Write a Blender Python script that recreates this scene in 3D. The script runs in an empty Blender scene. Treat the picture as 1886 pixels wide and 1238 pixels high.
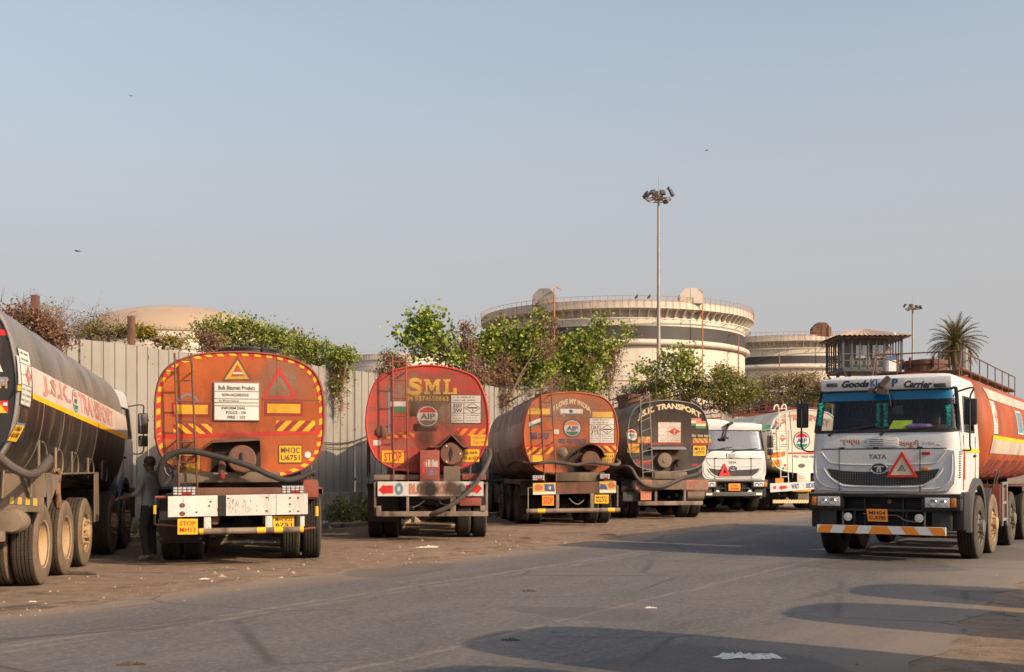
import bpy, bmesh, math, random
from mathutils import Vector, Matrix, noise
R = math.radians
S = bpy.context.scene
COL = S.collection
random.seed(7)

# ------------------------------------------------------------------ camera, sky, sun
F, HY, CX, CH = 2100.0, 862.0, 943.0, 1.45      # focal length and horizon of the photograph in its own pixels, eye height
cam = bpy.data.cameras.new('camera'); camo = bpy.data.objects.new('camera', cam); COL.objects.link(camo)
camo.location = (0, 0, CH); camo.rotation_euler = (R(90), 0, 0)
cam.sensor_width = 36; cam.lens = F / 1886 * 36; cam.shift_y = (HY - 619) / 1886
cam.clip_start = 0.1; cam.clip_end = 6000
S.camera = camo
SUN_EL, SUN_DIR = 29.0, Vector((0.82, -0.57))
SUN_DIR.normalize()
W = bpy.data.worlds.new('World'); S.world = W; W.use_nodes = True
wn = W.node_tree; wn.nodes.clear()
sky = wn.nodes.new('ShaderNodeTexSky'); sky.sky_type = 'NISHITA'; sky.sun_disc = False
sky.sun_elevation = R(SUN_EL); sky.sun_rotation = math.atan2(SUN_DIR.x, SUN_DIR.y)
sky.air_density = 1.0; sky.dust_density = 4.0; sky.ozone_density = 2.0; sky.altitude = 0
hsv = wn.nodes.new('ShaderNodeHueSaturation'); hsv.inputs['Saturation'].default_value = 0.78; hsv.inputs['Value'].default_value = 1.15; hsv.inputs['Hue'].default_value = 0.482
bg = wn.nodes.new('ShaderNodeBackground'); bg.inputs['Strength'].default_value = 0.15
wo = wn.nodes.new('ShaderNodeOutputWorld')
tcw = wn.nodes.new('ShaderNodeTexCoord'); spw = wn.nodes.new('ShaderNodeSeparateXYZ'); wn.links.new(tcw.outputs['Generated'], spw.inputs[0])
mrw = wn.nodes.new('ShaderNodeMapRange'); mrw.interpolation_type = 'SMOOTHSTEP'       # dusty air thins out with height
for i_, v_ in enumerate((0.07, 0.50, 0.95, 0.12)): mrw.inputs[1 + i_].default_value = v_
hz = wn.nodes.new('ShaderNodeMix'); hz.data_type = 'RGBA'; hz.inputs[7].default_value = (2.72, 2.63, 2.62, 1)
wn.links.new(spw.outputs[2], mrw.inputs[0]); wn.links.new(mrw.outputs[0], hz.inputs[0]); wn.links.new(sky.outputs[0], hsv.inputs['Color']); wn.links.new(hsv.outputs[0], hz.inputs[6]); wn.links.new(hz.outputs[2], bg.inputs['Color']); wn.links.new(bg.outputs[0], wo.inputs[0])
sl = bpy.data.lights.new('sun', 'SUN'); sl.energy = 4.05; sl.angle = R(0.55); sl.color = (1.0, 0.745, 0.47)
so = bpy.data.objects.new('sun', sl); COL.objects.link(so)
ce = math.cos(R(SUN_EL))
sv = Vector((SUN_DIR.x * ce, SUN_DIR.y * ce, math.sin(R(SUN_EL))))
so.rotation_euler = sv.to_track_quat('Z', 'Y').to_euler(); so.location = sv * 50
S.view_settings.view_transform = 'Standard'; S.view_settings.look = 'None'
S.view_settings.exposure = 0.36; S.view_settings.gamma = 1.0
S.render.engine = 'CYCLES'
S.cycles.max_bounces = 6; S.cycles.diffuse_bounces = 2; S.cycles.glossy_bounces = 3; S.cycles.transmission_bounces = 4; S.cycles.transparent_max_bounces = 8
S.cycles.use_denoising = True

# ------------------------------------------------------------------ materials
class N:
    def __init__(s, name):
        s.m = bpy.data.materials.new(name); s.m.use_nodes = True
        s.t = s.m.node_tree; s.t.nodes.clear()
        s.out = s.n('ShaderNodeOutputMaterial'); s.b = s.n('ShaderNodeBsdfPrincipled'); s.l(s.b.outputs[0], s.out.inputs[0])
    def n(s, k, **kw):
        x = s.t.nodes.new(k)
        for a, v in kw.items(): setattr(x, a, v)
        return x
    def l(s, a, b): s.t.links.new(a, b)
    def coord(s, scale=(1, 1, 1), kind='Object', rnd=True):
        tc = s.n('ShaderNodeTexCoord'); mp = s.n('ShaderNodeMapping'); mp.inputs['Scale'].default_value = scale
        s.l(tc.outputs[kind], mp.inputs['Vector'])
        if rnd:
            oi = s.n('ShaderNodeObjectInfo'); mu = s.n('ShaderNodeMath', operation='MULTIPLY'); mu.inputs[1].default_value = 37.0
            s.l(oi.outputs['Random'], mu.inputs[0]); s.l(mu.outputs[0], mp.inputs['Location'])
        return mp.outputs[0]
    def noise(s, vec, scale, detail=6, rough=0.6, dist=0.0):
        x = s.n('ShaderNodeTexNoise'); x.inputs['Scale'].default_value = scale; x.inputs['Detail'].default_value = detail
        x.inputs['Roughness'].default_value = rough; x.inputs['Distortion'].default_value = dist
        s.l(vec, x.inputs['Vector']); return x.outputs['Fac']
    def ramp(s, fac, a, b, lo=(0, 0, 0, 1), hi=(1, 1, 1, 1)):
        x = s.n('ShaderNodeValToRGB'); x.color_ramp.elements[0].position = a; x.color_ramp.elements[1].position = b
        x.color_ramp.elements[0].color = lo; x.color_ramp.elements[1].color = hi
        s.l(fac, x.inputs[0]); return x.outputs[0]
    def mix(s, fac, a, b, mode='MIX'):
        x = s.n('ShaderNodeMix', data_type='RGBA', blend_type=mode)
        for sock, v in ((x.inputs[0], fac), (x.inputs[6], a), (x.inputs[7], b)):
            if hasattr(v, 'is_linked'): s.l(v, sock)
            elif isinstance(v, (int, float)): sock.default_value = v
            else: sock.default_value = (*v[:3], 1)
        return x.outputs[2]
    def bump(s, h, strength=0.3, dist=0.02):
        x = s.n('ShaderNodeBump'); x.inputs['Strength'].default_value = strength; x.inputs['Distance'].default_value = dist
        s.l(h, x.inputs['Height']); s.l(x.outputs[0], s.b.inputs['Normal'])
    def set(s, col=None, rough=None, metal=None, spec=None):
        for k, v in (('Base Color', col), ('Roughness', rough), ('Metallic', metal), ('Specular IOR Level', spec)):
            if v is None: continue
            if hasattr(v, 'is_linked'): s.l(v, s.b.inputs[k])
            elif k == 'Base Color': s.b.inputs[k].default_value = (*v[:3], 1)
            else: s.b.inputs[k].default_value = v

def paint(name, col, dirt=(0.10, 0.07, 0.045), amt=0.4, scale=2.5, rough=0.5, streak=0.35, chip=None, chipamt=0.0, fade=0.18, bump=0.15, metal=0.0, dent=0.0, lines=0.0):
    """weathered paint: uneven fading, streaky grime and chips"""
    m = N(name)
    v = m.coord((1, 1, streak)); v2 = m.coord((1, 1, 1))
    big = m.noise(v2, 0.9, 3, 0.5); gr = m.noise(v, scale, 9, 0.68, 0.4); fine = m.noise(v2, 38, 4, 0.6)
    c = m.mix(m.ramp(big, 0.3, 0.7), tuple(x * (1 - fade) for x in col), tuple(min(1, x * (1 + fade) + 0.01) for x in col))
    lo = 0.72 - 0.34 * amt
    g = m.ramp(gr, lo, lo + 0.2)
    gm = m.n('ShaderNodeMath', operation='MULTIPLY'); gm.inputs[1].default_value = min(1, 0.35 + amt); m.l(g, gm.inputs[0])
    c = m.mix(gm.outputs[0], c, dirt)
    c = m.mix(m.ramp(fine, 0.35, 0.75), c, m.mix(0.12, c, (0, 0, 0)))
    if chip:
        ch = m.noise(v2, 9, 8, 0.75); c = m.mix(m.ramp(ch, 0.74 - 0.2 * chipamt, 0.76 - 0.2 * chipamt), c, chip)
    h = fine
    if lines:
        wv = m.n('ShaderNodeTexWave', wave_type='BANDS', bands_direction='Z'); wv.inputs['Scale'].default_value = lines; wv.inputs['Distortion'].default_value = 0.6; wv.inputs['Detail'].default_value = 1
        m.l(v2, wv.inputs['Vector'])
        h = m.mix(0.75, fine, wv.outputs['Fac'])
    if dent:
        h = m.mix(0.9, h, m.noise(v2, 1.6, 2, 0.5))
        m.bump(h, 0.7, dent)
    else:
        m.bump(h, bump, 0.01)
    rr = m.ramp(gr, 0.3, 0.8, (rough * 0.8,) * 3 + (1,), (min(1, rough * 1.45),) * 3 + (1,))
    m.set(c, rr, metal); return m.m

def plain(name, col, rough=0.6, metal=0.0, var=0.12, scale=12):
    m = N(name); f = m.noise(m.coord(), scale, 5, 0.6)
    c = m.mix(m.ramp(f, 0.3, 0.7), tuple(x * (1 - var) for x in col), tuple(min(1, x * (1 + var)) for x in col))
    m.set(c, rough, metal); return m.m

M = {}
M['white'] = paint('white_paint', (0.66, 0.65, 0.62), amt=0.18, rough=0.35, fade=0.06)
M['white_cab'] = paint('white_cab_paint', (0.58, 0.58, 0.575), (0.22, 0.17, 0.12), amt=0.36, rough=0.28, fade=0.05, bump=0.06)
M['white_old'] = paint('chipped_white_paint', (0.60, 0.575, 0.53), (0.15, 0.11, 0.08), amt=0.5, rough=0.55, chip=(0.05, 0.035, 0.03), chipamt=0.55, streak=0.2)
M['orange_a'] = paint('orange_tank_paint', (0.43, 0.084, 0.008), (0.30, 0.050, 0.016), amt=0.55, rough=0.68, dent=0.035, streak=0.9, scale=1.6, chip=(0.10, 0.03, 0.02), chipamt=0.1)
M['red_b'] = paint('faded_red_tank_paint', (0.46, 0.036, 0.022), (0.29, 0.075, 0.050), amt=0.9, rough=0.6, streak=2.6, scale=1.5, dent=0.02, lines=1.05)
M['red_rim'] = paint('bright_red_rim_paint', (0.46, 0.026, 0.018), (0.25, 0.05, 0.035), amt=0.45, rough=0.6)
M['orange_c'] = paint('dusty_orange_tank_paint', (0.46, 0.098, 0.018), (0.27, 0.095, 0.045), amt=0.65, rough=0.68, dent=0.03)
M['shell_c'] = paint('grimy_brown_shell_paint', (0.15, 0.105, 0.09), (0.05, 0.035, 0.028), amt=0.6, rough=0.6, streak=0.15)
M['band_c'] = paint('grimy_grey_band', (0.26, 0.20, 0.17), (0.08, 0.05, 0.04), amt=0.6, rough=0.65, streak=0.15)
M['black_d'] = paint('black_tank_paint', (0.020, 0.017, 0.015), (0.075, 0.05, 0.036), amt=0.5, rough=0.4, dent=0.03)
M['black_h'] = paint('scratched_black_tank_paint', (0.028, 0.024, 0.022), (0.16, 0.105, 0.065), amt=0.55, rough=0.36, streak=0.06, scale=5, dent=0.02)
M['dusty_sheen_h'] = paint('dusty_sky_sheen_black_tank', (0.18, 0.145, 0.115), (0.085, 0.066, 0.052), amt=0.55, rough=0.34, streak=0.4, scale=1.3, dent=0.03)  # grey tone is dust plus sky reflection painted into the black
M['band_h'] = paint('faded_white_band', (0.62, 0.50, 0.44), (0.34, 0.20, 0.15), amt=0.45, rough=0.5, streak=0.08, scale=5)
M['cream'] = paint('cream_tank_paint', (0.72, 0.64, 0.52), (0.35, 0.24, 0.15), amt=0.3, rough=0.45)
M['orange_g'] = paint('orange_brown_tank_paint', (0.36, 0.066, 0.009), (0.14, 0.050, 0.022), amt=0.75, rough=0.62, streak=0.22, scale=2.2, chip=(0.30, 0.20, 0.14), chipamt=0.0)
M['top_g'] = paint('rusty_tank_top', (0.24, 0.095, 0.06), (0.13, 0.085, 0.065), amt=0.7, rough=0.6, scale=2)
M['band_g'] = paint('dirty_white_band', (0.50, 0.42, 0.34), (0.22, 0.12, 0.075), amt=0.6, rough=0.5, streak=0.15)
M['chassis'] = paint('dirty_black_chassis', (0.011, 0.009, 0.008), (0.05, 0.034, 0.023), amt=0.5, rough=0.8)  # dirty black, darkened further to put underbody shade into the colour
M['dusty'] = paint('dust_caked_steel', (0.17, 0.125, 0.085), (0.07, 0.05, 0.035), amt=0.6, rough=0.85)
M['rust'] = paint('rusty_brown_steel', (0.14, 0.062, 0.038), (0.05, 0.027, 0.019), amt=0.6, rough=0.85)
M['rustred'] = paint('red_oxide_steel', (0.24, 0.055, 0.035), (0.10, 0.04, 0.03), amt=0.55, rough=0.75)
M['greysteel'] = paint('grey_steel', (0.20, 0.19, 0.18), (0.08, 0.06, 0.05), amt=0.4, rough=0.6)
M['bar_grey'] = paint('worn_grey_bar', (0.22, 0.16, 0.125), (0.055, 0.036, 0.026), amt=0.75, rough=0.7)
M['darkplastic'] = paint('dark_grey_plastic', (0.06, 0.06, 0.06), (0.11, 0.09, 0.07), amt=0.4, rough=0.6)
M['blackplastic'] = paint('black_plastic', (0.010, 0.009, 0.009), (0.085, 0.062, 0.045), amt=0.5, rough=0.5)
M['hose'] = paint('dusty_rubber_hose', (0.020, 0.016, 0.014), (0.055, 0.040, 0.030), amt=0.5, rough=0.8, scale=6)
M['hose_grey'] = paint('grey_rubber_hose', (0.075, 0.056, 0.045), (0.035, 0.026, 0.02), amt=0.6, rough=0.8, scale=6)
for k, c in dict(yellow=(0.86, 0.45, 0.006), orange=(0.78, 0.24, 0.012), red=(0.58, 0.016, 0.012), dkred=(0.33, 0.012, 0.012), ink=(0.018, 0.016, 0.016), blue=(0.03, 0.085, 0.22), teal=(0.07, 0.15, 0.18), green=(0.02, 0.20, 0.09), signwhite=(0.66, 0.63, 0.57), gold=(0.62, 0.36, 0.05), cream_ink=(0.66, 0.55, 0.34), faintblue=(0.20, 0.22, 0.30), pinkred=(0.50, 0.17, 0.12), brownink=(0.42, 0.14, 0.05), greyink=(0.12, 0.11, 0.11), wornblue=(0.12, 0.22, 0.30)).items():
    M[k] = paint(k + '_paint', c, amt=0.22, rough=0.55, fade=0.12, scale=5)
M['lens'] = plain('clear_lamp_lens', (0.55, 0.53, 0.52), 0.12, 0.3, 0.3, 40)
M['redlens'] = plain('red_lamp_lens', (0.42, 0.01, 0.02), 0.2)
M['amber'] = plain('amber_lamp_lens', (0.60, 0.17, 0.02), 0.2)
M['chrome'] = plain('dull_chrome', (0.55, 0.54, 0.53), 0.25, 0.9)
M['lampwhite'] = plain('white_round_lens', (0.70, 0.66, 0.58), 0.25)
M['interior'] = plain('dark_cab_interior', (0.045, 0.04, 0.038), 0.8)
M['seat'] = plain('brown_seat_cloth', (0.09, 0.06, 0.05), 0.9)
M['tinsel'] = plain('teal_tinsel', (0.01, 0.42, 0.36), 0.3)
M['lime'] = plain('lime_card', (0.66, 0.90, 0.03), 0.6)
M['purple'] = plain('purple_cloth', (0.46, 0.22, 0.52), 0.8)
M['leather'] = plain('worn_brown_leather', (0.16, 0.10, 0.075), 0.8)
M['rag'] = paint('oily_brown_rag', (0.22, 0.11, 0.05), (0.05, 0.03, 0.02), amt=0.6, rough=0.95, scale=9)

def tyre_mat(name, c, d):
    m = N(name); v = m.coord(); f = m.noise(v, 5, 8, 0.7)
    m.set(m.mix(m.ramp(f, 0.35, 0.65), c, d), 0.9); m.bump(m.noise(v, 60, 3, 0.6), 0.3, 0.01); return m.m
def tread_mat(name, c, d):
    m = N(name); tc = m.n('ShaderNodeTexCoord'); br = m.n('ShaderNodeTexBrick')
    br.inputs['Scale'].default_value = 1; br.inputs['Mortar Size'].default_value = 0.055; br.inputs['Brick Width'].default_value = 1.0; br.inputs['Row Height'].default_value = 0.62
    br.inputs['Color1'].default_value = (1, 1, 1, 1); br.inputs['Color2'].default_value = (0.9, 0.9, 0.9, 1); br.inputs['Mortar'].default_value = (0, 0, 0, 1)
    m.l(tc.outputs['UV'], br.inputs['Vector'])
    f = m.noise(m.coord(), 7, 7, 0.7)
    base = m.mix(m.ramp(f, 0.3, 0.7), c, d)
    m.set(m.mix(br.outputs['Color'], (0.006, 0.005, 0.004), base), 0.95); m.bump(br.outputs['Color'], 0.8, 0.012); return m.m
M['tyre'] = tyre_mat('dusty_tyre_wall', (0.19, 0.135, 0.085), (0.10, 0.07, 0.045))
M['tread'] = tread_mat('dusty_tyre_tread', (0.085, 0.058, 0.036), (0.045, 0.032, 0.022))
M['tyre2'] = tyre_mat('worn_tyre_wall', (0.034, 0.028, 0.023), (0.075, 0.058, 0.042))  # rubber colour lowered to carry the deep shade on the wheels
M['tread2'] = tread_mat('worn_tyre_tread', (0.022, 0.018, 0.014), (0.045, 0.035, 0.026))
M['rim'] = paint('dust_coated_rim', (0.36, 0.24, 0.13), (0.16, 0.10, 0.06), amt=0.5, rough=0.85, scale=8)
M['rim2'] = paint('grey_rim', (0.13, 0.115, 0.10), (0.06, 0.045, 0.035), amt=0.5, rough=0.7, scale=8)

def glass(name, tint, refl=1.0):
    m = N(name); m.t.nodes.remove(m.b)
    tr = m.n('ShaderNodeBsdfTransparent'); tr.inputs[0].default_value = (*tint, 1)
    gl = m.n('ShaderNodeBsdfGlossy'); gl.inputs['Roughness'].default_value = 0.04
    fr = m.n('ShaderNodeFresnel'); fr.inputs[0].default_value = 1.5
    mu = m.n('ShaderNodeMath', operation='MULTIPLY_ADD'); mu.inputs[1].default_value = refl; mu.inputs[2].default_value = 0.05 * refl
    m.l(fr.outputs[0], mu.inputs[0])
    mx = m.n('ShaderNodeMixShader'); m.l(mu.outputs[0], mx.inputs[0]); m.l(tr.outputs[0], mx.inputs[1]); m.l(gl.outputs[0], mx.inputs[2]); m.l(mx.outputs[0], m.out.inputs[0])
    return m.m
M['glass'] = glass('cab_glass', (0.72, 0.74, 0.74), 0.35)
M['glass_e'] = glass('sky_sheen_cab_glass', (0.40, 0.43, 0.44), 1.8)  # same cab glass, reflection boosted to imitate a brighter sky sheen
M['mirrorglass'] = plain('mirror_glass', (0.5, 0.55, 0.6), 0.05, 1.0)
def tintstrip():
    m = N('blue_sun_strip'); m.t.nodes.remove(m.b)
    tr = m.n('ShaderNodeBsdfTransparent'); tr.inputs[0].default_value = (0.10, 0.45, 0.65, 1)
    df = m.n('ShaderNodeBsdfPrincipled'); df.inputs['Base Color'].default_value = (0.0, 0.36, 0.72, 1); df.inputs['Roughness'].default_value = 0.15
    mx = m.n('ShaderNodeMixShader'); mx.inputs[0].default_value = 0.75
    m.l(tr.outputs[0], mx.inputs[1]); m.l(df.outputs[0], mx.inputs[2]); m.l(mx.outputs[0], m.out.inputs[0]); return m.m
M['tint'] = tintstrip()

def leaf_mat(name, cols, rough=0.45, trans=0.3):
    m = N(name); geo = m.n('ShaderNodeNewGeometry'); rp = m.n('ShaderNodeValToRGB')
    e = rp.color_ramp.elements
    while len(e) < len(cols): e.new(0.5)
    for i, c in enumerate(cols):
        e[i].position = i / (len(cols) - 1); e[i].color = (*c, 1)
    m.l(geo.outputs['Random Per Island'], rp.inputs[0])
    m.set(rp.outputs[0], rough); m.b.inputs['Specular IOR Level'].default_value = 0.3
    tl = m.n('ShaderNodeBsdfTranslucent'); m.l(rp.outputs[0], tl.inputs[0])
    mx = m.n('ShaderNodeMixShader'); mx.inputs[0].default_value = trans
    m.l(m.b.outputs[0], mx.inputs[1]); m.l(tl.outputs[0], mx.inputs[2]); m.l(mx.outputs[0], m.out.inputs[0]); return m.m
M['leaf_bright'] = leaf_mat('bright_green_leaves', [(0.06, 0.085, 0.012), (0.16, 0.22, 0.022), (0.29, 0.36, 0.045), (0.45, 0.50, 0.09)])
M['leaf_mid'] = leaf_mat('green_leaves', [(0.08, 0.10, 0.02), (0.18, 0.215, 0.035), (0.29, 0.33, 0.06), (0.42, 0.43, 0.11)])
M['leaf_olive'] = leaf_mat('dusty_olive_leaves', [(0.10, 0.105, 0.025), (0.17, 0.175, 0.035), (0.25, 0.245, 0.05), (0.31, 0.26, 0.085)])
M['leaf_yellow'] = leaf_mat('yellow_flowers_and_leaves', [(0.08, 0.11, 0.02), (0.15, 0.16, 0.03), (0.50, 0.30, 0.02), (0.30, 0.21, 0.03)])
M['leaf_dry'] = leaf_mat('dry_brown_leaves', [(0.15, 0.075, 0.045), (0.24, 0.125, 0.075), (0.31, 0.18, 0.11), (0.19, 0.10, 0.065)], 0.9)
M['leaf_scrub'] = leaf_mat('scrub_leaves', [(0.20, 0.13, 0.075), (0.25, 0.19, 0.09), (0.32, 0.23, 0.13), (0.22, 0.21, 0.07)], 0.9)
M['frond'] = leaf_mat('palm_fronds', [(0.10, 0.085, 0.03), (0.15, 0.12, 0.045), (0.20, 0.155, 0.06)], 0.6)
M['twig'] = plain('dry_twigs', (0.20, 0.125, 0.085), 0.9)
M['bark'] = plain('grey_brown_bark', (0.16, 0.11, 0.075), 0.95)

def stain_mat(name, col, dens=1.0, scale=5.0):
    """soft-edged grime: dirt that thins out to nothing at the rim of its patch"""
    m = N(name); tc = m.n('ShaderNodeTexCoord'); mp = m.n('ShaderNodeMapping'); m.l(tc.outputs['UV'], mp.inputs[0]); mp.inputs['Location'].default_value = (-0.5, -0.5, 0)
    ln = m.n('ShaderNodeVectorMath', operation='LENGTH'); m.l(mp.outputs[0], ln.inputs[0]); fall = m.ramp(ln.outputs['Value'], 0.12, 0.5, (1, 1, 1, 1), (0, 0, 0, 1))
    nz = m.ramp(m.noise(m.coord((1, 1, 0.45)), scale, 8, 0.7), 0.30, 0.62); mu = m.n('ShaderNodeMath', operation='MULTIPLY'); m.l(fall, mu.inputs[0]); m.l(nz, mu.inputs[1])
    m2 = m.n('ShaderNodeMath', operation='MULTIPLY'); m2.use_clamp = True; m2.inputs[1].default_value = dens; m.l(mu.outputs[0], m2.inputs[0])
    m.set(col, 0.85); tr = m.n('ShaderNodeBsdfTransparent'); mx = m.n('ShaderNodeMixShader'); m.l(m2.outputs[0], mx.inputs[0]); m.l(tr.outputs[0], mx.inputs[1]); m.l(m.b.outputs[0], mx.inputs[2]); m.l(mx.outputs[0], m.out.inputs[0]); return m.m
M['soot'] = stain_mat('black_soot_stain', (0.018, 0.015, 0.013), 1.25, 2.2)
M['grime'] = stain_mat('brown_oil_grime', (0.065, 0.040, 0.028), 1.6, 4)
M['dustfilm'] = stain_mat('pale_dust_film', (0.30, 0.20, 0.14), 1.1, 3)

M['dustveil'] = stain_mat('thin_road_dust', (0.24, 0.13, 0.085), 0.20, 2.2)
M['streakveil'] = stain_mat('dark_run_marks', (0.06, 0.035, 0.025), 0.26, 7.0)
M['fadedred'] = paint('sun_faded_red_paint', (0.50, 0.20, 0.155), (0.60, 0.46, 0.40), amt=0.7, rough=0.6, streak=0.1, scale=7)
# ------------------------------------------------------------------ mesh builder
def link(name, me, parent=None, loc=(0, 0, 0), rz=0.0):
    o = bpy.data.objects.new(name, me); COL.objects.link(o); o.location = loc; o.rotation_euler = (0, 0, rz)
    if parent: o.parent = parent
    return o
def tag(o, label=None, cat=None, group=None, kind=None):
    if label: o['label'] = label
    if cat: o['category'] = cat
    if group: o['group'] = group
    if kind: o['kind'] = kind
    return o
def thing(name, label, cat, loc=(0, 0, 0), rz=0.0, group=None):
    return tag(link(name, None, None, loc, rz), label, cat, group)

class MB:
    def __init__(s): s.v = []; s.f = []; s.m = []; s.uv = {}
    def add(s, vs, fs, m=0):
        o = len(s.v); s.v += [tuple(p) for p in vs]
        for f in fs: s.f.append(tuple(i + o for i in f)); s.m.append(m)
        return o
    def box(s, a, b, m=0, bev=0.0, M4=None):
        """box between corners a and b, chamfered"""
        a, b = [min(p, q) for p, q in zip(a, b)], [max(p, q) for p, q in zip(a, b)]
        bm = bmesh.new(); bmesh.ops.create_cube(bm, size=1)
        for v in bm.verts: v.co = Vector([(a[i] + b[i]) / 2 + v.co[i] * (b[i] - a[i]) for i in range(3)])
        bev = min(bev, 0.45 * min(b[i] - a[i] for i in range(3)))
        if bev > 0: bmesh.ops.bevel(bm, geom=list(bm.edges), offset=bev, segments=2, affect='EDGES', profile=0.6)
        bm.verts.index_update()
        vs = [(M4 @ v.co) if M4 else v.co.copy() for v in bm.verts]
        s.add(vs, [[v.index for v in f.verts] for f in bm.faces], m); bm.free(); return s
    def tube(s, pts, r, m=0, n=8, closed=False, cap=True):
        pts = [Vector(p) for p in pts]; k = len(pts); rs = r if isinstance(r, (list, tuple)) else [r] * k
        vs = []; prev = None
        for i, p in enumerate(pts):
            if closed: d = pts[(i + 1) % k] - pts[i - 1]
            else: d = pts[min(i + 1, k - 1)] - pts[max(i - 1, 0)]
            if d.length < 1e-9: d = Vector((0, 0, 1))
            d.normalize()
            if prev is None:
                up = Vector((0, 0, 1)) if abs(d.z) < 0.9 else Vector((1, 0, 0)); a = d.cross(up).normalized()
            else:
                a = prev - d * prev.dot(d)
                a = a.normalized() if a.length > 1e-6 else d.orthogonal().normalized()
            prev = a; b = d.cross(a)
            for j in range(n):
                t = 2 * math.pi * j / n; vs.append(p + (a * math.cos(t) + b * math.sin(t)) * rs[i])
        fs = []
        for i in range(k if closed else k - 1):
            i2 = (i + 1) % k
            for j in range(n): fs.append((i * n + j, i * n + (j + 1) % n, i2 * n + (j + 1) % n, i2 * n + j))
        if cap and not closed: fs += [tuple(range(n))[::-1], tuple((k - 1) * n + j for j in range(n))]
        s.add(vs, fs, m); return s
    def loft(s, rings, m=0, caps=(None, None), skip=None, mats=None):
        """closed rings of equal length; caps: material for first/last cap"""
        n = len(rings[0]); vs = [p for r in rings for p in r]; o = len(s.v); s.v += [tuple(p) for p in vs]
        for i in range(len(rings) - 1):
            for j in range(n):
                if skip and skip(i, j): continue
                s.f.append((o + i * n + j, o + i * n + (j + 1) % n, o + (i + 1) * n + (j + 1) % n, o + (i + 1) * n + j)); s.m.append(mats[i] if mats else m)
        for c, k in ((caps[0], 0), (caps[1], len(rings) - 1)):
            if c is None: continue
            s.f.append(tuple(o + k * n + j for j in (range(n) if k else range(n - 1, -1, -1)))); s.m.append(c)
        return s
    def lathe(s, prof, c, axis='z', n=24, m=0, a0=0.0, a1=2 * math.pi, mf=None, uvs=None):
        """prof: (r, h) along the axis"""
        full = abs(a1 - a0 - 2 * math.pi) < 1e-6; k = n if full else n + 1; o = len(s.v)
        for i in range(k):
            t = a0 + (a1 - a0) * i / n; cs, sn = math.cos(t), math.sin(t)
            for r, h in prof:
                p = {'z': (r * cs, r * sn, h), 'y': (r * cs, h, r * sn), 'x': (h, r * cs, r * sn)}[axis]
                s.v.append((c[0] + p[0], c[1] + p[1], c[2] + p[2]))
        q = len(prof)
        for i in range(n):
            i2 = (i + 1) % k
            for j in range(q - 1):
                if uvs: s.uv[len(s.f)] = [(uvs * i / n, j), (uvs * (i + 1) / n, j), (uvs * (i + 1) / n, j + 1), (uvs * i / n, j + 1)]
                s.f.append((o + i * q + j, o + i2 * q + j, o + i2 * q + j + 1, o + i * q + j + 1)); s.m.append(mf(j) if mf else m)
        return s
    def prism(s, poly, fn, d0, d1, m=0, mside=None):
        """poly of 2D points mapped with fn(a, b, depth)"""
        n = len(poly); vs = [fn(a, b, d0) for a, b in poly] + [fn(a, b, d1) for a, b in poly]; o = len(s.v); s.v += [tuple(p) for p in vs]
        s.f.append(tuple(o + i for i in range(n))); s.m.append(m)
        s.f.append(tuple(o + n + i for i in range(n - 1, -1, -1))); s.m.append(m)
        for i in range(n):
            s.f.append((o + i, o + n + i, o + n + (i + 1) % n, o + (i + 1) % n)); s.m.append(m if mside is None else mside)
        return s
    def build(s, name, mats, parent=None, loc=(0, 0, 0), rz=0.0, smooth=35, fix=True):
        me = bpy.data.meshes.new(name); me.from_pydata(s.v, [], s.f)
        mats = mats if isinstance(mats, (list, tuple)) else [mats]
        for x in mats: me.materials.append(M[x] if isinstance(x, str) else x)
        me.polygons.foreach_set('material_index', s.m)
        if s.uv:
            ul = me.uv_layers.new(name='UVMap')
            for fi, co in s.uv.items():
                for li, c in zip(me.polygons[fi].loop_indices, co): ul.data[li].uv = c
        if fix:
            bm = bmesh.new(); bm.from_mesh(me); bmesh.ops.recalc_face_normals(bm, faces=bm.faces); bm.to_mesh(me); bm.free()
        if smooth:
            me.polygons.foreach_set('use_smooth', [True] * len(me.polygons)); me.set_sharp_from_angle(angle=R(smooth))
        me.update()
        return link(name, me, parent, loc, rz)

_tc = {}
def text_geo(txt, bold=0.0):
    key = (txt, bold)
    if key not in _tc:
        c = bpy.data.curves.new('lettering', 'FONT'); c.body = txt; c.resolution_u = 3; c.offset = bold
        o = bpy.data.objects.new('lettering', c); me = o.to_mesh()
        vs = [(v.co.x, v.co.y) for v in me.vertices]; fs = [tuple(p.vertices) for p in me.polygons]
        o.to_mesh_clear(); bpy.data.objects.remove(o); bpy.data.curves.remove(c)
        par = list(range(len(vs)))
        def fd(i):
            while par[i] != i: par[i] = par[par[i]]; i = par[i]
            return i
        for f in fs:
            for i in f[1:]: par[fd(i)] = fd(f[0])
        ids = {}; isl = [ids.setdefault(fd(i), len(ids)) for i in range(len(vs))]
        x0 = min(v[0] for v in vs); x1 = max(v[0] for v in vs); y0 = min(v[1] for v in vs); y1 = max(v[1] for v in vs)
        _tc[key] = ([((v[0] - x0) / (x1 - x0), (v[1] - y0) / (y1 - y0)) for v in vs], fs, isl)
    return _tc[key]
def P_text(mb, P, txt, m, r=(0, 0, 1, 1), o=0.004, bold=0.02, warp=None):
    """lettering fitted to the rectangle r of patch P(s, t, offset)"""
    vs, fs, isl = text_geo(txt, bold)
    out = []
    for (a, b), k in zip(vs, isl):
        s_, t_ = r[0] + a * (r[2] - r[0]), r[1] + b * (r[3] - r[1])
        if warp: t_ += warp(s_)
        out.append(P(s_, t_, o + (k % 4) * 0.0006))
    mb.add(out, fs, m)
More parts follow.
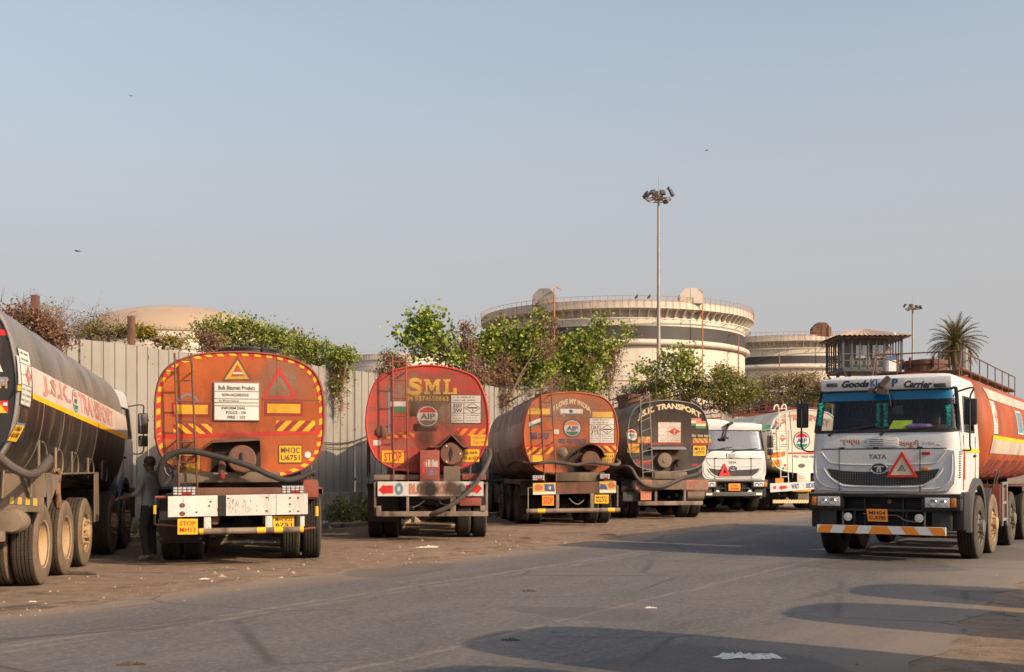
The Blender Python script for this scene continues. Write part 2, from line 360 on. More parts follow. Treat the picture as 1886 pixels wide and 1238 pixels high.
def P_rect(mb, P, m, r=(0, 0, 1, 1), o=0.002, nx=1, ny=1, skew=0.0):
    vs = []
    if getattr(P, 'curved', False): nx, ny = max(nx, 3), max(ny, 1 + int(14 * abs(r[3] - r[1])))
    for j in range(ny + 1):
        for i in range(nx + 1):
            t_ = j / ny; vs.append(P(r[0] + (r[2] - r[0]) * i / nx + skew * t_, r[1] + (r[3] - r[1]) * t_, o))
    mb.add(vs, [(j * (nx + 1) + i, j * (nx + 1) + i + 1, (j + 1) * (nx + 1) + i + 1, (j + 1) * (nx + 1) + i) for j in range(ny) for i in range(nx)], m)
def P_poly(mb, P, pts, m, o=0.002): mb.add([P(a, b, o) for a, b in pts], [tuple(range(len(pts)))], m)
def P_frame(mb, P, m, r=(0, 0, 1, 1), w=0.04, h=None, o=0.003):
    h = h or w
    P_rect(mb, P, m, (r[0], r[1], r[2], r[1] + h), o); P_rect(mb, P, m, (r[0], r[3] - h, r[2], r[3]), o)
    P_rect(mb, P, m, (r[0], r[1] + h, r[0] + w, r[3] - h), o); P_rect(mb, P, m, (r[2] - w, r[1] + h, r[2], r[3] - h), o)
def P_disc(mb, P, m, c=(0.5, 0.5), rx=0.5, ry=0.5, o=0.002, a0=0, a1=360, n=28):
    P_poly(mb, P, [(c[0] + rx * math.cos(R(a0 + (a1 - a0) * i / n)), c[1] + ry * math.sin(R(a0 + (a1 - a0) * i / n))) for i in range(n if a1 - a0 == 360 else n + 1)], m, o)
def P_stripes(mb, P, n, skew, ma, mb_, r=(0, 0, 1, 1), o=0.002):
    """slanted stripes clipped to the rectangle"""
    P_rect(mb, P, ma, r, o); w = r[2] - r[0]; h = r[3] - r[1]; st = w / n
    for i in range(-3, int(n) + 4):
        a = r[0] + i * st; q = [(a, r[1]), (a + st / 2, r[1]), (a + st / 2 + skew, r[3]), (a + skew, r[3])]
        pts = []                                          # clip the parallelogram left and right
        for lim, sg in ((r[0], 1), (r[2], -1)):
            src = q if lim == r[0] else pts; pts = []
            for k in range(len(src)):
                p0, p1 = src[k], src[(k + 1) % len(src)]; i0, i1 = (p0[0] - lim) * sg >= 0, (p1[0] - lim) * sg >= 0
                if i0: pts.append(p0)
                if i0 != i1:
                    t_ = (lim - p0[0]) / (p1[0] - p0[0]); pts.append((lim, p0[1] + t_ * (p1[1] - p0[1])))
            if len(pts) < 3: break
        if len(pts) >= 3: P_poly(mb, P, pts, mb_, o + 0.001)
def P_scrib(mb, P, m, r, rows, seed=0, o=0.004, thick=0.45):
    """rows of faded, illegible small writing"""
    g = random.Random(seed); h = (r[3] - r[1]) / rows
    for k in range(rows):
        y = r[1] + h * (k + 0.28); x = r[0] + g.uniform(0, 0.1) * (r[2] - r[0]); end = r[2] - g.uniform(0, 0.22) * (r[2] - r[0])
        while x < end:
            w = g.uniform(0.02, 0.045) * (r[2] - r[0])
            P_rect(mb, P, m, (x, y, x + w * 0.55, y + h * thick * g.uniform(0.6, 1.1)), o, skew=0.006); x += w
            if g.random() < 0.16: x += 0.05 * (r[2] - r[0])
def P_logo(mb, P, ring, white, top, low, ink, r=(0, 0, 1, 1)):
    """round oil company emblem: dark ring, red cap, white belt with AIP, green base"""
    cx, cy, a, b = (r[0] + r[2]) / 2, (r[1] + r[3]) / 2, (r[2] - r[0]) / 2, (r[3] - r[1]) / 2
    P_disc(mb, P, ring, (cx, cy), a, b, 0.002); P_disc(mb, P, white, (cx, cy), a * 0.87, b * 0.87, 0.003)
    P_disc(mb, P, top, (cx, cy), a * 0.80, b * 0.80, 0.004, 24, 156); P_disc(mb, P, low, (cx, cy), a * 0.80, b * 0.80, 0.004, 207, 333)
    P_text(mb, P, 'AIP', ink, (cx - a * 0.62, cy - b * 0.27, cx + a * 0.62, cy + b * 0.24), 0.005, 0.035)
def P_hazard(mb, P, bg, ink, dia, red=False, lines=(), seed=1):
    """transport emergency panel"""
    P_rect(mb, P, bg); P_frame(mb, P, ink, w=0.02)
    P_rect(mb, P, ink, (0.02, 0.72, 0.98, 0.735), 0.003); P_rect(mb, P, ink, (0.42, 0.02, 0.44, 0.72), 0.003); P_rect(mb, P, ink, (0.02, 0.35, 0.98, 0.365), 0.003); P_rect(mb, P, ink, (0.02, 0.53, 0.42, 0.54), 0.003)
    P_scrib(mb, P, ink, (0.08, 0.76, 0.92, 0.97), 2, seed); P_scrib(mb, P, ink, (0.05, 0.05, 0.40, 0.33), 3, seed + 1); P_scrib(mb, P, ink, (0.48, 0.05, 0.95, 0.33), 3, seed + 2)
    for t_, y in lines: P_text(mb, P, t_, ink, (0.08, y, 0.38, y + 0.13), 0.004)
    c, a, b = (0.71, 0.54), 0.27, 0.19
    P_poly(mb, P, [(c[0] - a, c[1]), (c[0], c[1] - b), (c[0] + a, c[1]), (c[0], c[1] + b)], ink, 0.004)
    P_poly(mb, P, [(c[0] - a * 0.86, c[1]), (c[0], c[1] - b * 0.86), (c[0] + a * 0.86, c[1]), (c[0], c[1] + b * 0.86)], dia, 0.005)
    if red: P_poly(mb, P, [(c[0] - 0.05, c[1]), (c[0] + 0.05, c[1]), (c[0] + 0.02, c[1] + 0.1)], bg, 0.006)
    else: P_rect(mb, P, ink, (c[0] - 0.17, c[1] - 0.02, c[0] + 0.17, c[1] + 0.03), 0.006)
    P_text(mb, P, '3', ink if not red else bg, (c[0] - 0.03, c[1] - 0.13, c[0] + 0.03, c[1] - 0.05), 0.006)

# ------------------------------------------------------------------ tankers
def spline(pts, k=4, closed=True):
    n = len(pts); out = []
    for i in range(n if closed else n - 1):
        g = lambda j: Vector(pts[j % n]) if closed else Vector(pts[max(0, min(n - 1, j))])
        p0, p1, p2, p3 = g(i - 1), g(i), g(i + 1), g(i + 2)
        for q in range(k):
            t = q / k; out.append(0.5 * ((2 * p1) + (-p0 + p2) * t + (2 * p0 - 5 * p1 + 4 * p2 - p3) * t * t + (-p0 + 3 * p1 - 3 * p2 + p3) * t ** 3))
    if not closed: out.append(Vector(pts[-1]))
    return out

class Truck:
    def __init__(s, name, label, cat, X, Y, th, zoom=(0, 0, 1), group=None, pitch=0.0, L=9.2):
        s.o = thing(name, label, cat, (X, Y, 0), R(th), group); s.X, s.Y, s.c, s.s = X, Y, math.cos(R(th)), math.sin(R(th)); s.zoom = zoom; s.tp = math.tan(R(pitch)); s.L = L
    def ray(s, u, v):
        ox, oy, k = s.zoom; px, py = ox + u / k, oy + v / k
        return ((px - CX) / F, 1.0, (HY - py) / F)
    def pt(s, u, v, y=0.0):
        """point of the photograph on the truck's own cross plane at depth y"""
        d = s.ray(u, v); k = (y - s.s * s.X + s.c * s.Y) / (-s.s * d[0] + s.c)
        return Vector((s.c * (k * d[0] - s.X) + s.s * (k - s.Y), y, CH + k * d[2]))
    def ptx(s, u, v, x):
        d = s.ray(u, v); k = (x + s.c * s.X + s.s * s.Y) / (s.c * d[0] + s.s)
        return Vector((x, -s.s * (k * d[0] - s.X) + s.c * (k - s.Y), CH + k * d[2]))
    def rect(s, u0, v0, u1, v1, y=0.0, sg=-1):
        a, b = s.pt(u0, v1, y), s.pt(u1, v0, y)
        return lambda p, q, o=0.0: (a.x + (b.x - a.x) * p, y + sg * o, a.z + (b.z - a.z) * q)
    def quad(s, pts, y=0.0, sg=-1):
        """pts: bottom left, bottom right, top right, top left in the picture"""
        a, b, c, d = [s.pt(u, v, y) for u, v in pts]
        def fn(p, q, o=0.0):
            w = (a * (1 - p) + b * p) * (1 - q) + (d * (1 - p) + c * p) * q; return (w.x, y + sg * o, w.z)
        return fn
    def side(s, pts, sgn, bo=0.0):
        """patch lying on the curved side of the tank: 4 (y, z) corners, rear bottom, front bottom, front top, rear top as seen left to right"""
        a, b, c, d = [Vector(p) for p in pts]
        def fn(p, q, o=0.0):
            w = (a * (1 - p) + b * p) * (1 - q) + (d * (1 - p) + c * p) * q
            return (sgn * (s.hx(w.y + w.x * s.tp) + o + bo), w.x, w.y)
        fn.curved = True
        return fn
    def sidepx(s, pts, sgn, x=1.22, bo=0.0):
        return s.side([(lambda p: (p.y, p.z))(s.ptx(u, v, sgn * x)) for u, v in pts], sgn, bo)
    def stain(s, u0, v0, u1, v1, mat='grime', y=-0.009, name='grime_stain'):
        P = s.rect(u0, v0, u1, v1, y); mb = MB(); mb.add([P(0, 0), P(1, 0), P(1, 1), P(0, 1)], [(0, 1, 2, 3)]); mb.uv[0] = [(0, 0), (1, 0), (1, 1), (0, 1)]; s.bld(mb, name, mat, smooth=0, fix=False)
    def bld(s, mb, name, mats, **k): return mb.build(name, mats, s.o, **k)
    def box_px(s, name, u0, v0, u1, v1, y0, y1, mats, bev=0.01):
        a, b = s.pt(u0, v1, y0), s.pt(u1, v0, y0); mb = MB().box((a.x, y0, a.z), (b.x, y1, b.z), 0, bev); return s.bld(mb, name, mats)
    def tube_px(s, name, pts, r, mats, n=8, sm=6):
        q = [s.pt(*p) for p in pts]; q = spline(q, sm, False) if sm > 1 and len(q) > 2 else q
        return s.bld(MB().tube(q, r, 0, n), name, mats)
    # ---- tank shell
    def tank(s, prof, w, top, bot, mats, rim=None, y0=0.0, L=None):
        """mats: shell, rear face, rim"""
        L = L or s.L - 2.2; s.zt, s.zb, s.hw = top, bot, w; s.tl = L
        half = [(a * w, top - b * (top - bot)) for a, b in prof]
        ctrl = half + [(-x, z) for x, z in half[-2:0:-1]]
        rg = [Vector((p[0], p[1])) for p in spline(ctrl, 4)]
        s.ring = rg; zc = (top + bot) / 2
        h = sorted([(p.y, p.x) for p in rg if p.x >= 0])
        def hx(z):
            if z <= h[0][0]: return h[0][1]
            for i in range(len(h) - 1):
                if h[i][0] <= z <= h[i + 1][0]:
                    t = (z - h[i][0]) / max(1e-6, h[i + 1][0] - h[i][0]); return h[i][1] + t * (h[i + 1][1] - h[i][1])
            return h[-1][1]
        s.hx = hx
        def r3(y, k, dz=0): return [(p.x * k, y, zc + (p.y - zc) * k - y * s.tp) for p in rg]
        mb = MB()
        st = [(0.0, 0.955), (-0.004, 0.968), (-0.022, 0.973), (-0.026, 0.982), (-0.018, 0.992), (0.01, 1.0), (0.06, 1.0)]
        mm = [1, 2, 2, 2, 2, 0]
        y = 0.06
        while y < L - 0.5:
            y2 = min(L - 0.4, y + 1.15); st += [(y2 - 0.03, 1.0), (y2 - 0.012, 1.006), (y2 + 0.012, 1.006), (y2 + 0.03, 1.0)]; mm += [0] * 4; y = y2 + 0.03
        st += [(L - 0.25, 0.985), (L - 0.1, 0.93), (L, 0.78), (L + 0.08, 0.4)]; mm += [0] * 4
        rings = [r3(y, k) for y, k in st]
        mb.loft(rings, 0, (1, 0), mats=mm)
        o = s.bld(mb, 'tank', mats, smooth=40)
        return o
    def strip_px(s, name, pts, w, mats, y=-0.004): pass
    def border(s, n, k0, k1, ma='yellow', mb_='red', t0=0.0, t1=1.0, slant=0.35):
        """chevron tape round the edge of the rear face"""
        rg = s.ring; N_ = len(rg); zc = (s.zt + s.zb) / 2; mb = MB()
        def at(t, k):
            t = (t % 1.0) * N_; i = int(t); f = t - i; p = rg[i % N_].lerp(rg[(i + 1) % N_], f); return (p.x * k, -0.004, zc + (p.y - zc) * k)
        for i in range(n):
            a, b = t0 + (t1 - t0) * i / n, t0 + (t1 - t0) * (i + 1) / n; d = slant * (b - a)
            mb.add([at(a, k1), at(b, k1), at(b + d, k0), at(a + d, k0)], [(0, 1, 2, 3)], i % 2)
        s.bld(mb, 'edge_tape', [ma, mb_])
    # ---- wheels and frame
    def wheel(s, x, y, sgn, kind='dual', dusty=False):
        mats = 'd' if dusty else 'c'
        o = link('wheel', WH['tyre' + mats], s.o, (x, y, 0.505)); o.rotation_euler = (random.uniform(0, 6), 0, 0 if sgn > 0 else math.pi)
        link('rim', WH[kind + mats], o)
    def axles(s, duals, singles, dusty=False, track=1.08, rimd=()):
        for y in duals:
            for g in (-1, 1):
                s.wheel(g * track, y, g, 'dual', dusty); s.wheel(g * (track - 0.33), y, g, 'dual', dusty)
        for y in singles:
            for g in (-1, 1): s.wheel(g * track, y, g, 'front', dusty or y in rimd)
        for y in list(duals) + list(singles):
            mb = MB().tube([(-1.0, y, 0.5), (1.0, y, 0.5)], 0.07); mb.lathe([(0, -0.16), (0.16, -0.1), (0.2, 0), (0.16, 0.1), (0, 0.16)], (0, y, 0.52), 'y', 14); s.bld(mb, 'axle', 'chassis')
        mb = MB()
        for g in (-1, 1):
            mb.box((g * 0.38, -0.02, 0.78), (g * 0.47, s.L - 0.6, 1.02), 0, 0.01)
            for y in list(duals) + list(singles): mb.box((g * 0.44, y - 0.5, 0.62), (g * 0.52, y + 0.5, 0.72), 0, 0.02)
        y = 0.1
        while y < s.L - 0.8: mb.box((-0.38, y, 0.82), (0.38, y + 0.1, 0.98), 0, 0.01); y += 1.3
        for y in (0.7, 2.0, 3.4, 4.8, 6.2):
            if y < s.tl - 0.3: mb.box((-0.62, y, 1.0), (0.62, y + 0.12, s.zb + 0.09 - y * s.tp), 0, 0.01)
        s.bld(mb, 'chassis', 'chassis')
    def skirts(s, yr, mat='chassis'):
        """side boxes, tanks and mud guards between the axles"""
        for g in (-1, 1):
            mb = MB().box((g * 0.72, yr[0], 0.42), (g * 1.18, yr[1], 0.95), 0, 0.05); s.bld(mb, 'fuel_tank' if g > 0 else 'tool_box', mat)
    def mudguard(s, y0, y1, g, mat='chassis', z=1.12):
        mb = MB().box((g * 0.62, y0, z), (g * 1.24, y1, z + 0.015), 0, 0.005); mb.box((g * 1.225, y0, z - 0.09), (g * 1.24, y1, z - 0.002), 0, 0.003)
        s.bld(mb, 'mudguard', mat)
    def flap(s, y, g, mat='chassis', z0=0.35, z1=1.1):
        s.bld(MB().box((g * 0.6, y, z0), (g * 1.22, y + 0.02, z1), 0, 0.004), 'mud_flap', mat)
    def hatch(s, y, r=0.42, h=0.2, mat='rust', xo=0.0):
        z = s.zt - y * s.tp
        mb = MB().lathe([(r, -0.1), (r, h * 0.7), (r + 0.02, h * 0.72), (r + 0.02, h), (r * 0.5, h + 0.03), (0, h + 0.035)], (xo, y, z), 'z', 24)
        for i in range(6): a = i * math.pi / 3; mb.box((xo + math.cos(a) * (r + 0.03) - 0.02, y + math.sin(a) * (r + 0.03) - 0.02, z + h * 0.5), (xo + math.cos(a) * (r + 0.03) + 0.02, y + math.sin(a) * (r + 0.03) + 0.02, z + h + 0.05), 0, 0.005)
        s.bld(mb, 'manhole', mat)
    def catwalk(s, y0, y1, mat='rust', h=0.55, x=0.5, rails=True, thin=1.0):
        mb = MB(); z = s.zt
        for g in (-1, 1):
            mb.tube([(g * x, y0, z + 0.06 - y0 * s.tp), (g * x, y1, z + 0.06 - y1 * s.tp)], 0.02, 0, 6)
            if rails:
                for hh in (h, h * 0.5) if thin == 1 else (h,): mb.tube([(g * x, y0, z + 0.06 + hh - y0 * s.tp), (g * x, y1, z + 0.06 + hh - y1 * s.tp)], 0.018 * thin, 0, 6)
                n = max(2, int((y1 - y0) / 0.9))
                for i in range(n + 1): y = y0 + (y1 - y0) * i / n; mb.tube([(g * x, y, z - 0.06 - y * s.tp), (g * x, y, z + 0.06 + h - y * s.tp)], 0.016 * thin, 0, 6)
        y = y0
        while y < y1: mb.box((-x, y, z + 0.03 - y * s.tp), (x, y + 0.12, z + 0.05 - y * s.tp), 0, 0.003); y += 0.24
        s.bld(mb, 'catwalk', mat)
    def ladder(s, pts, y, mat, n, r=0.016):
        """pts: top left, top right, bottom left, bottom right in the picture"""
        tl, tr, bl, br = [s.pt(u, v, y) for u, v in pts]; mb = MB()
        mb.tube([tl, bl], r, 0, 7).tube([tr, br], r, 0, 7)
        for i in range(n):
            t = (i + 0.35) / n; mb.tube([tl.lerp(bl, t), tr.lerp(br, t)], r * 0.75, 0, 6)
        for t in (0.12, 0.6):
            for a, b in ((tl, bl), (tr, br)):
                p = a.lerp(b, t); mb.tube([p, (p.x, 0.0, p.z)], r * 0.7, 0, 6)
        s.bld(mb, 'ladder', mat)
    def lamp_grid(s, u0, v0, u1, v1, y, nx=5, ny=3, red=(0.35, 0.1, 0.75, 0.45)):
        a, b = s.pt(u0, v1, y), s.pt(u1, v0, y)
        mb = MB().box((a.x - 0.01, y, a.z - 0.01), (b.x + 0.01, y + 0.06, b.z + 0.01), 1, 0.01)
        for i in range(nx):
            for j in range(ny):
                x0, x1 = a.x + (b.x - a.x) * (i + 0.06) / nx, a.x + (b.x - a.x) * (i + 0.94) / nx; z0, z1 = a.z + (b.z - a.z) * (j + 0.08) / ny, a.z + (b.z - a.z) * (j + 0.92) / ny
                c = ((i + 0.5) / nx, (j + 0.5) / ny); m = 2 if red[0] < c[0] < red[2] and red[1] < c[1] < red[3] else 0
                mb.box((x0, y - 0.015, z0), (x1, y + 0.01, z1), m, 0.012)
        return s.bld(mb, 'tail_lamp', ['lens', 'darkplastic', 'redlens'])
    def decal(s, name, mats, fn):
        mb = MB(); fn(mb); return s.bld(mb, name, mats, fix=False, smooth=0)
    def plate(s, u0, v0, u1, v1, lines, y=-0.004, mats=('yellow', 'ink', 'ink'), frame=True, name='number_plate', thick=0.0, quad=None, sg=-1):
        P = s.quad(quad, y, sg) if quad else s.rect(u0, v0, u1, v1, y, sg); mb = MB()
        if thick:
            a, b = Vector(P(0, 0, 0)), Vector(P(1, 1, 0)); mb.box((a.x, y, a.z), (b.x, y - sg * thick, b.z), 0, 0.003)
        P_rect(mb, P, 0)
        if frame: P_frame(mb, P, 1, w=0.03, h=0.05)
        n = len(lines)
        for i, t in enumerate(lines):
            y1 = 1 - 0.1 - 0.8 * i / n; y0 = 1 - 0.1 - 0.8 * (i + 1) / n
            if t: P_text(mb, P, t, 2, (0.1, y0 + 0.05, 0.9, y1 - 0.05), 0.004, 0.02)
        return s.bld(mb, name, list(mats), fix=False, smooth=0)
# shared wheel meshes
WH = {}
_off = []
def mesh_only(mb, name, mats):
    o = mb.build(name, mats); me = o.data; bpy.data.objects.remove(o); return me
for k, ty, td, rm in (('d', 'tyre', 'tread', 'rim'), ('c', 'tyre2', 'tread2', 'rim2')):
    h = [(0.27, -0.125), (0.30, -0.14), (0.38, -0.150), (0.45, -0.145), (0.485, -0.132), (0.500, -0.120), (0.507, -0.105)]
    g = [-0.105]
    for c in (-0.066, -0.022, 0.022, 0.066): h += [(0.509, c - 0.007), (0.492, c - 0.005), (0.492, c + 0.005), (0.509, c + 0.007)]
    h += [(0.507, 0.105), (0.500, 0.120), (0.485, 0.132), (0.45, 0.145), (0.38, 0.150), (0.30, 0.14), (0.27, 0.125)]
    n = len(h)
    WH['tyre' + k] = mesh_only(MB().lathe(h, (0, 0, 0), 'x', 48, mf=lambda j: 1 if 4 <= j < n - 6 else 0, uvs=42), 'wheel', [ty, td])
    mb = MB().lathe([(0.285, 0.135), (0.30, 0.142), (0.30, 0.128), (0.275, 0.12), (0.25, 0.06), (0.235, -0.02), (0.20, -0.035), (0.13, -0.03), (0.125, 0.02), (0.10, 0.05), (0.0, 0.055)], (0, 0, 0), 'x', 32)
    for i in range(8):
        a = i * math.pi / 4 + 0.2; mb.tube([(-0.05, 0.165 * math.cos(a), 0.165 * math.sin(a)), (0.0, 0.165 * math.cos(a), 0.165 * math.sin(a))], 0.016, 0, 6)
    WH['dual' + k] = mesh_only(mb, 'rim', rm)
    mb = MB().lathe([(0.285, 0.125), (0.30, 0.142), (0.285, 0.13), (0.255, 0.07), (0.235, 0.075), (0.20, 0.12), (0.165, 0.135), (0.12, 0.13), (0.115, 0.19), (0.09, 0.205), (0.0, 0.21)], (0, 0, 0), 'x', 32)
    for i in range(10):
        a = i * math.pi / 5; mb.tube([(0.11, 0.168 * math.cos(a), 0.168 * math.sin(a)), (0.185, 0.168 * math.cos(a), 0.168 * math.sin(a))], 0.016, 0, 6)
    WH['front' + k] = mesh_only(mb, 'rim', rm)

def grille_mat():
    m = N('black_honeycomb'); v = m.coord((1, 0.4, 1.4), rnd=False); vo = m.n('ShaderNodeTexVoronoi', feature='DISTANCE_TO_EDGE'); vo.inputs['Scale'].default_value = 26; vo.inputs['Randomness'].default_value = 0.15
    m.l(v, vo.inputs['Vector']); c = m.ramp(vo.outputs[0], 0.06, 0.14, (0.09, 0.085, 0.08, 1), (0.006, 0.006, 0.006, 1)); m.set(c, 0.5); return m.m
M['grille'] = grille_mat()

def cab(T, body='white_cab', detail=False, glassm='glass', depth=1.75, mirror=True, single=False):
    L = T.L; yb = L - depth
    lv = [(1.06, 1.12, 0.0), (1.30, 1.13, 0.0), (1.74, 1.135, 0.0), (1.95, 1.125, -0.02), (2.02, 1.12, -0.04), (2.30, 1.10, -0.10), (2.55, 1.08, -0.155), (2.68, 1.06, -0.18), (2.80, 1.04, -0.20), (2.87, 1.0, -0.25), (2.915, 0.9, -0.36), (2.93, 0.7, -0.55)]
    def ring(z, w, dy, k=1.0):
        r = 0.24; yf = L + dy; w *= k; yf -= (1 - k); q = []
        sd = [yb + (yf - r - yb) * t for t in (0.0, 0.30, 0.9, 1.0)]
        cr = [(w - r + r * math.cos(a), yf - r + r * math.sin(a)) for a in [math.pi / 2 * i / 6 for i in range(1, 6)]]
        fr = [w - r - (2 * (w - r)) * i / 6 for i in range(7)]
        q += [(w, y) for y in sd] + cr + [(x, yf) for x in fr] + [(-x, y) for x, y in cr[::-1]] + [(-w, y) for y in sd[::-1]]
        return [(x, y, z) for x, y in q]
    nr = 4 + 5 + 7 + 5 + 4
    def skip(i, j):
        if 4 <= i <= 6 and 5 <= j <= 18: return True                    # windscreen
        if 4 <= i <= 5 and (j == 1 or j == nr - 3): return True         # door windows
        return False
    rings = [ring(*l) for l in lv]
    mb = MB().loft(rings, 0, (None, 0), skip); T.bld(mb, 'cab', body, smooth=50)
    mb = MB().loft([ring(*l, k=0.965) for l in lv[:-1]], 0, (None, 0), skip); mb.box((-1.05, yb + 0.02, 1.08), (1.05, L - 0.2, 1.12), 0); T.bld(mb, 'cab_lining', 'interior', smooth=50)
    def hole(i0, i1, js, inset=0.012):
        return [[Vector(rings[i][j]) for j in js] for i in range(i0, i1 + 1)]
    g = hole(4, 7, range(5, 20)); vs = [p - Vector((0, 0.012, 0)) for row in g for p in row]; k = len(g[0])
    mb = MB(); mb.add(vs, [(a * k + b, a * k + b + 1, (a + 1) * k + b + 1, (a + 1) * k + b) for a in range(len(g) - 1) for b in range(k - 1)]); T.bld(mb, 'windscreen', glassm, smooth=60)
    loop = g[0] + [r[-1] for r in g[1:-1]] + g[-1][::-1] + [r[0] for r in g[1:-1]][::-1]
    T.bld(MB().tube(loop, 0.026, 0, 6, True), 'windscreen_seal', 'blackplastic')
    if detail and detail != 'plain':
        mb = MB(); row1 = [p - Vector((0, 0.02, 0)) for p in g[3]]; row0 = [g[2][b].lerp(g[1][b], 0.15) - Vector((0, 0.02, 0)) for b in range(k)]
        mb.add(row0 + row1, [(b, b + 1, k + b + 1, k + b) for b in range(k - 1)]); T.bld(mb, 'sun_strip', 'tint', smooth=60)
    for sgn, js in ((1, (1, 2)), (-1, (nr - 3, nr - 2))):
        q = hole(4, 6, js); mb = MB(); w = [p - Vector((sgn * 0.012, 0, 0)) for r_ in q for p in r_]
        if sgn > 0: mb.add([p for p in w[:2]] + [w[2].lerp(w[4], -0.1), w[3].lerp(w[5], -0.1)], [(0, 1, 3, 2)])   # door glass wound half down
        else: mb.add(w[:2] + [w[2], w[3]], [(0, 1, 3, 2)])
        T.bld(mb, 'door_window', glassm)
        T.bld(MB().tube([q[0][0], q[0][1], q[1][1], q[2][1], q[2][0], q[1][0]], 0.02, 0, 6, True), 'window_seal', 'blackplastic')
        x = sgn * 1.134; y0, y1 = yb + 0.36, L - 0.32
        mb = MB()
        for a, b in (((y0, 1.12), (y0, 2.7)), ((y1, 1.12), (y1, 2.0))): mb.box((x - 0.004, a[0] - 0.006, a[1]), (x + 0.004, a[0] + 0.006, min(b[1], 1.95)), 0)
        mb.box((x - 0.01, y0 + 0.06, 1.62), (x + sgn * 0.03, y0 + 0.2, 1.66), 0, 0.008)
        T.bld(mb, 'door_trim', 'blackplastic')
        if mirror:
            xm, ym = sgn * (1.25 if single and sgn < 0 else 1.32), L - 0.16
            mb = MB().tube(spline([(sgn * 1.06, L - 0.3, 2.62), (sgn * 1.3, ym, 2.66), (xm, ym, 2.5), (xm, ym, 2.05), (xm, ym, 1.8), (sgn * 1.25, L - 0.2, 1.72), (sgn * 1.1, L - 0.25, 1.72)], 4, False), 0.014, 0, 6)
            mb.box((xm - 0.095, ym - 0.10, 2.1), (xm + 0.095, ym - 0.02, 2.5), 0, 0.03)
            if not single: mb.box((xm - 0.09, ym - 0.10, 1.86), (xm + 0.09, ym - 0.02, 2.07), 0, 0.03); mb.box((xm - 0.075, ym - 0.104, 1.88), (xm + 0.075, ym - 0.101, 2.05), 1)
            mb.box((xm - 0.08, ym - 0.104, 2.12), (xm + 0.08, ym - 0.101, 2.48), 1)
            T.bld(mb, 'wing_mirror', ['blackplastic', 'mirrorglass'])
        # wheel arch moulding over the front wheel
        arc = [(T.fy + 0.66 * math.cos(a), 0.52 + 0.66 * math.sin(a)) for a in [R(-5 + 13.2 * i) for i in range(15)]]
        mb = MB(); vs = []
        for y, z in arc:
            d = Vector((0, y - T.fy, z - 0.52)).normalized() * 0.10
            vs += [(sgn * 0.66, y, z), (sgn * 1.2, y, z), (sgn * 1.2, y + d.y, z + d.z), (sgn * 1.13, y + d.y * 1.2, z + d.z * 1.2)]
        mb.add(vs, [(4 * i + a, 4 * i + a + 1, 4 * i + a + 5, 4 * i + a + 4) for i in range(len(arc) - 1) for a in range(3)])
        T.bld(mb, 'wheel_arch', 'darkplastic', smooth=50)
        T.bld(MB().box((sgn * 0.75, T.fy - 0.86, 0.42), (sgn * 1.17, T.fy - 0.62, 1.05), 0, 0.03), 'cab_step', 'blackplastic'); T.bld(MB().box((sgn * 1.0, T.fy + 0.64, 0.5), (sgn * 1.17, L - 0.2, 1.08), 0, 0.03), 'bumper_corner', 'blackplastic')
        mb = MB().box((sgn * 0.25, yb + 0.5, 1.45), (sgn * 0.75, yb + 1.0, 1.6), 0, 0.05).box((sgn * 0.25, yb + 0.38, 1.5), (sgn * 0.75, yb + 0.52, 2.15), 0, 0.05).box((sgn * 0.38, yb + 0.42, 2.15), (sgn * 0.62, yb + 0.5, 2.36), 0, 0.04)
        T.bld(mb, 'seat', 'seat')
    mb = MB().box((-1.02, L - 0.55, 1.5), (1.02, L - 0.12, 2.05), 0, 0.06); T.bld(mb, 'dashboard', 'interior')
    mb = MB().tube([(0.5 + 0.22 * math.cos(a), L - 0.68 + 0.08 * math.sin(a), 2.12 + 0.2 * math.sin(a)) for a in [R(18 * i) for i in range(20)]], 0.018, 0, 6, True).tube([(0.5, L - 0.66, 2.12), (0.5, L - 0.45, 1.9)], 0.03, 0, 6)
    T.bld(mb, 'steering_wheel', 'blackplastic')
    if detail:
        mb = MB().box((-1.15, L - 0.32, 0.99), (1.15, L + 0.035, 1.06), 0, 0.025)
        for g in (-1, 1): mb.box((g * 0.58, L - 0.32, 0.80), (g * 1.15, L + 0.03, 0.992), 0, 0.03).box((g * 0.72, L - 0.3, 0.50), (g * 1.0, L - 0.05, 0.802), 0, 0.02)
        mb.box((-0.58, L - 0.32, 0.81), (0.58, L - 0.12, 0.99), 1, 0.01).box((-0.72, L - 0.32, 0.54), (0.72, L - 0.2, 0.80), 1, 0.01).box((-1.0, L - 0.14, 0.775), (1.0, L - 0.02, 0.812), 0, 0.008)
        for k in range(5): mb.box((-0.56, L - 0.125, 0.835 + 0.032 * k), (0.56, L - 0.105, 0.845 + 0.032 * k), 0, 0.003)
        mb.tube([(-1.13, L + 0.035, 1.05), (1.13, L + 0.035, 1.05)], 0.009, 2, 6)
        for x in (-0.62, 0.62, 0.28, -0.3): mb.box((x - 0.012, L - 0.1, 0.55), (x + 0.012, L - 0.04, 0.99), 2 if abs(x) > 0.6 else 0, 0.004)
        T.bld(mb, 'bumper', ['blackplastic', 'chassis', 'bar_grey'])
        T.bld(MB().tube([(-0.1, L - 0.1, 0.93), (-0.1, L - 0.03, 0.93)], 0.035, 0, 10), 'tow_hook', 'rust')
    else: T.bld(MB().box((-1.15, L - 0.32, 0.80), (1.15, L + 0.03, 1.055), 0, 0.05).box((-0.98, L - 0.3, 0.50), (0.98, L - 0.06, 0.80), 0, 0.02), 'bumper', 'blackplastic')
    # fan shroud, cab floor and engine so that no light leaks under the cab
    T.bld(MB().box((-0.5, yb + 0.1, 0.6), (0.5, L - 0.4, 1.07), 0, 0.04), 'engine', 'chassis')
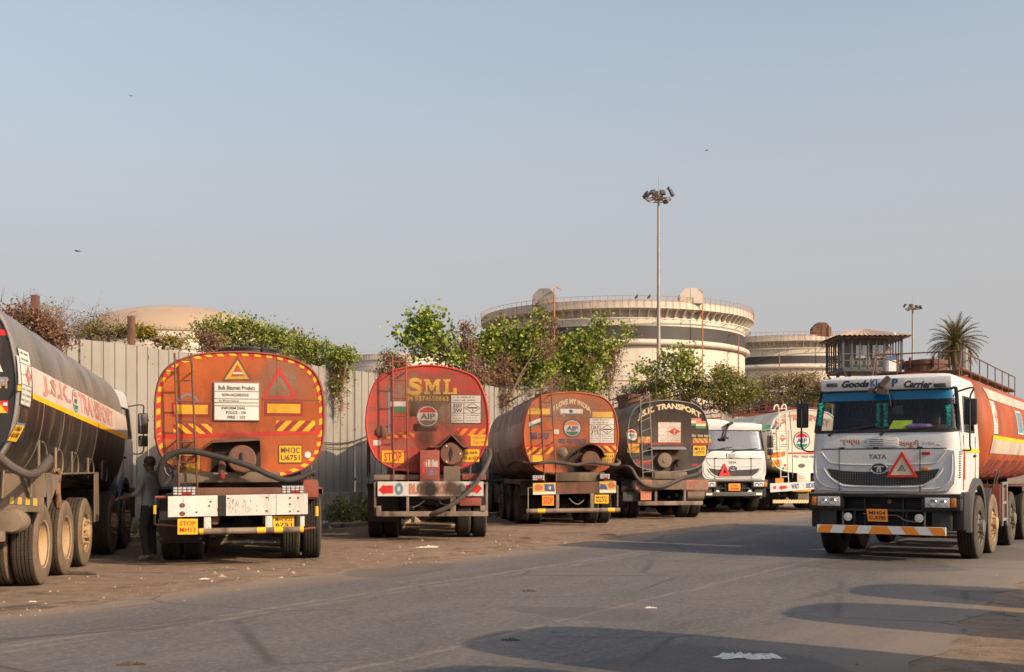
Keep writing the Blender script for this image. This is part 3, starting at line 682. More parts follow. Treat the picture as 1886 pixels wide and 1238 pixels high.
    if not detail: return
    # ---- front of the cab
    fn = lambda a, b, d: (a, L + d, b)
    mb = MB().prism([(-1.06, 1.71), (-1.075, 1.45), (-1.06, 1.22), (-0.98, 1.105), (-0.7, 1.09), (0.7, 1.09), (0.98, 1.105), (1.06, 1.22), (1.075, 1.45), (1.06, 1.71), (0.86, 1.73), (-0.86, 1.73)], fn, -0.06, 0.028)
    for g in (-1, 1):
        mb.tube(spline([fn(g * 0.94, 1.70, 0.028), fn(g * 0.83, 1.56, 0.034), fn(g * 0.74, 1.52, 0.034), fn(g * 0.3, 1.50, 0.034), fn(0, 1.50, 0.034)], 4, False), 0.011, 0, 6)
        mb.tube(spline([fn(g * 0.90, 1.44, 0.03), fn(g * 0.80, 1.30, 0.036), fn(g * 0.64, 1.19, 0.038), fn(g * 0.5, 1.165, 0.038), fn(g * 0.2, 1.155, 0.038), fn(0, 1.155, 0.038)], 4, False), 0.018, 0, 6)
        mb.tube(spline([fn(g * 1.03, 1.66, 0.02), fn(g * 1.03, 1.40, 0.03), fn(g * 0.98, 1.24, 0.03), fn(g * 0.85, 1.15, 0.03), fn(g * 0.6, 1.125, 0.03)], 4, False), 0.013, 0, 6)
    pb = T.bld(mb, 'front_panel', body, smooth=40)
    top = [(-0.85, 1.44), (-0.6, 1.405), (-0.3, 1.39), (0, 1.385), (0.3, 1.39), (0.6, 1.405), (0.85, 1.44)]; low = [(0.78, 1.31), (0.62, 1.205), (0.48, 1.185), (0, 1.175), (-0.48, 1.185), (-0.62, 1.205), (-0.78, 1.31)]
    T.bld(MB().prism(top + low, fn, 0.01, 0.034), 'grille', 'grille')
    mb = MB()
    for i in range(1): P_disc(mb, lambda a, b, o: (-a, L + 0.045 + o, b), 0, (-0.04, 1.44), 0.135, 0.09, 0.0); P_disc(mb, lambda a, b, o: (-a, L + 0.045 + o, b), 1, (-0.04, 1.44), 0.115, 0.072, 0.004)
    mb.tube([(0.04 + 0.125 * math.cos(R(i * 15)), L + 0.047, 1.44 + 0.081 * math.sin(R(i * 15))) for i in range(24)], 0.012, 0, 6, True)
    Pt = lambda a, b, o: (0.04 - a, L + 0.05 + o, 1.44 + b)
    P_poly(mb, Pt, [(-0.085, 0.03), (-0.03, 0.045), (0.03, 0.045), (0.085, 0.03), (0.07, 0.018), (0.025, 0.03), (0.04, -0.055), (0.012, -0.06), (0.0, 0.02), (-0.012, -0.06), (-0.04, -0.055), (-0.025, 0.03), (-0.07, 0.018)], 0, 0.004)
    mb.prism([(-0.09, 1.44), (0.17, 1.44), (0.12, 1.37), (-0.04, 1.37)], fn, 0.0, 0.043, 2)
    T.bld(mb, 'emblem', ['chrome', 'ink', body])
    T.decal('maker_lettering', ['greyink'], lambda mb: P_text(mb, lambda a, b, o: (0.2 - 0.27 * a, L + 0.029 + o, 1.59 + 0.07 * b), 'TATA', 0, bold=0.035))
    mb = MB().box((-0.95, L + 0.001, 1.742), (0.95, L + 0.012, 1.755), 0)
    for x in (0.655, -0.57): mb.tube([(x, L + 0.05, 1.74), (x, L + 0.05, 1.08)], 0.007, 0, 5)
    for x in (0.62, -0.56, 0.1): mb.tube([(x - 0.04, L + 0.02, 1.765), (x + 0.04, L + 0.02, 1.765)], 0.012, 0, 5)
    T.bld(mb, 'panel_strap', 'blackplastic')
    mb = MB().box((-0.24, L - 0.01, 1.775), (0.24, L + 0.018, 1.925), 0, 0.015)
    for i in range(4): mb.box((-0.02 - (0.17 if i == 9 else 0), L + 0.012, 1.795 + i * 0.03), (0.2, L + 0.0195, 1.806 + i * 0.03), 1)
    for i in range(3): mb.box((-0.2, L + 0.014, 1.80 + i * 0.036), (-0.05, L + 0.0215, 1.812 + i * 0.036), 0, 0.004)
    T.bld(mb, 'air_vent', [body, 'blackplastic'])
    for g in (-1, 1):
        mb = MB().box((g * 0.62, L - 0.02, 0.83), (g * 1.10, L + 0.05, 1.02), 1, 0.02).box((g * 0.64, L + 0.03, 0.85), (g * 1.0, L + 0.06, 1.0), 0, 0.015).box((g * 1.01, L + 0.03, 0.855), (g * 1.09, L + 0.056, 0.995), 2, 0.015)
        mb.lathe([(0.06, 0.0), (0.05, 0.012), (0.02, 0.005), (0, 0.0)], (g * 0.76, L + 0.058, 0.925), 'y', 14, 3).lathe([(0.05, 0.0), (0.04, 0.012), (0.0, 0.004)], (g * 0.9, L + 0.058, 0.925), 'y', 12, 3)
        T.bld(mb, 'headlamp', ['lens', 'blackplastic', 'amber', 'chrome'])
        T.bld(MB().lathe([(0.065, -0.03), (0.065, 0.012), (0.05, 0.02), (0, 0.024)], (g * 0.54, L - 0.04, 0.68), 'y', 20), 'fog_lamp', 'lampwhite')
    mb = MB()
    for a, b in (((0.82, 1.97), (0.18, 2.11)), ((0.02, 1.97), (-0.66, 2.06))):
        ya = L + 0.02; mb.tube([(a[0], ya, a[1]), (a[0] - 0.1, ya, a[1] + 0.05), (b[0], ya - 0.05, b[1])], 0.009, 0, 5); mb.tube([(a[0] - 0.2, ya - 0.012, a[1] + 0.06), (b[0] - 0.15, ya - 0.055, b[1] + 0.02)], 0.007, 0, 5); mb.lathe([(0.025, -0.03), (0.02, 0.02), (0, 0.02)], (a[0], ya, a[1]), 'y', 10)
    T.bld(mb, 'wiper', 'blackplastic')
    # cables and brackets in the dark opening between bumper and bar
    mb = MB()
    for x in (0.42, -0.37): T.bld(MB().box((x, L - 0.05, 0.5), (x + 0.03, L - 0.02, 0.82), 0, 0.004), 'bar_bracket', 'chassis')
    T.bld(MB().tube(spline([(0.3, L - 0.03, 0.74), (0.1, L + 0.0, 0.70), (-0.2, L, 0.72), (-0.35, L + 0.0, 0.64), (-0.55, L - 0.03, 0.62)], 4, False), 0.007, 0, 5), 'cable', 'bar_grey')

PROF = dict(
 a=[(0, 0), (.28, .008), (.53, .030), (.78, .092), (.925, .19), (.988, .33), (1, .5), (.988, .68), (.925, .805), (.78, .90), (.51, .962), (.25, .992), (0, 1)],
 b=[(0, 0), (.25, .012), (.45, .034), (.66, .07), (.79, .115), (.89, .205), (.965, .335), (1, .48), (.995, .62), (.93, .77), (.80, .885), (.57, .955), (.28, .99), (0, 1)],
 c=[(0, 0), (.25, .010), (.45, .026), (.68, .062), (.86, .155), (.955, .30), (1, .50), (.97, .68), (.89, .82), (.74, .925), (.45, .98), (0, 1)],
)
ANG = 'tank trucks parked nose to the wall'
GA = dict(group=ANG)
PZ = lambda ox, oy, k: (ox, oy, k)

# ---------------------------------------------------------------- orange tanker with hazard tape (second from the left edge)
T = Truck('tank_truck', 'orange tank truck seen from behind, edged with red and yellow tape, white notice board', 'tank truck', -4.06, 17.07, 12.0, PZ(260, 600, 2.6917), ANG)
T.fy = T.L - 1.4
T.tank(PROF['a'], 1.25, 3.20, 1.24, ['orange_a', 'orange_a', 'rustred'], L=7.0)
T.border(88, 0.925, 0.975)
T.hatch(0.75, 0.42, 0.10, 'blackplastic', 0.1)
for y in (3.5,): T.hatch(y, 0.3, 0.2, 'rust')
T.axles((1.25, 2.60), (3.9, T.fy, T.fy - 1.35)); T.skirts((4.6, 5.8)); cab(T)
T.mudguard(0.55, 3.3, 1, 'rust'); T.mudguard(0.55, 3.3, -1); T.flap(0.55, -1, 'chassis', 0.3, 1.0)
T.ladder([(165, 135), (248, 135), (189, 845), (280, 845)], -0.22, 'rust', 7)
def f(mb):                                          # painted hollow triangle
    for (a, b, c), m in ((((478, 150), (398, 275), (548, 272)), 0), (((478, 170), (413, 266), (534, 264)), 1), (((477, 190), (445, 252), (512, 250)), 2)):
        mb.add([T.pt(*p, -0.004 - 0.002 * m) for p in (a, b, c)], [(0, 1, 2)], m)
    mb.add([T.pt(*p, -0.011) for p in ((456, 230), (500, 230), (505, 240), (452, 240))], [(0, 1, 2, 3)], 3)
T.decal('warning_triangle', ['rust', 'gold', 'orange_a', 'signwhite'], f)
def f(mb):
    o = [(684, 204), (595, 362), (778, 362)]; i = [(683, 236), (617, 350), (754, 348)]
    for k in range(3):
        mb.add([T.pt(*p, -0.005) for p in (o[k], o[(k + 1) % 3], i[(k + 1) % 3], i[k])], [(0, 1, 2, 3)])
T.decal('red_triangle', ['red'], f)
P = T.rect(360, 282, 587, 470, -0.03); mb = MB(); a, b = Vector(P(0, 0)), Vector(P(1, 1)); mb.box((a.x, -0.028, a.z), (b.x, -0.002, b.z), 0, 0.003)
P_rect(mb, P, 0); P_frame(mb, P, 1, w=0.02, h=0.024)
for z in (0.76, 0.565, 0.385): P_rect(mb, P, 1, (0.02, z - 0.012, 0.98, z + 0.012), 0.003)
P_text(mb, P, 'Bulk Bitumen Product', 2, (0.1, 0.80, 0.9, 0.91)); P_text(mb, P, 'NON-HAZARDOUS', 2, (0.18, 0.63, 0.76, 0.71)); P_text(mb, P, 'In Emergency', 2, (0.12, 0.48, 0.55, 0.54)); P_rect(mb, P, 3, (0.02, 0.455, 0.97, 0.475), 0.004)
P_text(mb, P, 'INFORM DIAL', 2, (0.17, 0.29, 0.7, 0.36)); P_text(mb, P, 'POLICE - 100', 2, (0.27, 0.17, 0.7, 0.25)); P_text(mb, P, 'FIRE - 101', 2, (0.30, 0.05, 0.68, 0.13))
T.bld(mb, 'notice_board', ['signwhite', 'greysteel', 'ink', 'rust'], fix=False)
for n_, (u0, v0, u1, v1) in (('left', (153, 382, 344, 450)), ('right', (612, 378, 802, 445))):
    def f(mb):
        P = T.rect(u0, v0, u1, v1, -0.004); P_rect(mb, P, 0); P_rect(mb, P, 1, (0.07, 0.18, 0.93, 0.84), 0.003)
    T.decal('reflector_panel', ['dkred', 'yellow'], f)
T.decal('stripe_panel', ['dkred', 'yellow'], lambda mb: P_stripes(mb, T.rect(160, 487, 352, 535, -0.004), 3, -0.3, 0, 1))
T.decal('stripe_panel', ['dkred', 'yellow'], lambda mb: P_stripes(mb, T.rect(668, 472, 862, 522, -0.004), 3, 0.26, 0, 1))
def f(mb):
    q = T.quad([(63, 560), (888, 537), (888, 518), (63, 541)], -0.003); P_rect(mb, q, 0)
T.decal('red_band', ['red'], f)
T.decal('faded_arc', ['faintblue'], lambda mb: [mb.add([T.pt(233 + r_ * math.cos(R(t)), 395 - r_ * 1.02 * math.sin(R(t)), -0.004) for t, r_ in ((a, 46), (a + 12, 46), (a + 12, 58), (a, 58))], [(0, 1, 2, 3)]) for a in range(0, 180, 12)])
T.decal('seam', ['rust'], lambda mb: (P_rect(mb, T.rect(600, 367, 888, 370, -0.003), 0), P_rect(mb, T.rect(672, 130, 674, 368, -0.003), 0)))
T.plate(681, 590, 798, 682, ['MH13C', 'U6751'])
T.plate(190, 640, 290, 725, ['STOP', ''], mats=('yellow', 'yellow', 'red'), name='stop_sign')
T.decal('round_reflector', ['lampwhite'], lambda mb: P_disc(mb, T.rect(810, 624, 842, 656, -0.006), 0))
# pump recess with hood and cover
mb = MB(); a, b = T.pt(350, 780, -0.02), T.pt(592, 572, -0.02); mb.box((a.x, -0.012, a.z + 0.05), (b.x, 0.0, b.z), 0)
h0, h1 = T.pt(262, 640, -0.2), T.pt(352, 574, -0.2); h2, h3 = T.pt(588, 562, -0.2), T.pt(592, 628, -0.2)
for p, q in ((h0, h1), (h1, h2), (h2, h3)): mb.add([(p.x, -0.2, p.z), (q.x, -0.2, q.z), (q.x, 0, q.z + 0.03), (p.x, 0, p.z + 0.03), (p.x, -0.2, p.z - 0.02), (q.x, -0.2, q.z - 0.02)], [(0, 1, 2, 3), (0, 1, 5, 4)], 1)
T.bld(mb, 'pump_hood', ['chassis', 'rust'])
c = T.pt(500, 662, -0.06); mb = MB().lathe([(0.21, 0.06), (0.21, -0.06), (0.19, -0.075), (0, -0.07)], (c.x, -0.06, c.z), 'y', 26); mb.box((c.x - 0.02, -0.165, c.z - 0.06), (c.x + 0.015, -0.12, c.z + 0.1), 1, 0.008)
T.bld(mb, 'manway_cover', ['rust', 'chassis'])
mb = MB(); a, b = T.pt(180, 772, -0.05), T.pt(690, 690, -0.05); mb.box((a.x, -0.04, a.z - 0.02), (b.x, 0.3, a.z + 0.14), 0, 0.03); T.bld(mb, 'drip_tray', 'dusty')
c = T.pt(400, 700, -0.15); mb = MB().tube([(c.x, 0, c.z + 0.05), (c.x, -0.15, c.z), (c.x, -0.16, c.z - 0.12)], 0.06, 0, 10).tube([(c.x - 0.12, -0.18, c.z - 0.1), (c.x + 0.08, -0.18, c.z - 0.1)], 0.015, 1, 6).lathe([(0, -0.02), (0.03, -0.015), (0.03, 0.015), (0, 0.02)], (c.x + 0.02, -0.2, c.z - 0.14), 'y', 10, 2)
T.bld(mb, 'outlet_valve', ['rust', 'greysteel', 'redlens'])
T.tube_px('hose', [(175, 715, -0.06), (110, 790, -0.16), (90, 740, -0.28), (110, 672, -0.34), (165, 632, -0.34), (240, 622, -0.34), (340, 640, -0.33), (450, 668, -0.32), (560, 705, -0.3), (640, 742, -0.27), (720, 765, -0.2), (790, 752, -0.12), (850, 725, -0.06), (858, 742, -0.02)], 0.045, 'hose', 10)
T.lamp_grid(158, 800, 270, 840, -0.30); T.lamp_grid(697, 794, 806, 830, -0.30)
T.tube_px('ladder_stay', [(112, 690, -0.1), (125, 730, -0.15), (148, 745, -0.1), (140, 705, -0.05)], 0.008, 'greysteel')
# bumper board, posts and under-run bar
P = T.quad([(133, 949), (826, 934), (826, 832), (133, 846)], -0.42); mb = MB()
def slab(mb, P, th, m=0):
    v = [P(0, 0), P(1, 0), P(1, 1), P(0, 1)]; w = [(p[0], p[1] + th, p[2]) for p in v]; mb.add(v + w, [(0, 1, 2, 3), (7, 6, 5, 4), (0, 4, 5, 1), (1, 5, 6, 2), (2, 6, 7, 3), (3, 7, 4, 0)], m)
slab(mb, P, 0.05); P_rect(mb, P, 1, (0.35, 0.0, 0.41, 1.0), 0.002)
for x, y in ((0.10, 0.15), (0.1, 0.55), (0.2, 0.2), (0.3, 0.7), (0.29, 0.5), (0.7, 0.85), (0.7, 0.2), (0.87, 0.8), (0.87, 0.5), (0.87, 0.15), (0.93, 0.8), (0.93, 0.15)): P_disc(mb, P, 2, (x, y), 0.009 if x != 0.10 else 0.022, 0.05 if x != 0.10 else 0.12, 0.003, n=9)
P_rect(mb, P, 2, (0.768, 0, 0.771, 1), 0.002)
g = random.Random(6)
for k in range(44):
    x = min(0.93, max(0.12, g.gauss(0.5, 0.07))) if k < 34 else g.uniform(0.06, 0.95); y = g.uniform(0.05, 0.7); P_rect(mb, P, 1 if g.random() < 0.6 else 2, (x, y, x + g.uniform(0.001, 0.003), min(0.97, y + g.uniform(0.05, 0.22))), 0.0035)
T.bld(mb, 'bumper_board', ['white_old', 'chassis', 'rust'], fix=False)
for u in (328, 633): T.box_px('bumper_post', u - 18, 936, u + 18, 1012, -0.40, -0.30, 'white_old', 0.02)
for u in (798,): T.box_px('bumper_post', u - 10, 942, u + 12, 995, -0.38, -0.34, 'white_old', 0.01)
a, b = T.pt(190, 1022, -0.38), T.pt(806, 1010, -0.38); mb = MB()
ts = [0, 0.16, 0.19, 0.62, 0.69, 0.76, 0.83, 0.97, 1.0]
for i in range(len(ts) - 1): mb.tube([a.lerp(b, ts[i]), a.lerp(b, ts[i + 1])], 0.047, i % 2, 12)
T.bld(mb, 'underrun_bar', ['bar_grey', 'yellow'])
T.plate(181, 957, 280, 1035, ['STOP', 'MH13'], -0.44, ('yellow', 'yellow', 'red'), False, 'stop_sign', 0.012)
T.plate(655, 942, 758, 1004, ['MH13CU', '6751'], -0.33, ('yellow', 'yellow', 'ink'), False, 'number_plate', 0.012)
for g, (u, v0, v1) in ((-1, (68, 850, 985)), (1, (870, 850, 1000))):
    a, b = T.pt(u, v0, -0.2), T.pt(u, v1, -0.2); mb = MB().tube([a, b], 0.022, 0, 8); m0, m1 = a.lerp(b, 0.3), a.lerp(b, 0.62); mb.tube([m0, m1], 0.026, 1, 8); mb.tube([b, (g * 0.85, -0.2, b.z - 0.03)], 0.016, 2, 6); mb.tube([a, (g * 0.85, -0.1, a.z)], 0.02, 2, 6)
    T.bld(mb, 'side_marker_post', ['chassis', 'yellow', 'rustred'])
T.box_px('rear_fender', 798, 762, 880, 862, -0.1, 0.5, 'rustred', 0.06)
mb = MB().box((-0.95, -0.30, 1.02), (0.95, -0.1, 1.16), 0, 0.02); mb.box((-0.4, -0.3, 0.62), (-0.32, 0.4, 1.0), 0, 0.01).box((0.32, -0.3, 0.62), (0.4, 0.4, 1.0), 0, 0.01); T.bld(mb, 'rear_crossmember', 'rust')
T.stain(300, 520, 640, 800); T.stain(330, 600, 480, 790, 'soot', -0.012); T.stain(70, 560, 330, 780, 'grime', -0.007); T.stain(500, 130, 880, 420, 'dustfilm', -0.002)
mb = MB()
for i in range(26): a = R(i * 360 / 26 + 5); mb.lathe([(0.012, 0), (0.008, -0.008), (0, -0.009)], (1.25 * 0.90 * math.copysign(abs(math.cos(a)) ** 0.55, math.cos(a)), -0.001, 2.21 + 0.98 * 0.90 * math.copysign(abs(math.sin(a)) ** 0.55, math.sin(a))), 'y', 8)
T.bld(mb, 'rivet_ring', 'rustred')
T.stain(-120, 60, 1080, 860, 'dustveil', -0.0145, 'dust_film'); T.stain(60, 100, 900, 800, 'streakveil', -0.0155, 'run_marks')
TA = T

# ---------------------------------------------------------------- faded red tanker
T = Truck('tank_truck', 'faded red tank truck seen from behind with three big yellow letters', 'tank truck', -1.69, 22.8, 4.0, PZ(640, 600, 2.879), ANG)
T.fy = T.L - 1.4
T.tank(PROF['b'], 1.235, 3.52, 1.33, ['red_b', 'red_b', 'red_rim'], L=6.9)
T.hatch(3.0, 0.35, 0.2, 'rustred'); T.axles((1.2, 2.55), (3.9, T.fy)); T.skirts((4.6, 5.8)); cab(T)
for g in (-1, 1): T.mudguard(0.5, 3.2, g, 'rust'); T.flap(0.6, g, 'chassis', 0.35 if g < 0 else 0.7, 1.1)
T.ladder([(238, 158), (308, 158), (245, 828), (322, 826)], -0.24, 'rustred', 7)
def slabs(mb):
    """SML in slab-serif capitals"""
    P = T.rect(318, 284, 580, 362, -0.004)
    def bar(*r): P_rect(mb, P, 0, r, 0.002)
    pts = spline([(0.27, 0.80), (0.22, 0.93), (0.14, 0.95), (0.06, 0.86), (0.06, 0.70), (0.14, 0.55), (0.23, 0.44), (0.27, 0.28), (0.22, 0.1), (0.13, 0.05), (0.05, 0.1), (0.02, 0.24)], 4, False)
    for i in range(len(pts) - 1):
        a, b = pts[i], pts[i + 1]; d = (b - a); n = Vector((-d.y * 0.3, d.x * 3.3)).normalized(); w = 0.032 + 0.018 * math.sin(math.pi * i / len(pts) * 1.0); n = Vector((n.x * w, n.y * w * 3.3))
        P_poly(mb, P, [tuple(a - n), tuple(b - n), tuple(b + n), tuple(a + n)], 0, 0.002 + 0.0004 * (i % 3))
    bar(0.0, 0.02, 0.035, 0.32); bar(0.255, 0.66, 0.29, 0.98)
    bar(0.335, 0.0, 0.45, 0.14); bar(0.53, 0.0, 0.67, 0.14); bar(0.335, 0.86, 0.42, 1.0); bar(0.585, 0.86, 0.67, 1.0); bar(0.365, 0.14, 0.405, 0.86); bar(0.575, 0.14, 0.645, 0.86)
    P_poly(mb, P, [(0.365, 0.98), (0.44, 0.98), (0.53, 0.42), (0.50, 0.22), (0.475, 0.22)], 0, 0.003); P_poly(mb, P, [(0.645, 0.98), (0.575, 0.98), (0.47, 0.40), (0.495, 0.22)], 0, 0.0036)
    bar(0.72, 0.86, 0.87, 1.0); bar(0.76, 0.14, 0.83, 0.86); bar(0.72, 0.0, 1.0, 0.14); bar(0.93, 0.14, 1.0, 0.42)
T.decal('painted_name', ['gold'], slabs)
T.decal('phone_number', ['gold'], lambda mb: P_text(mb, T.rect(320, 374, 536, 398, -0.004), 'M 9374658663', 0))
T.decal('emblem', ['greyink', 'signwhite', 'red', 'greyink', 'greyink'], lambda mb: P_logo(mb, T.rect(362, 420, 488, 540, -0.004), 0, 1, 2, 3, 4))
T.decal('hazard_panel', ['signwhite', 'ink', 'greyink'], lambda mb: P_hazard(mb, T.rect(547, 367, 709, 518, -0.004), 0, 1, 0, False, (('3257', 0.56), ('2W', 0.38)), 3))
T.decal('stripe_panel', ['red_rim', 'orange'], lambda mb: P_stripes(mb, T.rect(205, 567, 354, 597, -0.003), 3, -0.22, 0, 1))
T.decal('stripe_panel', ['red_rim', 'orange'], lambda mb: P_stripes(mb, T.rect(582, 545, 732, 584, -0.003), 3, 0.24, 0, 1))
T.plate(653, 578, 744, 636, ['GJ06B', 'X6100'], mats=('yellow', 'yellow', 'brownink'), frame=False)
T.plate(608, 656, 699, 722, ['GJ-06B', 'X-6100'], frame=False)
T.plate(183, 662, 299, 728, ['STOP'], mats=('yellow', 'yellow', 'red'), frame=False, name='stop_sign')
T.stain(350, 520, 470, 690, 'soot')
T.stain(330, 350, 760, 560, 'dustfilm', -0.0022)
T.stain(120, 230, 560, 480, 'dustfilm', -0.0018)
T.stain(520, 560, 640, 780, 'grime')
T.decal('white_patch', ['signwhite'], lambda mb: P_rect(mb, T.rect(136, 607, 177, 635, -0.004), 0))
T.decal('faded_sticker', ['faintblue', 'signwhite', 'green'], lambda mb: (P_rect(mb, T.rect(228, 402, 312, 428, -0.004), 1), P_rect(mb, T.rect(250, 428, 312, 458, -0.004), 2), P_rect(mb, T.rect(214, 350, 226, 600, -0.0035), 0)))
c = T.pt(180, 560, -0.06); T.bld(MB().lathe([(0.115, 0.06), (0.115, 0.0), (0.09, -0.015), (0, -0.02)], (c.x, -0.03, c.z), 'y', 20), 'sampling_cap', 'rust')
# chevron hood, round manway, oxide box and stand
mb = MB(); pk, l0, r0 = T.pt(551, 577, -0.26), T.pt(487, 640, -0.26), T.pt(614, 641, -0.26); l1, r1 = T.pt(435, 642, -0.26), T.pt(655, 641, -0.26)
for p, q in ((l1, l0), (l0, pk), (pk, r0), (r0, r1)): mb.add([(p.x, -0.26, p.z), (q.x, -0.26, q.z), (q.x, 0, q.z + 0.02), (p.x, 0, p.z + 0.02), (p.x, -0.26, p.z - 0.018), (q.x, -0.26, q.z - 0.018)], [(0, 1, 2, 3), (0, 1, 5, 4)])
T.bld(mb, 'rain_hood', 'rust')
c = T.pt(549, 680, -0.22); mb = MB().lathe([(0.225, 0.2), (0.225, 0.0), (0.205, -0.02), (0, -0.02)], (c.x, -0.2, c.z), 'y', 30); mb.prism([(c.x - 0.035, c.z), (c.x, c.z + 0.13), (c.x + 0.04, c.z + 0.02), (c.x, c.z - 0.13)], lambda a, b, d: (a, d, b), -0.24, -0.215, 1)
for i in range(3): a = R(-90 + 120 * i + 90); mb.lathe([(0.02, 0), (0.012, -0.02), (0, -0.02)], (c.x + 0.18 * math.cos(a), -0.22, c.z + 0.18 * math.sin(a)), 'y', 8, 2)
T.bld(mb, 'manway_cover', ['rust', 'chassis', 'signwhite'])
T.box_px('control_box', 384, 660, 488, 830, -0.45, -0.02, 'rustred', 0.015)
T.decal('box_lettering', ['faintblue', 'red', 'signwhite'], lambda mb: (P_scrib(mb, T.rect(408, 718, 482, 760, -0.452), 2, (0, 0, 1, 1), 1, 4, thick=0.9), P_scrib(mb, T.rect(414, 765, 480, 806, -0.452), 0, (0, 0, 1, 1), 1, 9, thick=0.9), P_rect(mb, T.rect(398, 720, 408, 785, -0.452), 1)))
T.box_px('stand_plate', 510, 745, 597, 826, -0.32, -0.1, 'dusty', 0.01)
P = T.rect(160, 826, 721, 904, -0.46); mb = MB(); slab(mb, P, 0.03)
P_poly(mb, P, [(0.005, 0.42), (0.06, 0.82), (0.06, 0.72), (0.145, 0.74), (0.145, 0.18), (0.06, 0.18), (0.06, 0.08)], 1)
P_poly(mb, P, [(0.99, 0.52), (0.93, 0.95), (0.93, 0.76), (0.83, 0.76), (0.83, 0.24), (0.93, 0.24), (0.93, 0.1)], 1)
P_text(mb, P, 'O', 2, (0.16, 0.08, 0.24, 0.92), 0.004, 0.08); P_text(mb, P, 'BLOW HORN', 3, (0.295, 0.12, 0.74, 0.88), 0.004, 0.05); P_text(mb, P, 'O', 2, (0.76, 0.12, 0.83, 0.88), 0.004, 0.08)
T.bld(mb, 'bumper_board', ['white_old', 'red', 'wornblue', 'pinkred'], fix=False)
for u0, u1, k in ((360, 480, 'grime'), (400, 490, 'soot'), (500, 625, 'grime'), (350, 640, 'dustfilm')): T.stain(u0, 805, u1, 925, k, -0.475 - 0.003 * (u1 % 4))
mb = MB()
def beam(u0, v0, u1, v1, y0, y1, m=0): a, b = T.pt(u0, v1, y0), T.pt(u1, v0, y0); mb.box((a.x, y0, a.z), (b.x, y1, b.z), m, 0.008)
beam(152, 984, 745, 1012, -0.5, -0.40, 0); beam(152, 955, 178, 1010, -0.52, -0.46, 0); beam(704, 953, 732, 984, -0.52, -0.46)
beam(140, 830, 152, 1008, -0.42, -0.38); beam(733, 830, 744, 1008, -0.42, -0.38); beam(312, 905, 326, 985, -0.44, -0.4); beam(545, 905, 575, 985, -0.44, -0.36); beam(140, 790, 735, 818, -0.2, -0.1)
T.bld(mb, 'bumper_frame', 'bar_grey')
T.box_px('tail_lamp_box', 596, 903, 710, 955, -0.42, -0.3, 'rustred', 0.012)
T.box_px('side_board', 608, 785, 735, 818, -0.3, -0.1, 'rustred', 0.01)
T.tube_px('hose', [(752, 660, 0.1), (755, 690, -0.1), (738, 740, -0.3), (705, 800, -0.52), (660, 860, -0.56), (600, 915, -0.56), (540, 958, -0.56), (480, 985, -0.54), (420, 1012, -0.4), (390, 1022, -0.1)], 0.046, 'hose_grey', 10)
for pts in ([(345, 965, -0.3), (380, 950, -0.3), (408, 925, -0.3)], [(485, 925, -0.3), (500, 945, -0.3), (530, 950, -0.3)]): T.tube_px('cable', pts, 0.012, 'bar_grey')
mb = MB().box((-0.45, -0.1, 0.72), (0.45, 0.1, 0.98), 0, 0.02); T.bld(mb, 'rear_crossmember', 'chassis')
T.bld(MB().lathe([(0, -0.14), (0.1, -0.1), (0.14, 0), (0.1, 0.1), (0, 0.14)], (-0.12, 0.9, 0.52), 'y', 14), 'axle_cover', 'dusty')
T.bld(MB().box((-1.22, 0.2, 1.25), (-1.16, 0.5, 2.1), 0, 0.02), 'side_board', 'chassis')
T.stain(-60, 100, 920, 900, 'dustveil', -0.0145, 'dust_film'); T.stain(250, 220, 760, 640, 'dustveil', -0.0152, 'dust_film'); T.stain(100, 210, 760, 780, 'streakveil', -0.016, 'run_marks')
TB = T

# ---------------------------------------------------------------- dusty orange tanker with brown sides
T = Truck('tank_truck', 'dusty orange tank truck with grimy brown sides and a round tricolour emblem', 'tank truck', 1.50, 28.8, 9.0, PZ(880, 680, 3.868), ANG, pitch=1.5)
T.fy = T.L - 1.4
T.tank(PROF['c'], 1.235, 3.38, 1.25, ['shell_c', 'orange_c', 'orange_c'], L=6.9)
T.hatch(3.0, 0.35, 0.2, 'rust'); T.catwalk(0.6, 6.2, 'rust', rails=False); T.axles((1.2, 2.55), (3.9, T.fy, T.fy - 1.35)); T.skirts((4.6, 5.6)); cab(T)
for g in (-1, 1): T.mudguard(0.5, 3.2, g, 'dusty'); T.flap(0.55, g, 'chassis', 0.75, 1.1)
T.decal('side_band', ['band_c'], lambda mb: P_rect(mb, T.side([(6.7, 1.86), (0.12, 2.02), (0.12, 2.62), (6.7, 2.46)], -1), 0, nx=14, ny=8, o=0.008))
T.decal('arched_lettering', ['cream_ink'], lambda mb: P_text(mb, T.rect(540, 205, 805, 255, -0.004), 'I LOVE MY INDIA', 0, (0, 0.15, 1, 0.85), warp=lambda s_: -1.1 * (2 * s_ - 0.95) ** 2, bold=0.03))
def f(mb):
    P_rect(mb, T.rect(588, 284, 748, 316, -0.004), 0, o=0); P_disc(mb, T.rect(588, 284, 748, 316, -0.004), 1, (0.47, 0.5), 0.09, 0.4, 0.002); P_poly(mb, T.rect(605, 316, 720, 335, -0.004), [(0, 1), (1, 1), (0.75, 0), (0.3, 0)], 2)
T.decal('small_banner', ['signwhite', 'blue', 'greyink'], f)
T.decal('emblem', ['blue', 'signwhite', 'orange', 'green', 'blue'], lambda mb: P_logo(mb, T.rect(606, 356, 740, 486, -0.004), 0, 1, 2, 3, 4))
def f(mb):
    P = T.quad([(364, 425), (453, 385), (453, 345), (364, 380)], -0.004)
    for a, b, m in ((0, 0.34, 2), (0.34, 0.66, 1), (0.66, 1, 0)): P_rect(mb, P, m, (0, a, 1, b), 0)
T.decal('flag_sticker', ['signwhite', 'signwhite', 'green', 'orange'], f)
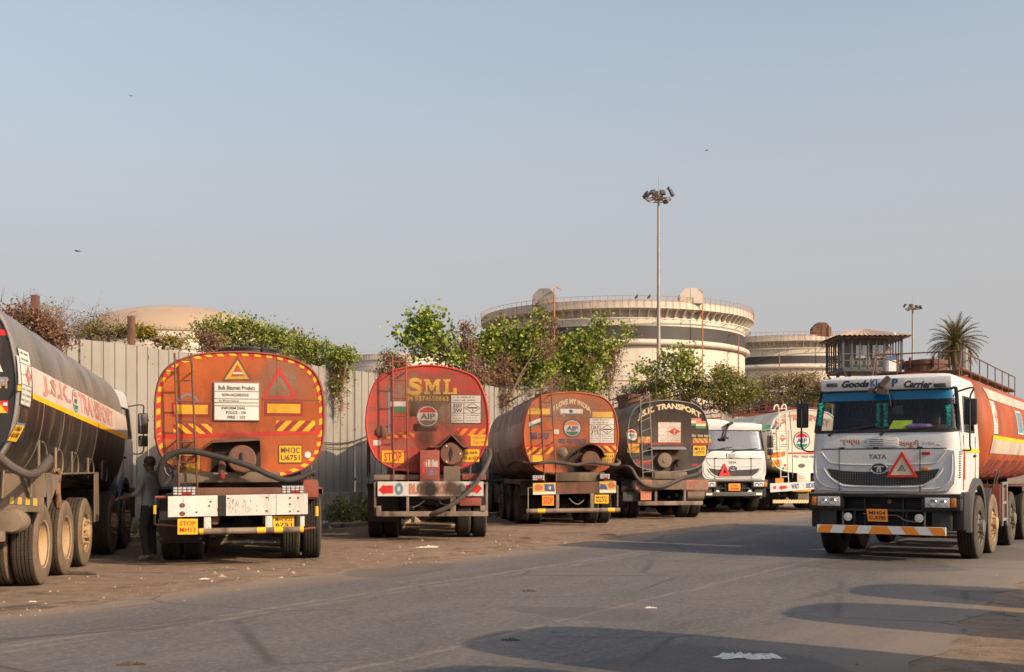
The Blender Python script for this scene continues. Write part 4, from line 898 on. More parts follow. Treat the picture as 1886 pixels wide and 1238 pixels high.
T.decal('hindi_slogan', ['blue'], lambda mb: P_text(mb, T.rect(375, 455, 508, 498, -0.004), 'जय भारत', 0))
T.decal('hindi_slogan', ['blue'], lambda mb: P_text(mb, T.rect(570, 498, 770, 545, -0.004), 'जय महाराष्ट्र', 0))
T.decal('white_sticker', ['signwhite'], lambda mb: P_rect(mb, T.rect(541, 430, 579, 462, -0.004), 0))
for r_ in ((358, 282, 515, 322), (815, 305, 960, 345)): T.decal('faded_reflector', ['gold'], lambda mb: P_rect(mb, T.rect(*r_, -0.004), 0))
T.decal('hazard_panel', ['signwhite', 'ink', 'signwhite'], lambda mb: P_hazard(mb, T.rect(793, 347, 973, 528, -0.004), 0, 1, 2, False, (('1267', 0.56), ('3YE', 0.38)), 8))
T.decal('red_band', ['red'], lambda mb: (P_rect(mb, T.rect(328, 540, 536, 558, -0.003), 0), P_rect(mb, T.rect(820, 532, 1000, 547, -0.003), 0)))
T.decal('stripe_panel', ['dkred', 'yellow'], lambda mb: P_stripes(mb, T.rect(348, 556, 540, 606, -0.0035), 3, 0.26, 0, 1))
T.decal('stripe_panel', ['dkred', 'yellow'], lambda mb: P_stripes(mb, T.rect(822, 546, 996, 590, -0.0035), 3, -0.26, 0, 1))
T.plate(378, 612, 468, 662, [''], mats=('yellow', 'faintblue', 'ink'), name='picture_sign')
T.plate(888, 600, 972, 668, ['MH 43', 'U 5575'], frame=False)
T.ladder([(446, 105), (520, 98), (475, 803), (560, 800)], -0.24, 'rust', 7)
c = T.pt(607, 592, -0.04); T.bld(MB().lathe([(0.125, 0.05), (0.125, 0.0), (0.1, -0.02), (0, -0.03)], (c.x, -0.02, c.z), 'y', 20), 'sampling_cap', 'dusty')
c = T.pt(805, 652, -0.2); T.bld(MB().lathe([(0.24, 0.18), (0.24, 0.0), (0.22, -0.02), (0, -0.03)], (c.x, -0.18, c.z), 'y', 28), 'manway_cover', 'rust')
mb = MB()
for i in range(14):
    a0, a1 = R(158 - i * 10.5), R(158 - (i + 1) * 10.5); v = []
    for a in (a0, a1): v += [(c.x + 0.37 * math.cos(a) - 0.02, -0.26, c.z + 0.40 * math.sin(a)), (c.x + 0.37 * math.cos(a) - 0.02, 0.0, c.z + 0.40 * math.sin(a)), (c.x + 0.39 * math.cos(a) - 0.02, -0.262, c.z + 0.42 * math.sin(a))]
    mb.add(v, [(0, 1, 4, 3), (0, 3, 5, 2)])
T.bld(mb, 'arched_hood', 'chassis')
T.box_px('stand_plate', 560, 735, 905, 800, -0.2, 0.1, 'dusty', 0.03)
T.tube_px('hose', [(215, 690, 2.3), (250, 660, 1.2), (310, 655, 0.3), (350, 675, -0.05), (420, 672, -0.34), (500, 662, -0.36), (600, 668, -0.36), (700, 682, -0.36), (800, 664, -0.36), (900, 672, -0.34), (985, 682, -0.28), (1008, 665, -0.15), (990, 650, -0.03)], 0.045, 'hose_grey', 10)
T.lamp_grid(390, 758, 475, 792, -0.28); T.lamp_grid(870, 748, 938, 782, -0.28)
P = T.quad([(393, 895), (985, 880), (985, 798), (393, 812)], -0.40); mb = MB(); slab(mb, P, 0.04)
for r_, m in (((0, 0, 0.27, 1), 1), ((0.8, 0, 1, 1), 1), ((0.0, 0.0, 0.27, 0.22), 2), ((0.8, 0, 1, 0.25), 2)): P_rect(mb, P, m, r_, 0.002 + 0.001 * m)
P_poly(mb, P, [(0.14, 0.3), (0.26, 0.22), (0.25, 0.85), (0.135, 0.9)], 3, 0.006); P_text(mb, P, '0', 4, (0.185, 0.42, 0.215, 0.7), 0.008); P_disc(mb, P, 5, (0.07, 0.6), 0.055, 0.3, 0.006, n=7); P_disc(mb, P, 5, (0.94, 0.66), 0.045, 0.3, 0.006, n=7); P_poly(mb, P, [(0.8, 0.35), (0.9, 0.3), (0.87, 0.75), (0.81, 0.8)], 3, 0.006)
T.bld(mb, 'bumper_board', ['rust', 'gold', 'cream', 'blue', 'signwhite', 'brownink'], fix=False)
mb = MB()
for u, v in ((358, 845), (995, 830)):
    a, b = T.pt(u, v, -0.4), T.pt(u, v + 150, -0.4); mb.tube([T.pt(u + (35 if u < 600 else -25), v, -0.4), a, b], 0.02, 0, 6)
for u in (568, 815): a, b = T.pt(u - 12, 1000, -0.4), T.pt(u + 12, 885, -0.4); mb.box((a.x, -0.40, a.z), (b.x, -0.34, b.z), 0, 0.01)
T.bld(mb, 'bumper_frame', 'bar_grey')
a, b = T.pt(345, 1012, -0.42), T.pt(1012, 1003, -0.42); mb = MB(); ts = [0, 0.12, 0.2, 0.87, 0.94, 1.0]
for i in range(5): mb.tube([a.lerp(b, ts[i]), a.lerp(b, ts[i + 1])], 0.058, i % 2, 12)
T.bld(mb, 'underrun_bar', ['bar_grey', 'yellow'])
T.plate(459, 900, 542, 972, ['STOP'], -0.42, ('orange', 'orange', 'red'), False, 'stop_sign', 0.01)
T.plate(832, 895, 932, 957, ['MH43U', '5575'], -0.42, ('yellow', 'yellow', 'ink'), False, 'number_plate', 0.01)
T.tube_px('chain', [(650, 920, -0.36), (680, 950, -0.38), (715, 962, -0.38), (755, 935, -0.36)], 0.014, 'greysteel', 6)
T.stain(480, 500, 960, 780); T.stain(600, 600, 860, 790, 'soot', -0.012); T.stain(320, 150, 1000, 420, 'dustfilm', -0.002)
T.stain(100, 20, 1230, 900, 'dustveil', -0.0145, 'dust_film'); T.stain(320, 150, 1010, 770, 'streakveil', -0.0155, 'run_marks')
TC = T

# ---------------------------------------------------------------- black tanker
T = Truck('tank_truck', 'black tank truck seen from behind with arched cream lettering and a sagging hose', 'tank truck', 4.43, 32.3, 10.0, PZ(1110, 700, 4.4227), ANG, pitch=1.5)
T.fy = T.L - 1.4
T.tank(PROF['c'], 1.225, 3.38, 1.32, ['black_d', 'black_d', 'greysteel'], L=6.9)
T.hatch(2.6, 0.45, 0.35, 'rust', -0.3); T.catwalk(0.5, 6.0, 'rust', 0.3); T.axles((1.2, 2.55), (3.9, T.fy, T.fy - 1.35)); T.skirts((4.6, 5.6)); cab(T)
for g in (-1, 1): T.mudguard(0.5, 3.2, g); T.flap(0.55, g, 'chassis', 0.75, 1.1)
T.decal('arched_lettering', ['cream_ink', 'brownink'], lambda mb: [P_text(mb, T.rect(285 + d, 188 + d, 800 + d, 262 + d, -0.002 - 0.004 * (1 - k)), 'J.S.K. TRANSPORT', k, (0, 0.2, 1, 0.95), warp=lambda s_: -1.05 * (2 * s_ - 1.04) ** 2, bold=0.035) for k, d in ((1, 3), (0, 0))])
T.decal('hazard_panel', ['pinkred', 'brownink', 'red', 'signwhite'], lambda mb: (P_hazard(mb, T.rect(450, 344, 638, 510, -0.004), 3, 1, 2, True, (), 5)))
T.decal('small_lettering', ['ink'], lambda mb: P_scrib(mb, T.rect(505, 280, 555, 330, -0.004), 0, (0, 0, 1, 1), 2, 2, thick=0.8))
def f(mb):
    P = T.quad([(190, 480), (285, 500), (275, 400), (195, 400)], -0.004); P_disc(mb, P, 0, o=0); P_disc(mb, P, 1, (0.5, 0.5), 0.44, 0.42, 0.003, 25, 155); P_text(mb, P, 'AIP', 2, (0.2, 0.3, 0.8, 0.6), 0.003, 0.03)
T.decal('emblem', ['signwhite', 'red', 'green'], f)
def f(mb):
    for u, v in ((722, 312), (760, 335)):
        P = T.rect(u, v, u + 82, v + 60, -0.004 - 0.002 * (u > 730)); P_rect(mb, P, 0, (0, 0.66, 1, 1), 0); P_rect(mb, P, 1, (0, 0.33, 1, 0.66), 0); P_rect(mb, P, 2, (0, 0, 1, 0.33), 0)
T.decal('flag_sticker', ['pinkred', 'cream_ink', 'green'], f)
T.decal('hindi_slogan', ['cream_ink'], lambda mb: P_text(mb, T.rect(724, 440, 876, 470, -0.004), 'मेरा भारत महान', 0))
T.decal('stripe_panel', ['brownink', 'gold'], lambda mb: P_stripes(mb, T.rect(735, 475, 884, 512, -0.004), 4, -0.22, 0, 1))
T.decal('stripe_panel', ['brownink', 'gold'], lambda mb: P_stripes(mb, T.rect(285, 462, 392, 510, -0.004), 2, 0.22, 0, 1))
T.decal('red_band', ['dkred'], lambda mb: (P_rect(mb, T.rect(722, 514, 890, 530, -0.0035), 0), P_rect(mb, T.rect(215, 512, 655, 524, -0.0035), 0), P_rect(mb, T.rect(275, 655, 398, 690, -0.0035), 0), P_rect(mb, T.rect(725, 682, 778, 702, -0.0035), 0)))
T.plate(738, 536, 842, 617, ['MH 05', 'U7777'], frame=False)
T.plate(203, 520, 298, 592, ['STOP'], mats=('gold', 'gold', 'orange'), frame=False, name='stop_sign')
T.ladder([(306, 145), (380, 100), (328, 805), (408, 800)], -0.24, 'greysteel', 8)
c = T.pt(507, 655, -0.16); T.bld(MB().lathe([(0.215, 0.14), (0.215, 0.0), (0.195, -0.02), (0.06, -0.03), (0.06, -0.05), (0, -0.05)], (c.x, -0.14, c.z), 'y', 28), 'manway_cover', 'dusty')
c = T.pt(608, 680, -0.1); T.bld(MB().tube([(c.x, 0, c.z + 0.06), (c.x, -0.12, c.z + 0.05), (c.x, -0.14, c.z - 0.1)], 0.055, 0, 10).box((c.x - 0.06, -0.2, c.z + 0.08), (c.x + 0.06, -0.1, c.z + 0.13), 0, 0.01), 'outlet_valve', 'chassis')
mb = MB(); a, b = T.pt(400, 560, -0.2), T.pt(680, 555, -0.2); mb.add([(a.x, -0.22, a.z), (b.x, -0.22, b.z), (b.x, 0, b.z + 0.05), (a.x, 0, a.z + 0.05), (a.x, -0.22, a.z - 0.02), (b.x, -0.22, b.z - 0.04)], [(0, 1, 2, 3), (0, 1, 5, 4)]); T.bld(mb, 'rain_hood', 'greysteel')
T.box_px('stand_plate', 420, 748, 690, 808, -0.2, 0.1, 'dusty', 0.03)
T.decal('round_reflector', ['lampwhite'], lambda mb: P_disc(mb, T.rect(811, 664, 836, 686, -0.006), 0))
T.tube_px('hose', [(60, 735, 1.2), (130, 712, 0.3), (200, 705, -0.1), (240, 730, -0.3), (275, 790, -0.42), (330, 845, -0.48), (420, 872, -0.5), (520, 858, -0.5), (620, 812, -0.45), (700, 785, -0.38), (770, 765, -0.2), (800, 730, -0.05)], 0.05, 'hose_grey', 10)
P = T.quad([(270, 890), (858, 892), (858, 812), (270, 815)], -0.40); mb = MB(); slab(mb, P, 0.04)
P_rect(mb, P, 1, (0.7, 0, 1, 1), 0.002); P_rect(mb, P, 1, (0.0, 0, 0.22, 1), 0.002); P_poly(mb, P, [(0.9, 0.5), (0.82, 0.9), (0.82, 0.72), (0.73, 0.72), (0.73, 0.3), (0.82, 0.3), (0.82, 0.1)], 2, 0.005); P_disc(mb, P, 2, (0.945, 0.55), 0.035, 0.3, 0.005); P_disc(mb, P, 2, (0.16, 0.5), 0.04, 0.32, 0.005)
T.bld(mb, 'bumper_board', ['dusty', 'pinkred', 'red'], fix=False)
T.box_px('underrun_bar', 290, 986, 818, 1022, -0.44, -0.36, 'bar_grey', 0.012)
T.box_px('mud_flap', 165, 915, 300, 988, -0.2, -0.17, 'darkplastic', 0.01)
T.plate(310, 905, 396, 978, [''], -0.38, ('pinkred', 'orange', 'ink'), True, 'stop_sign', 0.01)
for u in (435, 670): T.box_px('bumper_post', u - 10, 888, u + 10, 990, -0.38, -0.34, 'bar_grey', 0.006)
a, b = T.pt(680, 935, -0.2), T.pt(815, 935, -0.2); T.bld(MB().tube([a, b], 0.16, 0, 16), 'air_tank', 'dusty')
T.stain(430, 560, 700, 790, 'grime', -0.012)
T.stain(40, 60, 1030, 900, 'dustveil', -0.0145, 'dust_film')
T.stain(640, 780, 900, 930, 'dustfilm', -0.412, 'dust_film'); T.stain(230, 780, 460, 930, 'dustfilm', -0.412, 'dust_film')
TD = T
# ---------------------------------------------------------------- long black tanker at the left edge
T = Truck('tank_truck', 'long black tank truck with a white band of red lettering along its side', 'tank truck', -6.80, 12.70, 10.0, PZ(0, 520, 2.134), ANG, pitch=2.6, L=9.3)
T.fy = 7.8
T.tank(PROF['c'], 1.24, 3.50, 1.27, ['dusty_sheen_h', 'black_h', 'greysteel'], L=7.75)
T.hatch(2.6, 0.42, 0.25, 'rust', -0.1); T.catwalk(0.4, 7.0, 'rust', rails=False)
T.axles((1.3, 2.65), (4.0, 6.4, 7.8), True); cab(T, 'white_cab')
def g3(mb): P_rect(mb, T.side([(0.10, 1.34), (7.45, 1.02), (7.45, 2.08), (0.10, 2.40)], 1), 0, nx=20, ny=14, o=0.005)
T.decal('black_lower_side', ['black_h'], g3)
BQ = [(118, 437), (495, 605), (495, 525), (122, 330)]
T.decal('white_band', ['band_h'], lambda mb: P_rect(mb, T.sidepx(BQ, 1), 0, nx=20, ny=6, o=0.009))
T.decal('yellow_stripe', ['yellow'], lambda mb: (P_rect(mb, T.sidepx([(118, 457), (495, 621), (495, 606), (118, 436)], 1), 0, nx=20, ny=2, o=0.011), P_rect(mb, T.sidepx([(57, 425), (78, 428), (80, 408), (60, 403)], 1), 0, o=0.011)))
T.decal('pale_edge_strip', ['signwhite'], lambda mb: P_rect(mb, T.sidepx([(62, 400), (76, 402), (78, 290), (66, 285)], 1), 0, ny=4, o=0.010))
def f(mb):
    P_text(mb, T.sidepx([(160, 446), (272, 498), (272, 412), (160, 362)], 1), 'J.S.K.', 0, o=0.013, bold=0.04)
    P_text(mb, T.sidepx([(305, 508), (440, 570), (440, 505), (305, 428)], 1), 'TRANSPORT', 0, o=0.013, bold=0.04)
T.decal('side_lettering', ['fadedred'], f)
T.decal('emblem', ['wornblue', 'signwhite', 'pinkred', 'green', 'greyink'], lambda mb: P_logo(mb, T.sidepx([(278, 506), (301, 516), (301, 428), (278, 416)], 1, bo=0.012), 0, 1, 2, 3, 4))
T.decal('hazard_panel', ['signwhite', 'greyink', 'pinkred'], lambda mb: P_hazard(mb, T.sidepx([(70, 480), (108, 495), (121, 272), (76, 252)], 1, bo=0.014), 0, 1, 2, True, (), 12))
def f(mb):
    q = T.sidepx([(55, 622), (88, 628), (103, 556), (72, 550)], 1); P_rect(mb, q, 0, (0, 0, 1, 0.86), 0.010); P_rect(mb, q, 1, (0, 0.86, 1, 1), 0.010); P_scrib(mb, q, 2, (0.05, 0.1, 0.95, 0.8), 2, 3, 0.013, 0.8)
T.decal('yellow_notice', ['yellow', 'wornblue', 'ink'], f)
T.decal('red_band', ['red'], lambda mb: P_rect(mb, T.rect(-250, 186, 40, 204, -0.004), 0))
T.decal('hindi_lettering', ['cream', 'faintblue', 'gold'], lambda mb: [P_text(mb, T.rect(-150 + d, 372 + d * 2, 31 + d, 420 + d * 2, -0.004 - 0.003 * (2 - k)), 'भारत महान', k, bold=0.04 - 0.012 * (2 - k) + 0.02) for k, d in ((2, 2), (1, 0))])
def f(mb):
    P = T.rect(-60, 466, 32, 513, -0.004); P_rect(mb, P, 0); P_poly(mb, P, [(0, 0), (0.95, 0), (0.55, 1), (0, 1)], 1, 0.003); P_rect(mb, P, 2, (0.78, 0.6, 0.97, 0.85), 0.003)
T.decal('reflector_panel', ['red', 'yellow', 'signwhite'], f)
T.decal('white_triangle', ['signwhite'], lambda mb: mb.add([T.pt(u, v, -0.004) for u, v in ((-60, 352), (12, 352), (-22, 270))], [(0, 1, 2)]))
T.tube_px('hose', [(-120, 640, -0.15), (-60, 655, -0.2), (0, 690, -0.2), (50, 728, -0.18), (110, 755, -0.1), (155, 742, 0.2), (186, 705, 0.5), (192, 690, 0.8)], 0.05, 'hose_grey', 10)
for u, v0, v1 in ((152, 620, 745), (218, 650, 760), (282, 665, 765), (345, 690, 770), (400, 700, 775)):
    a, b = T.ptx(u, v0, 1.17), T.ptx(u, v1, 1.17); mb = MB().tube([a, b], 0.02, 0, 6); h = [Vector((1.2, a.y + 0.05 + 0.28 * math.sin(t) * 0.9, a.z - 0.02 - 0.2 * (1 - math.cos(t)) * 0.9)) for t in [R(20 * i) for i in range(8)]]; mb.tube(h, 0.011, 0, 5); T.bld(mb, 'side_bracket', 'dusty')
# mud guard board over the twin wheels
y = 0.52; a, b = T.pt(-250, 905, y), T.pt(172, 845, y); c = T.pt(178, 752, y); mb = MB()
mb.box((-1.26, y, a.z), (b.x, y + 0.03, b.z), 0, 0.006).box((-1.26, y + 0.01, b.z), (c.x, y + 0.05, c.z), 0, 0.006); mb.box((0.55, y + 0.05, c.z - 0.02), (1.27, 4.75, c.z), 0, 0.005); mb.add([(c.x, y, c.z), (c.x, y + 0.85, c.z - 0.02), (c.x, y + 0.12, a.z)], [(0, 1, 2)], 0); mb.box((1.255, 4.4, c.z - 0.75), (1.27, 4.75, c.z - 0.02), 0); mb.box((-1.27, y + 0.05, c.z - 0.02), (-0.55, 4.75, c.z), 0, 0.005)
mb.tube([T.pt(8, 850, y - 0.03), T.pt(14, 740, y - 0.02)], 0.018, 0, 6); mb.tube([T.pt(120, 845, y - 0.03), T.pt(126, 740, y - 0.02)], 0.018, 0, 6); mb.tube([T.pt(85, 740, y - 0.02), T.pt(120, 835, y - 0.03)], 0.014, 0, 6)
T.bld(mb, 'mudguard', 'dusty')
T.decal('stripe_panel', ['greyink', 'gold'], lambda mb: (P_rect(mb, T.quad([(34, 870), (150, 880), (150, 850), (38, 842)], y - 0.004), 0), [P_rect(mb, T.quad([(34, 870), (150, 880), (150, 850), (38, 842)], y - 0.006), 1, (k, 0, k + 0.14, 1)) for k in (0.02, 0.3, 0.57, 0.83)]))
for u in (14, 45):
    p = T.pt(u, 940, 0.35); T.bld(MB().lathe([(0, -0.03), (0.12, -0.02), (0.145, 0.03), (0.145, 0.3), (0, 0.34)], (p.x, 0.35, p.z), 'y', 20), 'air_tank', 'dusty')
T.bld(MB().box((0.6, 4.9, 0.5), (1.16, 5.3, 1.1), 0, 0.03), 'tool_box', 'chassis'); T.bld(MB().box((-1.2, 4.9, 0.5), (-0.6, 5.3, 1.1), 0, 0.03), 'tool_box', 'chassis')
T.bld(MB().box((-1.1, -0.12, 0.62), (1.1, -0.02, 0.74), 0, 0.02), 'underrun_bar', 'bar_grey')
TH = T
p = T.pt(212, 745, 0.9); q = MB(); rg = random.Random(4)
p = T.ptx(205, 760, 1.25)
W_ = T.o
def w2(T, p): return Vector((T.X + T.c * p.x - T.s * p.y, T.Y + T.s * p.x + T.c * p.y, p.z))
rings = []
for i, (dy, dz, r_) in enumerate([(-0.12, 0.03, 0.03), (-0.02, 0.06, 0.08), (0.10, 0.0, 0.075), (0.14, -0.12, 0.055), (0.15, -0.25, 0.06), (0.14, -0.36, 0.075), (0.16, -0.44, 0.05)]):
    c = Vector((p.x + 0.04, p.y + dy, p.z + dz + 0.02)); rings.append([w2(T, c + Vector((r_ * 0.6 * math.cos(t) * (1 + 0.3 * math.sin(3 * t + i)), r_ * math.sin(t) * (1 + 0.35 * math.sin(2 * t + 2 * i)), 0.02 * math.sin(4 * t)))) for t in [2 * math.pi * k / 12 for k in range(12)]])
tag(MB().loft(rings, 0, (0, 0)).build('rag', 'rag'), 'oily brown rag draped over the mudguard of the leftmost tanker', 'rag')

# ---------------------------------------------------------------- white cab facing the road
T = Truck('tank_truck', 'parked tank truck facing the road, white cab with a solid red triangle', 'tank truck', 5.55, 45.4, 190.0, PZ(1280, 700, 4.4208), ANG, L=9.0)
T.fy = T.L - 1.4
T.tank(PROF['a'], 1.22, 3.12, 1.25, ['cream', 'cream', 'cream'], L=6.9)
T.catwalk(0.4, 6.5, 'rustred', 0.35); T.hatch(3.4, 0.4, 0.22, 'rust'); T.axles((1.2, 2.55), (3.9, T.fy, T.fy - 1.35)); T.skirts((4.6, 5.6)); cab(T, 'white_cab', 'plain', 'glass_e')
mb = MB(); fr = lambda a, b, d: (a, T.L + d, b)
def tri(mb, cx, cz, w, h, y, m0=0, m1=1, k=0.62, lean=0.0):
    o = [(cx - w / 2, cz), (cx + w / 2, cz), (cx + lean, cz + h)]; c = (cx + lean / 3, cz + h / 3); i = [(c[0] + (p[0] - c[0]) * k, c[1] + (p[1] - c[1]) * k) for p in o]
    for a in range(3):
        b = (a + 1) % 3; mb.prism([o[a], o[b], i[b], i[a]], lambda p, q, d: (p, d, q), y, y + 0.03, m0)
    if m1 is not None:
        j = [(c[0] + (p[0] - c[0]) * 0.32, c[1] + (p[1] - c[1]) * 0.32) for p in o]
        for a in range(3):
            b = (a + 1) % 3; mb.prism([i[a], i[b], j[b], j[a]], lambda p, q, d: (p, d, q), y + 0.002, y + 0.02, m1)
tri(mb, 0.34, 1.20, 0.40, 0.40, T.L + 0.05, 0, 0, 0.6); T.bld(mb, 'warning_triangle', ['red'])
T.bld(MB().box((-0.95, T.L - 0.02, 0.55), (1.12, T.L + 0.06, 0.68), 0, 0.01).box((0.75, T.L + 0.06, 0.58), (0.95, T.L + 0.065, 0.65), 1).box((-0.92, T.L + 0.06, 0.58), (-0.72, T.L + 0.065, 0.65), 1), 'underrun_bar', ['darkplastic', 'signwhite'])
mb = MB(); mb.box((-0.2, T.L + 0.03, 0.72), (0.2, T.L + 0.045, 0.95), 0, 0.003); Pp = lambda a, b, o: (0.2 - 0.4 * a, T.L + 0.046 + o, 0.72 + 0.23 * b); P_scrib(mb, Pp, 1, (0.2, 0.1, 0.9, 0.9), 2, 7, thick=0.6)
T.bld(mb, 'number_plate', ['orange', 'ink'])
T.bld(MB().box((-1.0, T.L - 0.2, 2.66), (1.0, T.L - 0.12, 2.86), 0, 0.04), 'roof_header', 'white_cab')
TE = T

# ---------------------------------------------------------------- cream tanker behind the moving truck
T = Truck('tank_truck', 'clean cream tank truck seen from behind, half hidden by the moving truck', 'tank truck', 9.75, 38.0, 4.0, PZ(1280, 700, 4.4208), ANG, L=9.0)
T.fy = T.L - 1.4
T.tank(PROF['c'], 1.235, 3.42, 1.26, ['cream', 'cream', 'white'], L=6.9)
T.hatch(3.0, 0.4, 0.2, 'rustred'); T.catwalk(0.2, 6.5, 'rustred', 0.22, 0.7); T.axles((1.2, 2.55), (3.9, T.fy, T.fy - 1.35)); T.skirts((4.6, 5.6)); cab(T)
for g in (-1, 1): T.mudguard(0.5, 3.2, g); T.flap(0.55, g, 'chassis', 0.75, 1.1)
T.decal('arched_lettering', ['pinkred'], lambda mb: P_text(mb, T.rect(650, 268, 1090, 345, -0.004), 'N.S. TRANSPORT', 0, (0, 0.22, 1, 0.9), warp=lambda s_: -0.75 * (2 * s_ - 1.0) ** 2, bold=0.035))
T.decal('emblem', ['teal', 'signwhite', 'red', 'green', 'blue'], lambda mb: P_logo(mb, T.rect(800, 418, 938, 568, -0.004), 0, 1, 2, 3, 4))
def f(mb):
    P = T.rect(590, 415, 765, 568, -0.004); P_frame(mb, P, 1, w=0.012); P_frame(mb, P, 1, (0.05, 0.04, 0.45, 0.78), w=0.012); P_scrib(mb, P, 1, (0.08, 0.08, 0.42, 0.75), 5, 4); P_scrib(mb, P, 1, (0.1, 0.82, 0.45, 0.92), 1, 5, thick=0.9)
    c = (0.7, 0.62); P_poly(mb, P, [(c[0] - 0.18, c[1]), (c[0], c[1] - 0.2), (c[0] + 0.18, c[1]), (c[0], c[1] + 0.2)], 2, 0.004); P_poly(mb, P, [(c[0] - 0.09, c[1]), (c[0], c[1] + 0.12), (c[0] + 0.09, c[1])], 0, 0.006); P_scrib(mb, P, 1, (0.52, 0.1, 0.95, 0.35), 2, 6)
T.decal('hazard_panel', ['cream', 'ink', 'pinkred'], f)
def f(mb):
    for k, (u, m) in enumerate(((562, 0), (612, 1), (650, 2))):
        P_poly(mb, T.rect(u, 366, u + 50, 402, -0.004), [(0 if k == 0 else 0.1, 0), (0.62, 0), (1.1, 1), (0 if k == 0 else 0.6, 1)], m)
T.decal('flag_stripes', ['green', 'blue', 'teal'], f)
T.decal('orange_reflector', ['orange'], lambda mb: P_rect(mb, T.quad([(593, 640), (735, 622), (735, 580), (590, 595)], -0.004), 0))
T.decal('red_band', ['red'], lambda mb: P_rect(mb, T.rect(755, 590, 1090, 602, -0.004), 0))
T.decal('hindi_slogan', ['faintblue'], lambda mb: P_text(mb, T.rect(800, 608, 1000, 636, -0.004), 'मेरा भारत महान', 0))
T.plate(628, 650, 704, 708, ['SAFE'], mats=('yellow', 'ink', 'red'), name='safety_sign')
T.decal('round_marks', ['red', 'yellow', 'green'], lambda mb: (P_disc(mb, T.rect(722, 684, 744, 706, -0.004), 0), P_disc(mb, T.rect(708, 712, 728, 732, -0.004), 2), P_disc(mb, T.rect(735, 712, 753, 732, -0.004), 1)))
T.decal('oval_mark', ['greyink'], lambda mb: P_disc(mb, T.rect(840, 680, 898, 715, -0.004), 0))
T.ladder([(680, 205, ), (738, 205), (700, 840), (762, 838)], -0.22, 'white', 8)
T.tube_px('handrail', [(770, 260, -0.1), (790, 500, -0.1), (796, 800, -0.1)], 0.016, 'greysteel', sm=1)
T.tube_px('ladder_hoop', [(640, 245, 0.1), (650, 212, 0.1), (672, 205, 0.1), (682, 240, 0.1)], 0.025, 'cream'); T.tube_px('ladder_hoop', [(700, 240, 0.1), (712, 208, 0.1), (735, 205, 0.1), (745, 245, 0.1)], 0.025, 'cream')
P = T.quad([(615, 915), (1090, 880), (1090, 820), (612, 842)], -0.42); mb = MB(); slab(mb, P, 0.04)
P_disc(mb, P, 1, (0.075, 0.5), 0.028, 0.18, 0.003); P_poly(mb, P, [(0.14, 0.45), (0.20, 0.8), (0.20, 0.64), (0.28, 0.64), (0.28, 0.3), (0.20, 0.3), (0.20, 0.12)], 1, 0.003); P_text(mb, P, 'WAIT', 2, (0.36, 0.2, 0.49, 0.8), 0.003, 0.03); P_disc(mb, P, 2, (0.56, 0.5), 0.01, 0.06, 0.003); P_text(mb, P, 'SIDE', 2, (0.61, 0.2, 0.75, 0.8), 0.003, 0.03)
T.bld(mb, 'bumper_board', ['white', 'red', 'blue'], fix=False)
T.bld(MB().box(tuple(T.pt(795, 908, -0.4)), tuple(T.pt(945, 890, -0.4) + Vector((0, 0.05, 0))), 0), 'yellow_lip', 'yellow')
T.plate(655, 800, 722, 838, [''], -0.3, ('orange', 'orange', 'ink'), False, 'reflector_panel', 0.01)
T.box_px('side_panel', 833, 755, 940, 830, -0.25, -0.2, 'cream', 0.01)
T.decal('panel_scrawl', ['pinkred'], lambda mb: P_scrib(mb, T.rect(845, 775, 905, 810, -0.253), 0, (0, 0, 1, 1), 2, 5))
mb = MB(); P_stripes(mb, T.rect(635, 975, 925, 1003, -0.42), 14, 0.05, 0, 1); a, b = T.pt(635, 1003, -0.41), T.pt(925, 975, -0.41); mb.box((a.x, -0.41, a.z), (b.x, -0.35, b.z), 1, 0.01); T.bld(mb, 'underrun_bar', ['gold', 'cream'], fix=False)
T.bld(MB().box(tuple(T.pt(840, 975, -0.3)), tuple(T.pt(930, 905, -0.3) + Vector((0, 0.3, 0))), 0, 0.02), 'tool_box', 'dusty')
TF = T

# ---------------------------------------------------------------- tanker driving towards the camera
LG = 9.6
T = Truck('tank_truck', 'orange tank truck with white cab and orange striped bar, driving towards the camera', 'tank truck', 5.75 + 0.515 * LG, 17.7 + 0.857 * LG, 149.0, PZ(1470, 640, 3.019), None, L=LG)
T.fy = T.L - 1.35
T.tank(PROF['c'], 1.25, 3.10, 1.18, ['orange_g', 'orange_g', 'orange_g'], L=LG - 2.1)
T.axles((1.2, 2.6), (4.6, T.fy - 1.4, T.fy), False, rimd=(T.fy - 1.4,)); cab(T, 'white_cab', True, single=True)
T.hatch(LG - 3.3, 0.37, 0.27, 'rust'); T.catwalk(0.3, LG - 2.6, 'rust', 0.30, 0.72, thin=0.7)
yr = LG - 2.6; mb = MB().tube([(-0.72, yr, 3.46), (0.72, yr, 3.46)], 0.013, 0, 6).tube([(0.72, yr, 3.46), (0.72, yr + 0.25, 3.0)], 0.013, 0, 6).tube([(-0.72, yr, 3.46), (-0.72, yr + 0.25, 3.0)], 0.013, 0, 6)
for x in (-0.35, 0.35): mb.tube([(x, yr, 3.46), (x, yr, 3.08)], 0.011, 0, 6)
T.bld(mb, 'front_rail', 'rust')
T.bld(MB().tube([(-0.55, LG - 3.9, 3.1), (-0.55, LG - 3.9, 3.62)], 0.07, 0, 10), 'vent_pipe', 'greysteel')
sp = lambda q, m, o, nx=12, ny=4: (lambda mb: P_rect(mb, T.sidepx(q, -1), m, nx=nx, ny=ny, o=o))
def yz(q): return [(lambda p: (round(p.y, 3), round(p.z, 3)))(T.ptx(u, v, -1.22)) for u, v in q]
yb_ = LG - 2.45
def sb(z0, z1, dz=0.0, y1=0.1): return T.side([(yb_, z0), (y1, z0 + dz), (y1, z1 + dz), (yb_, z1)], -1)
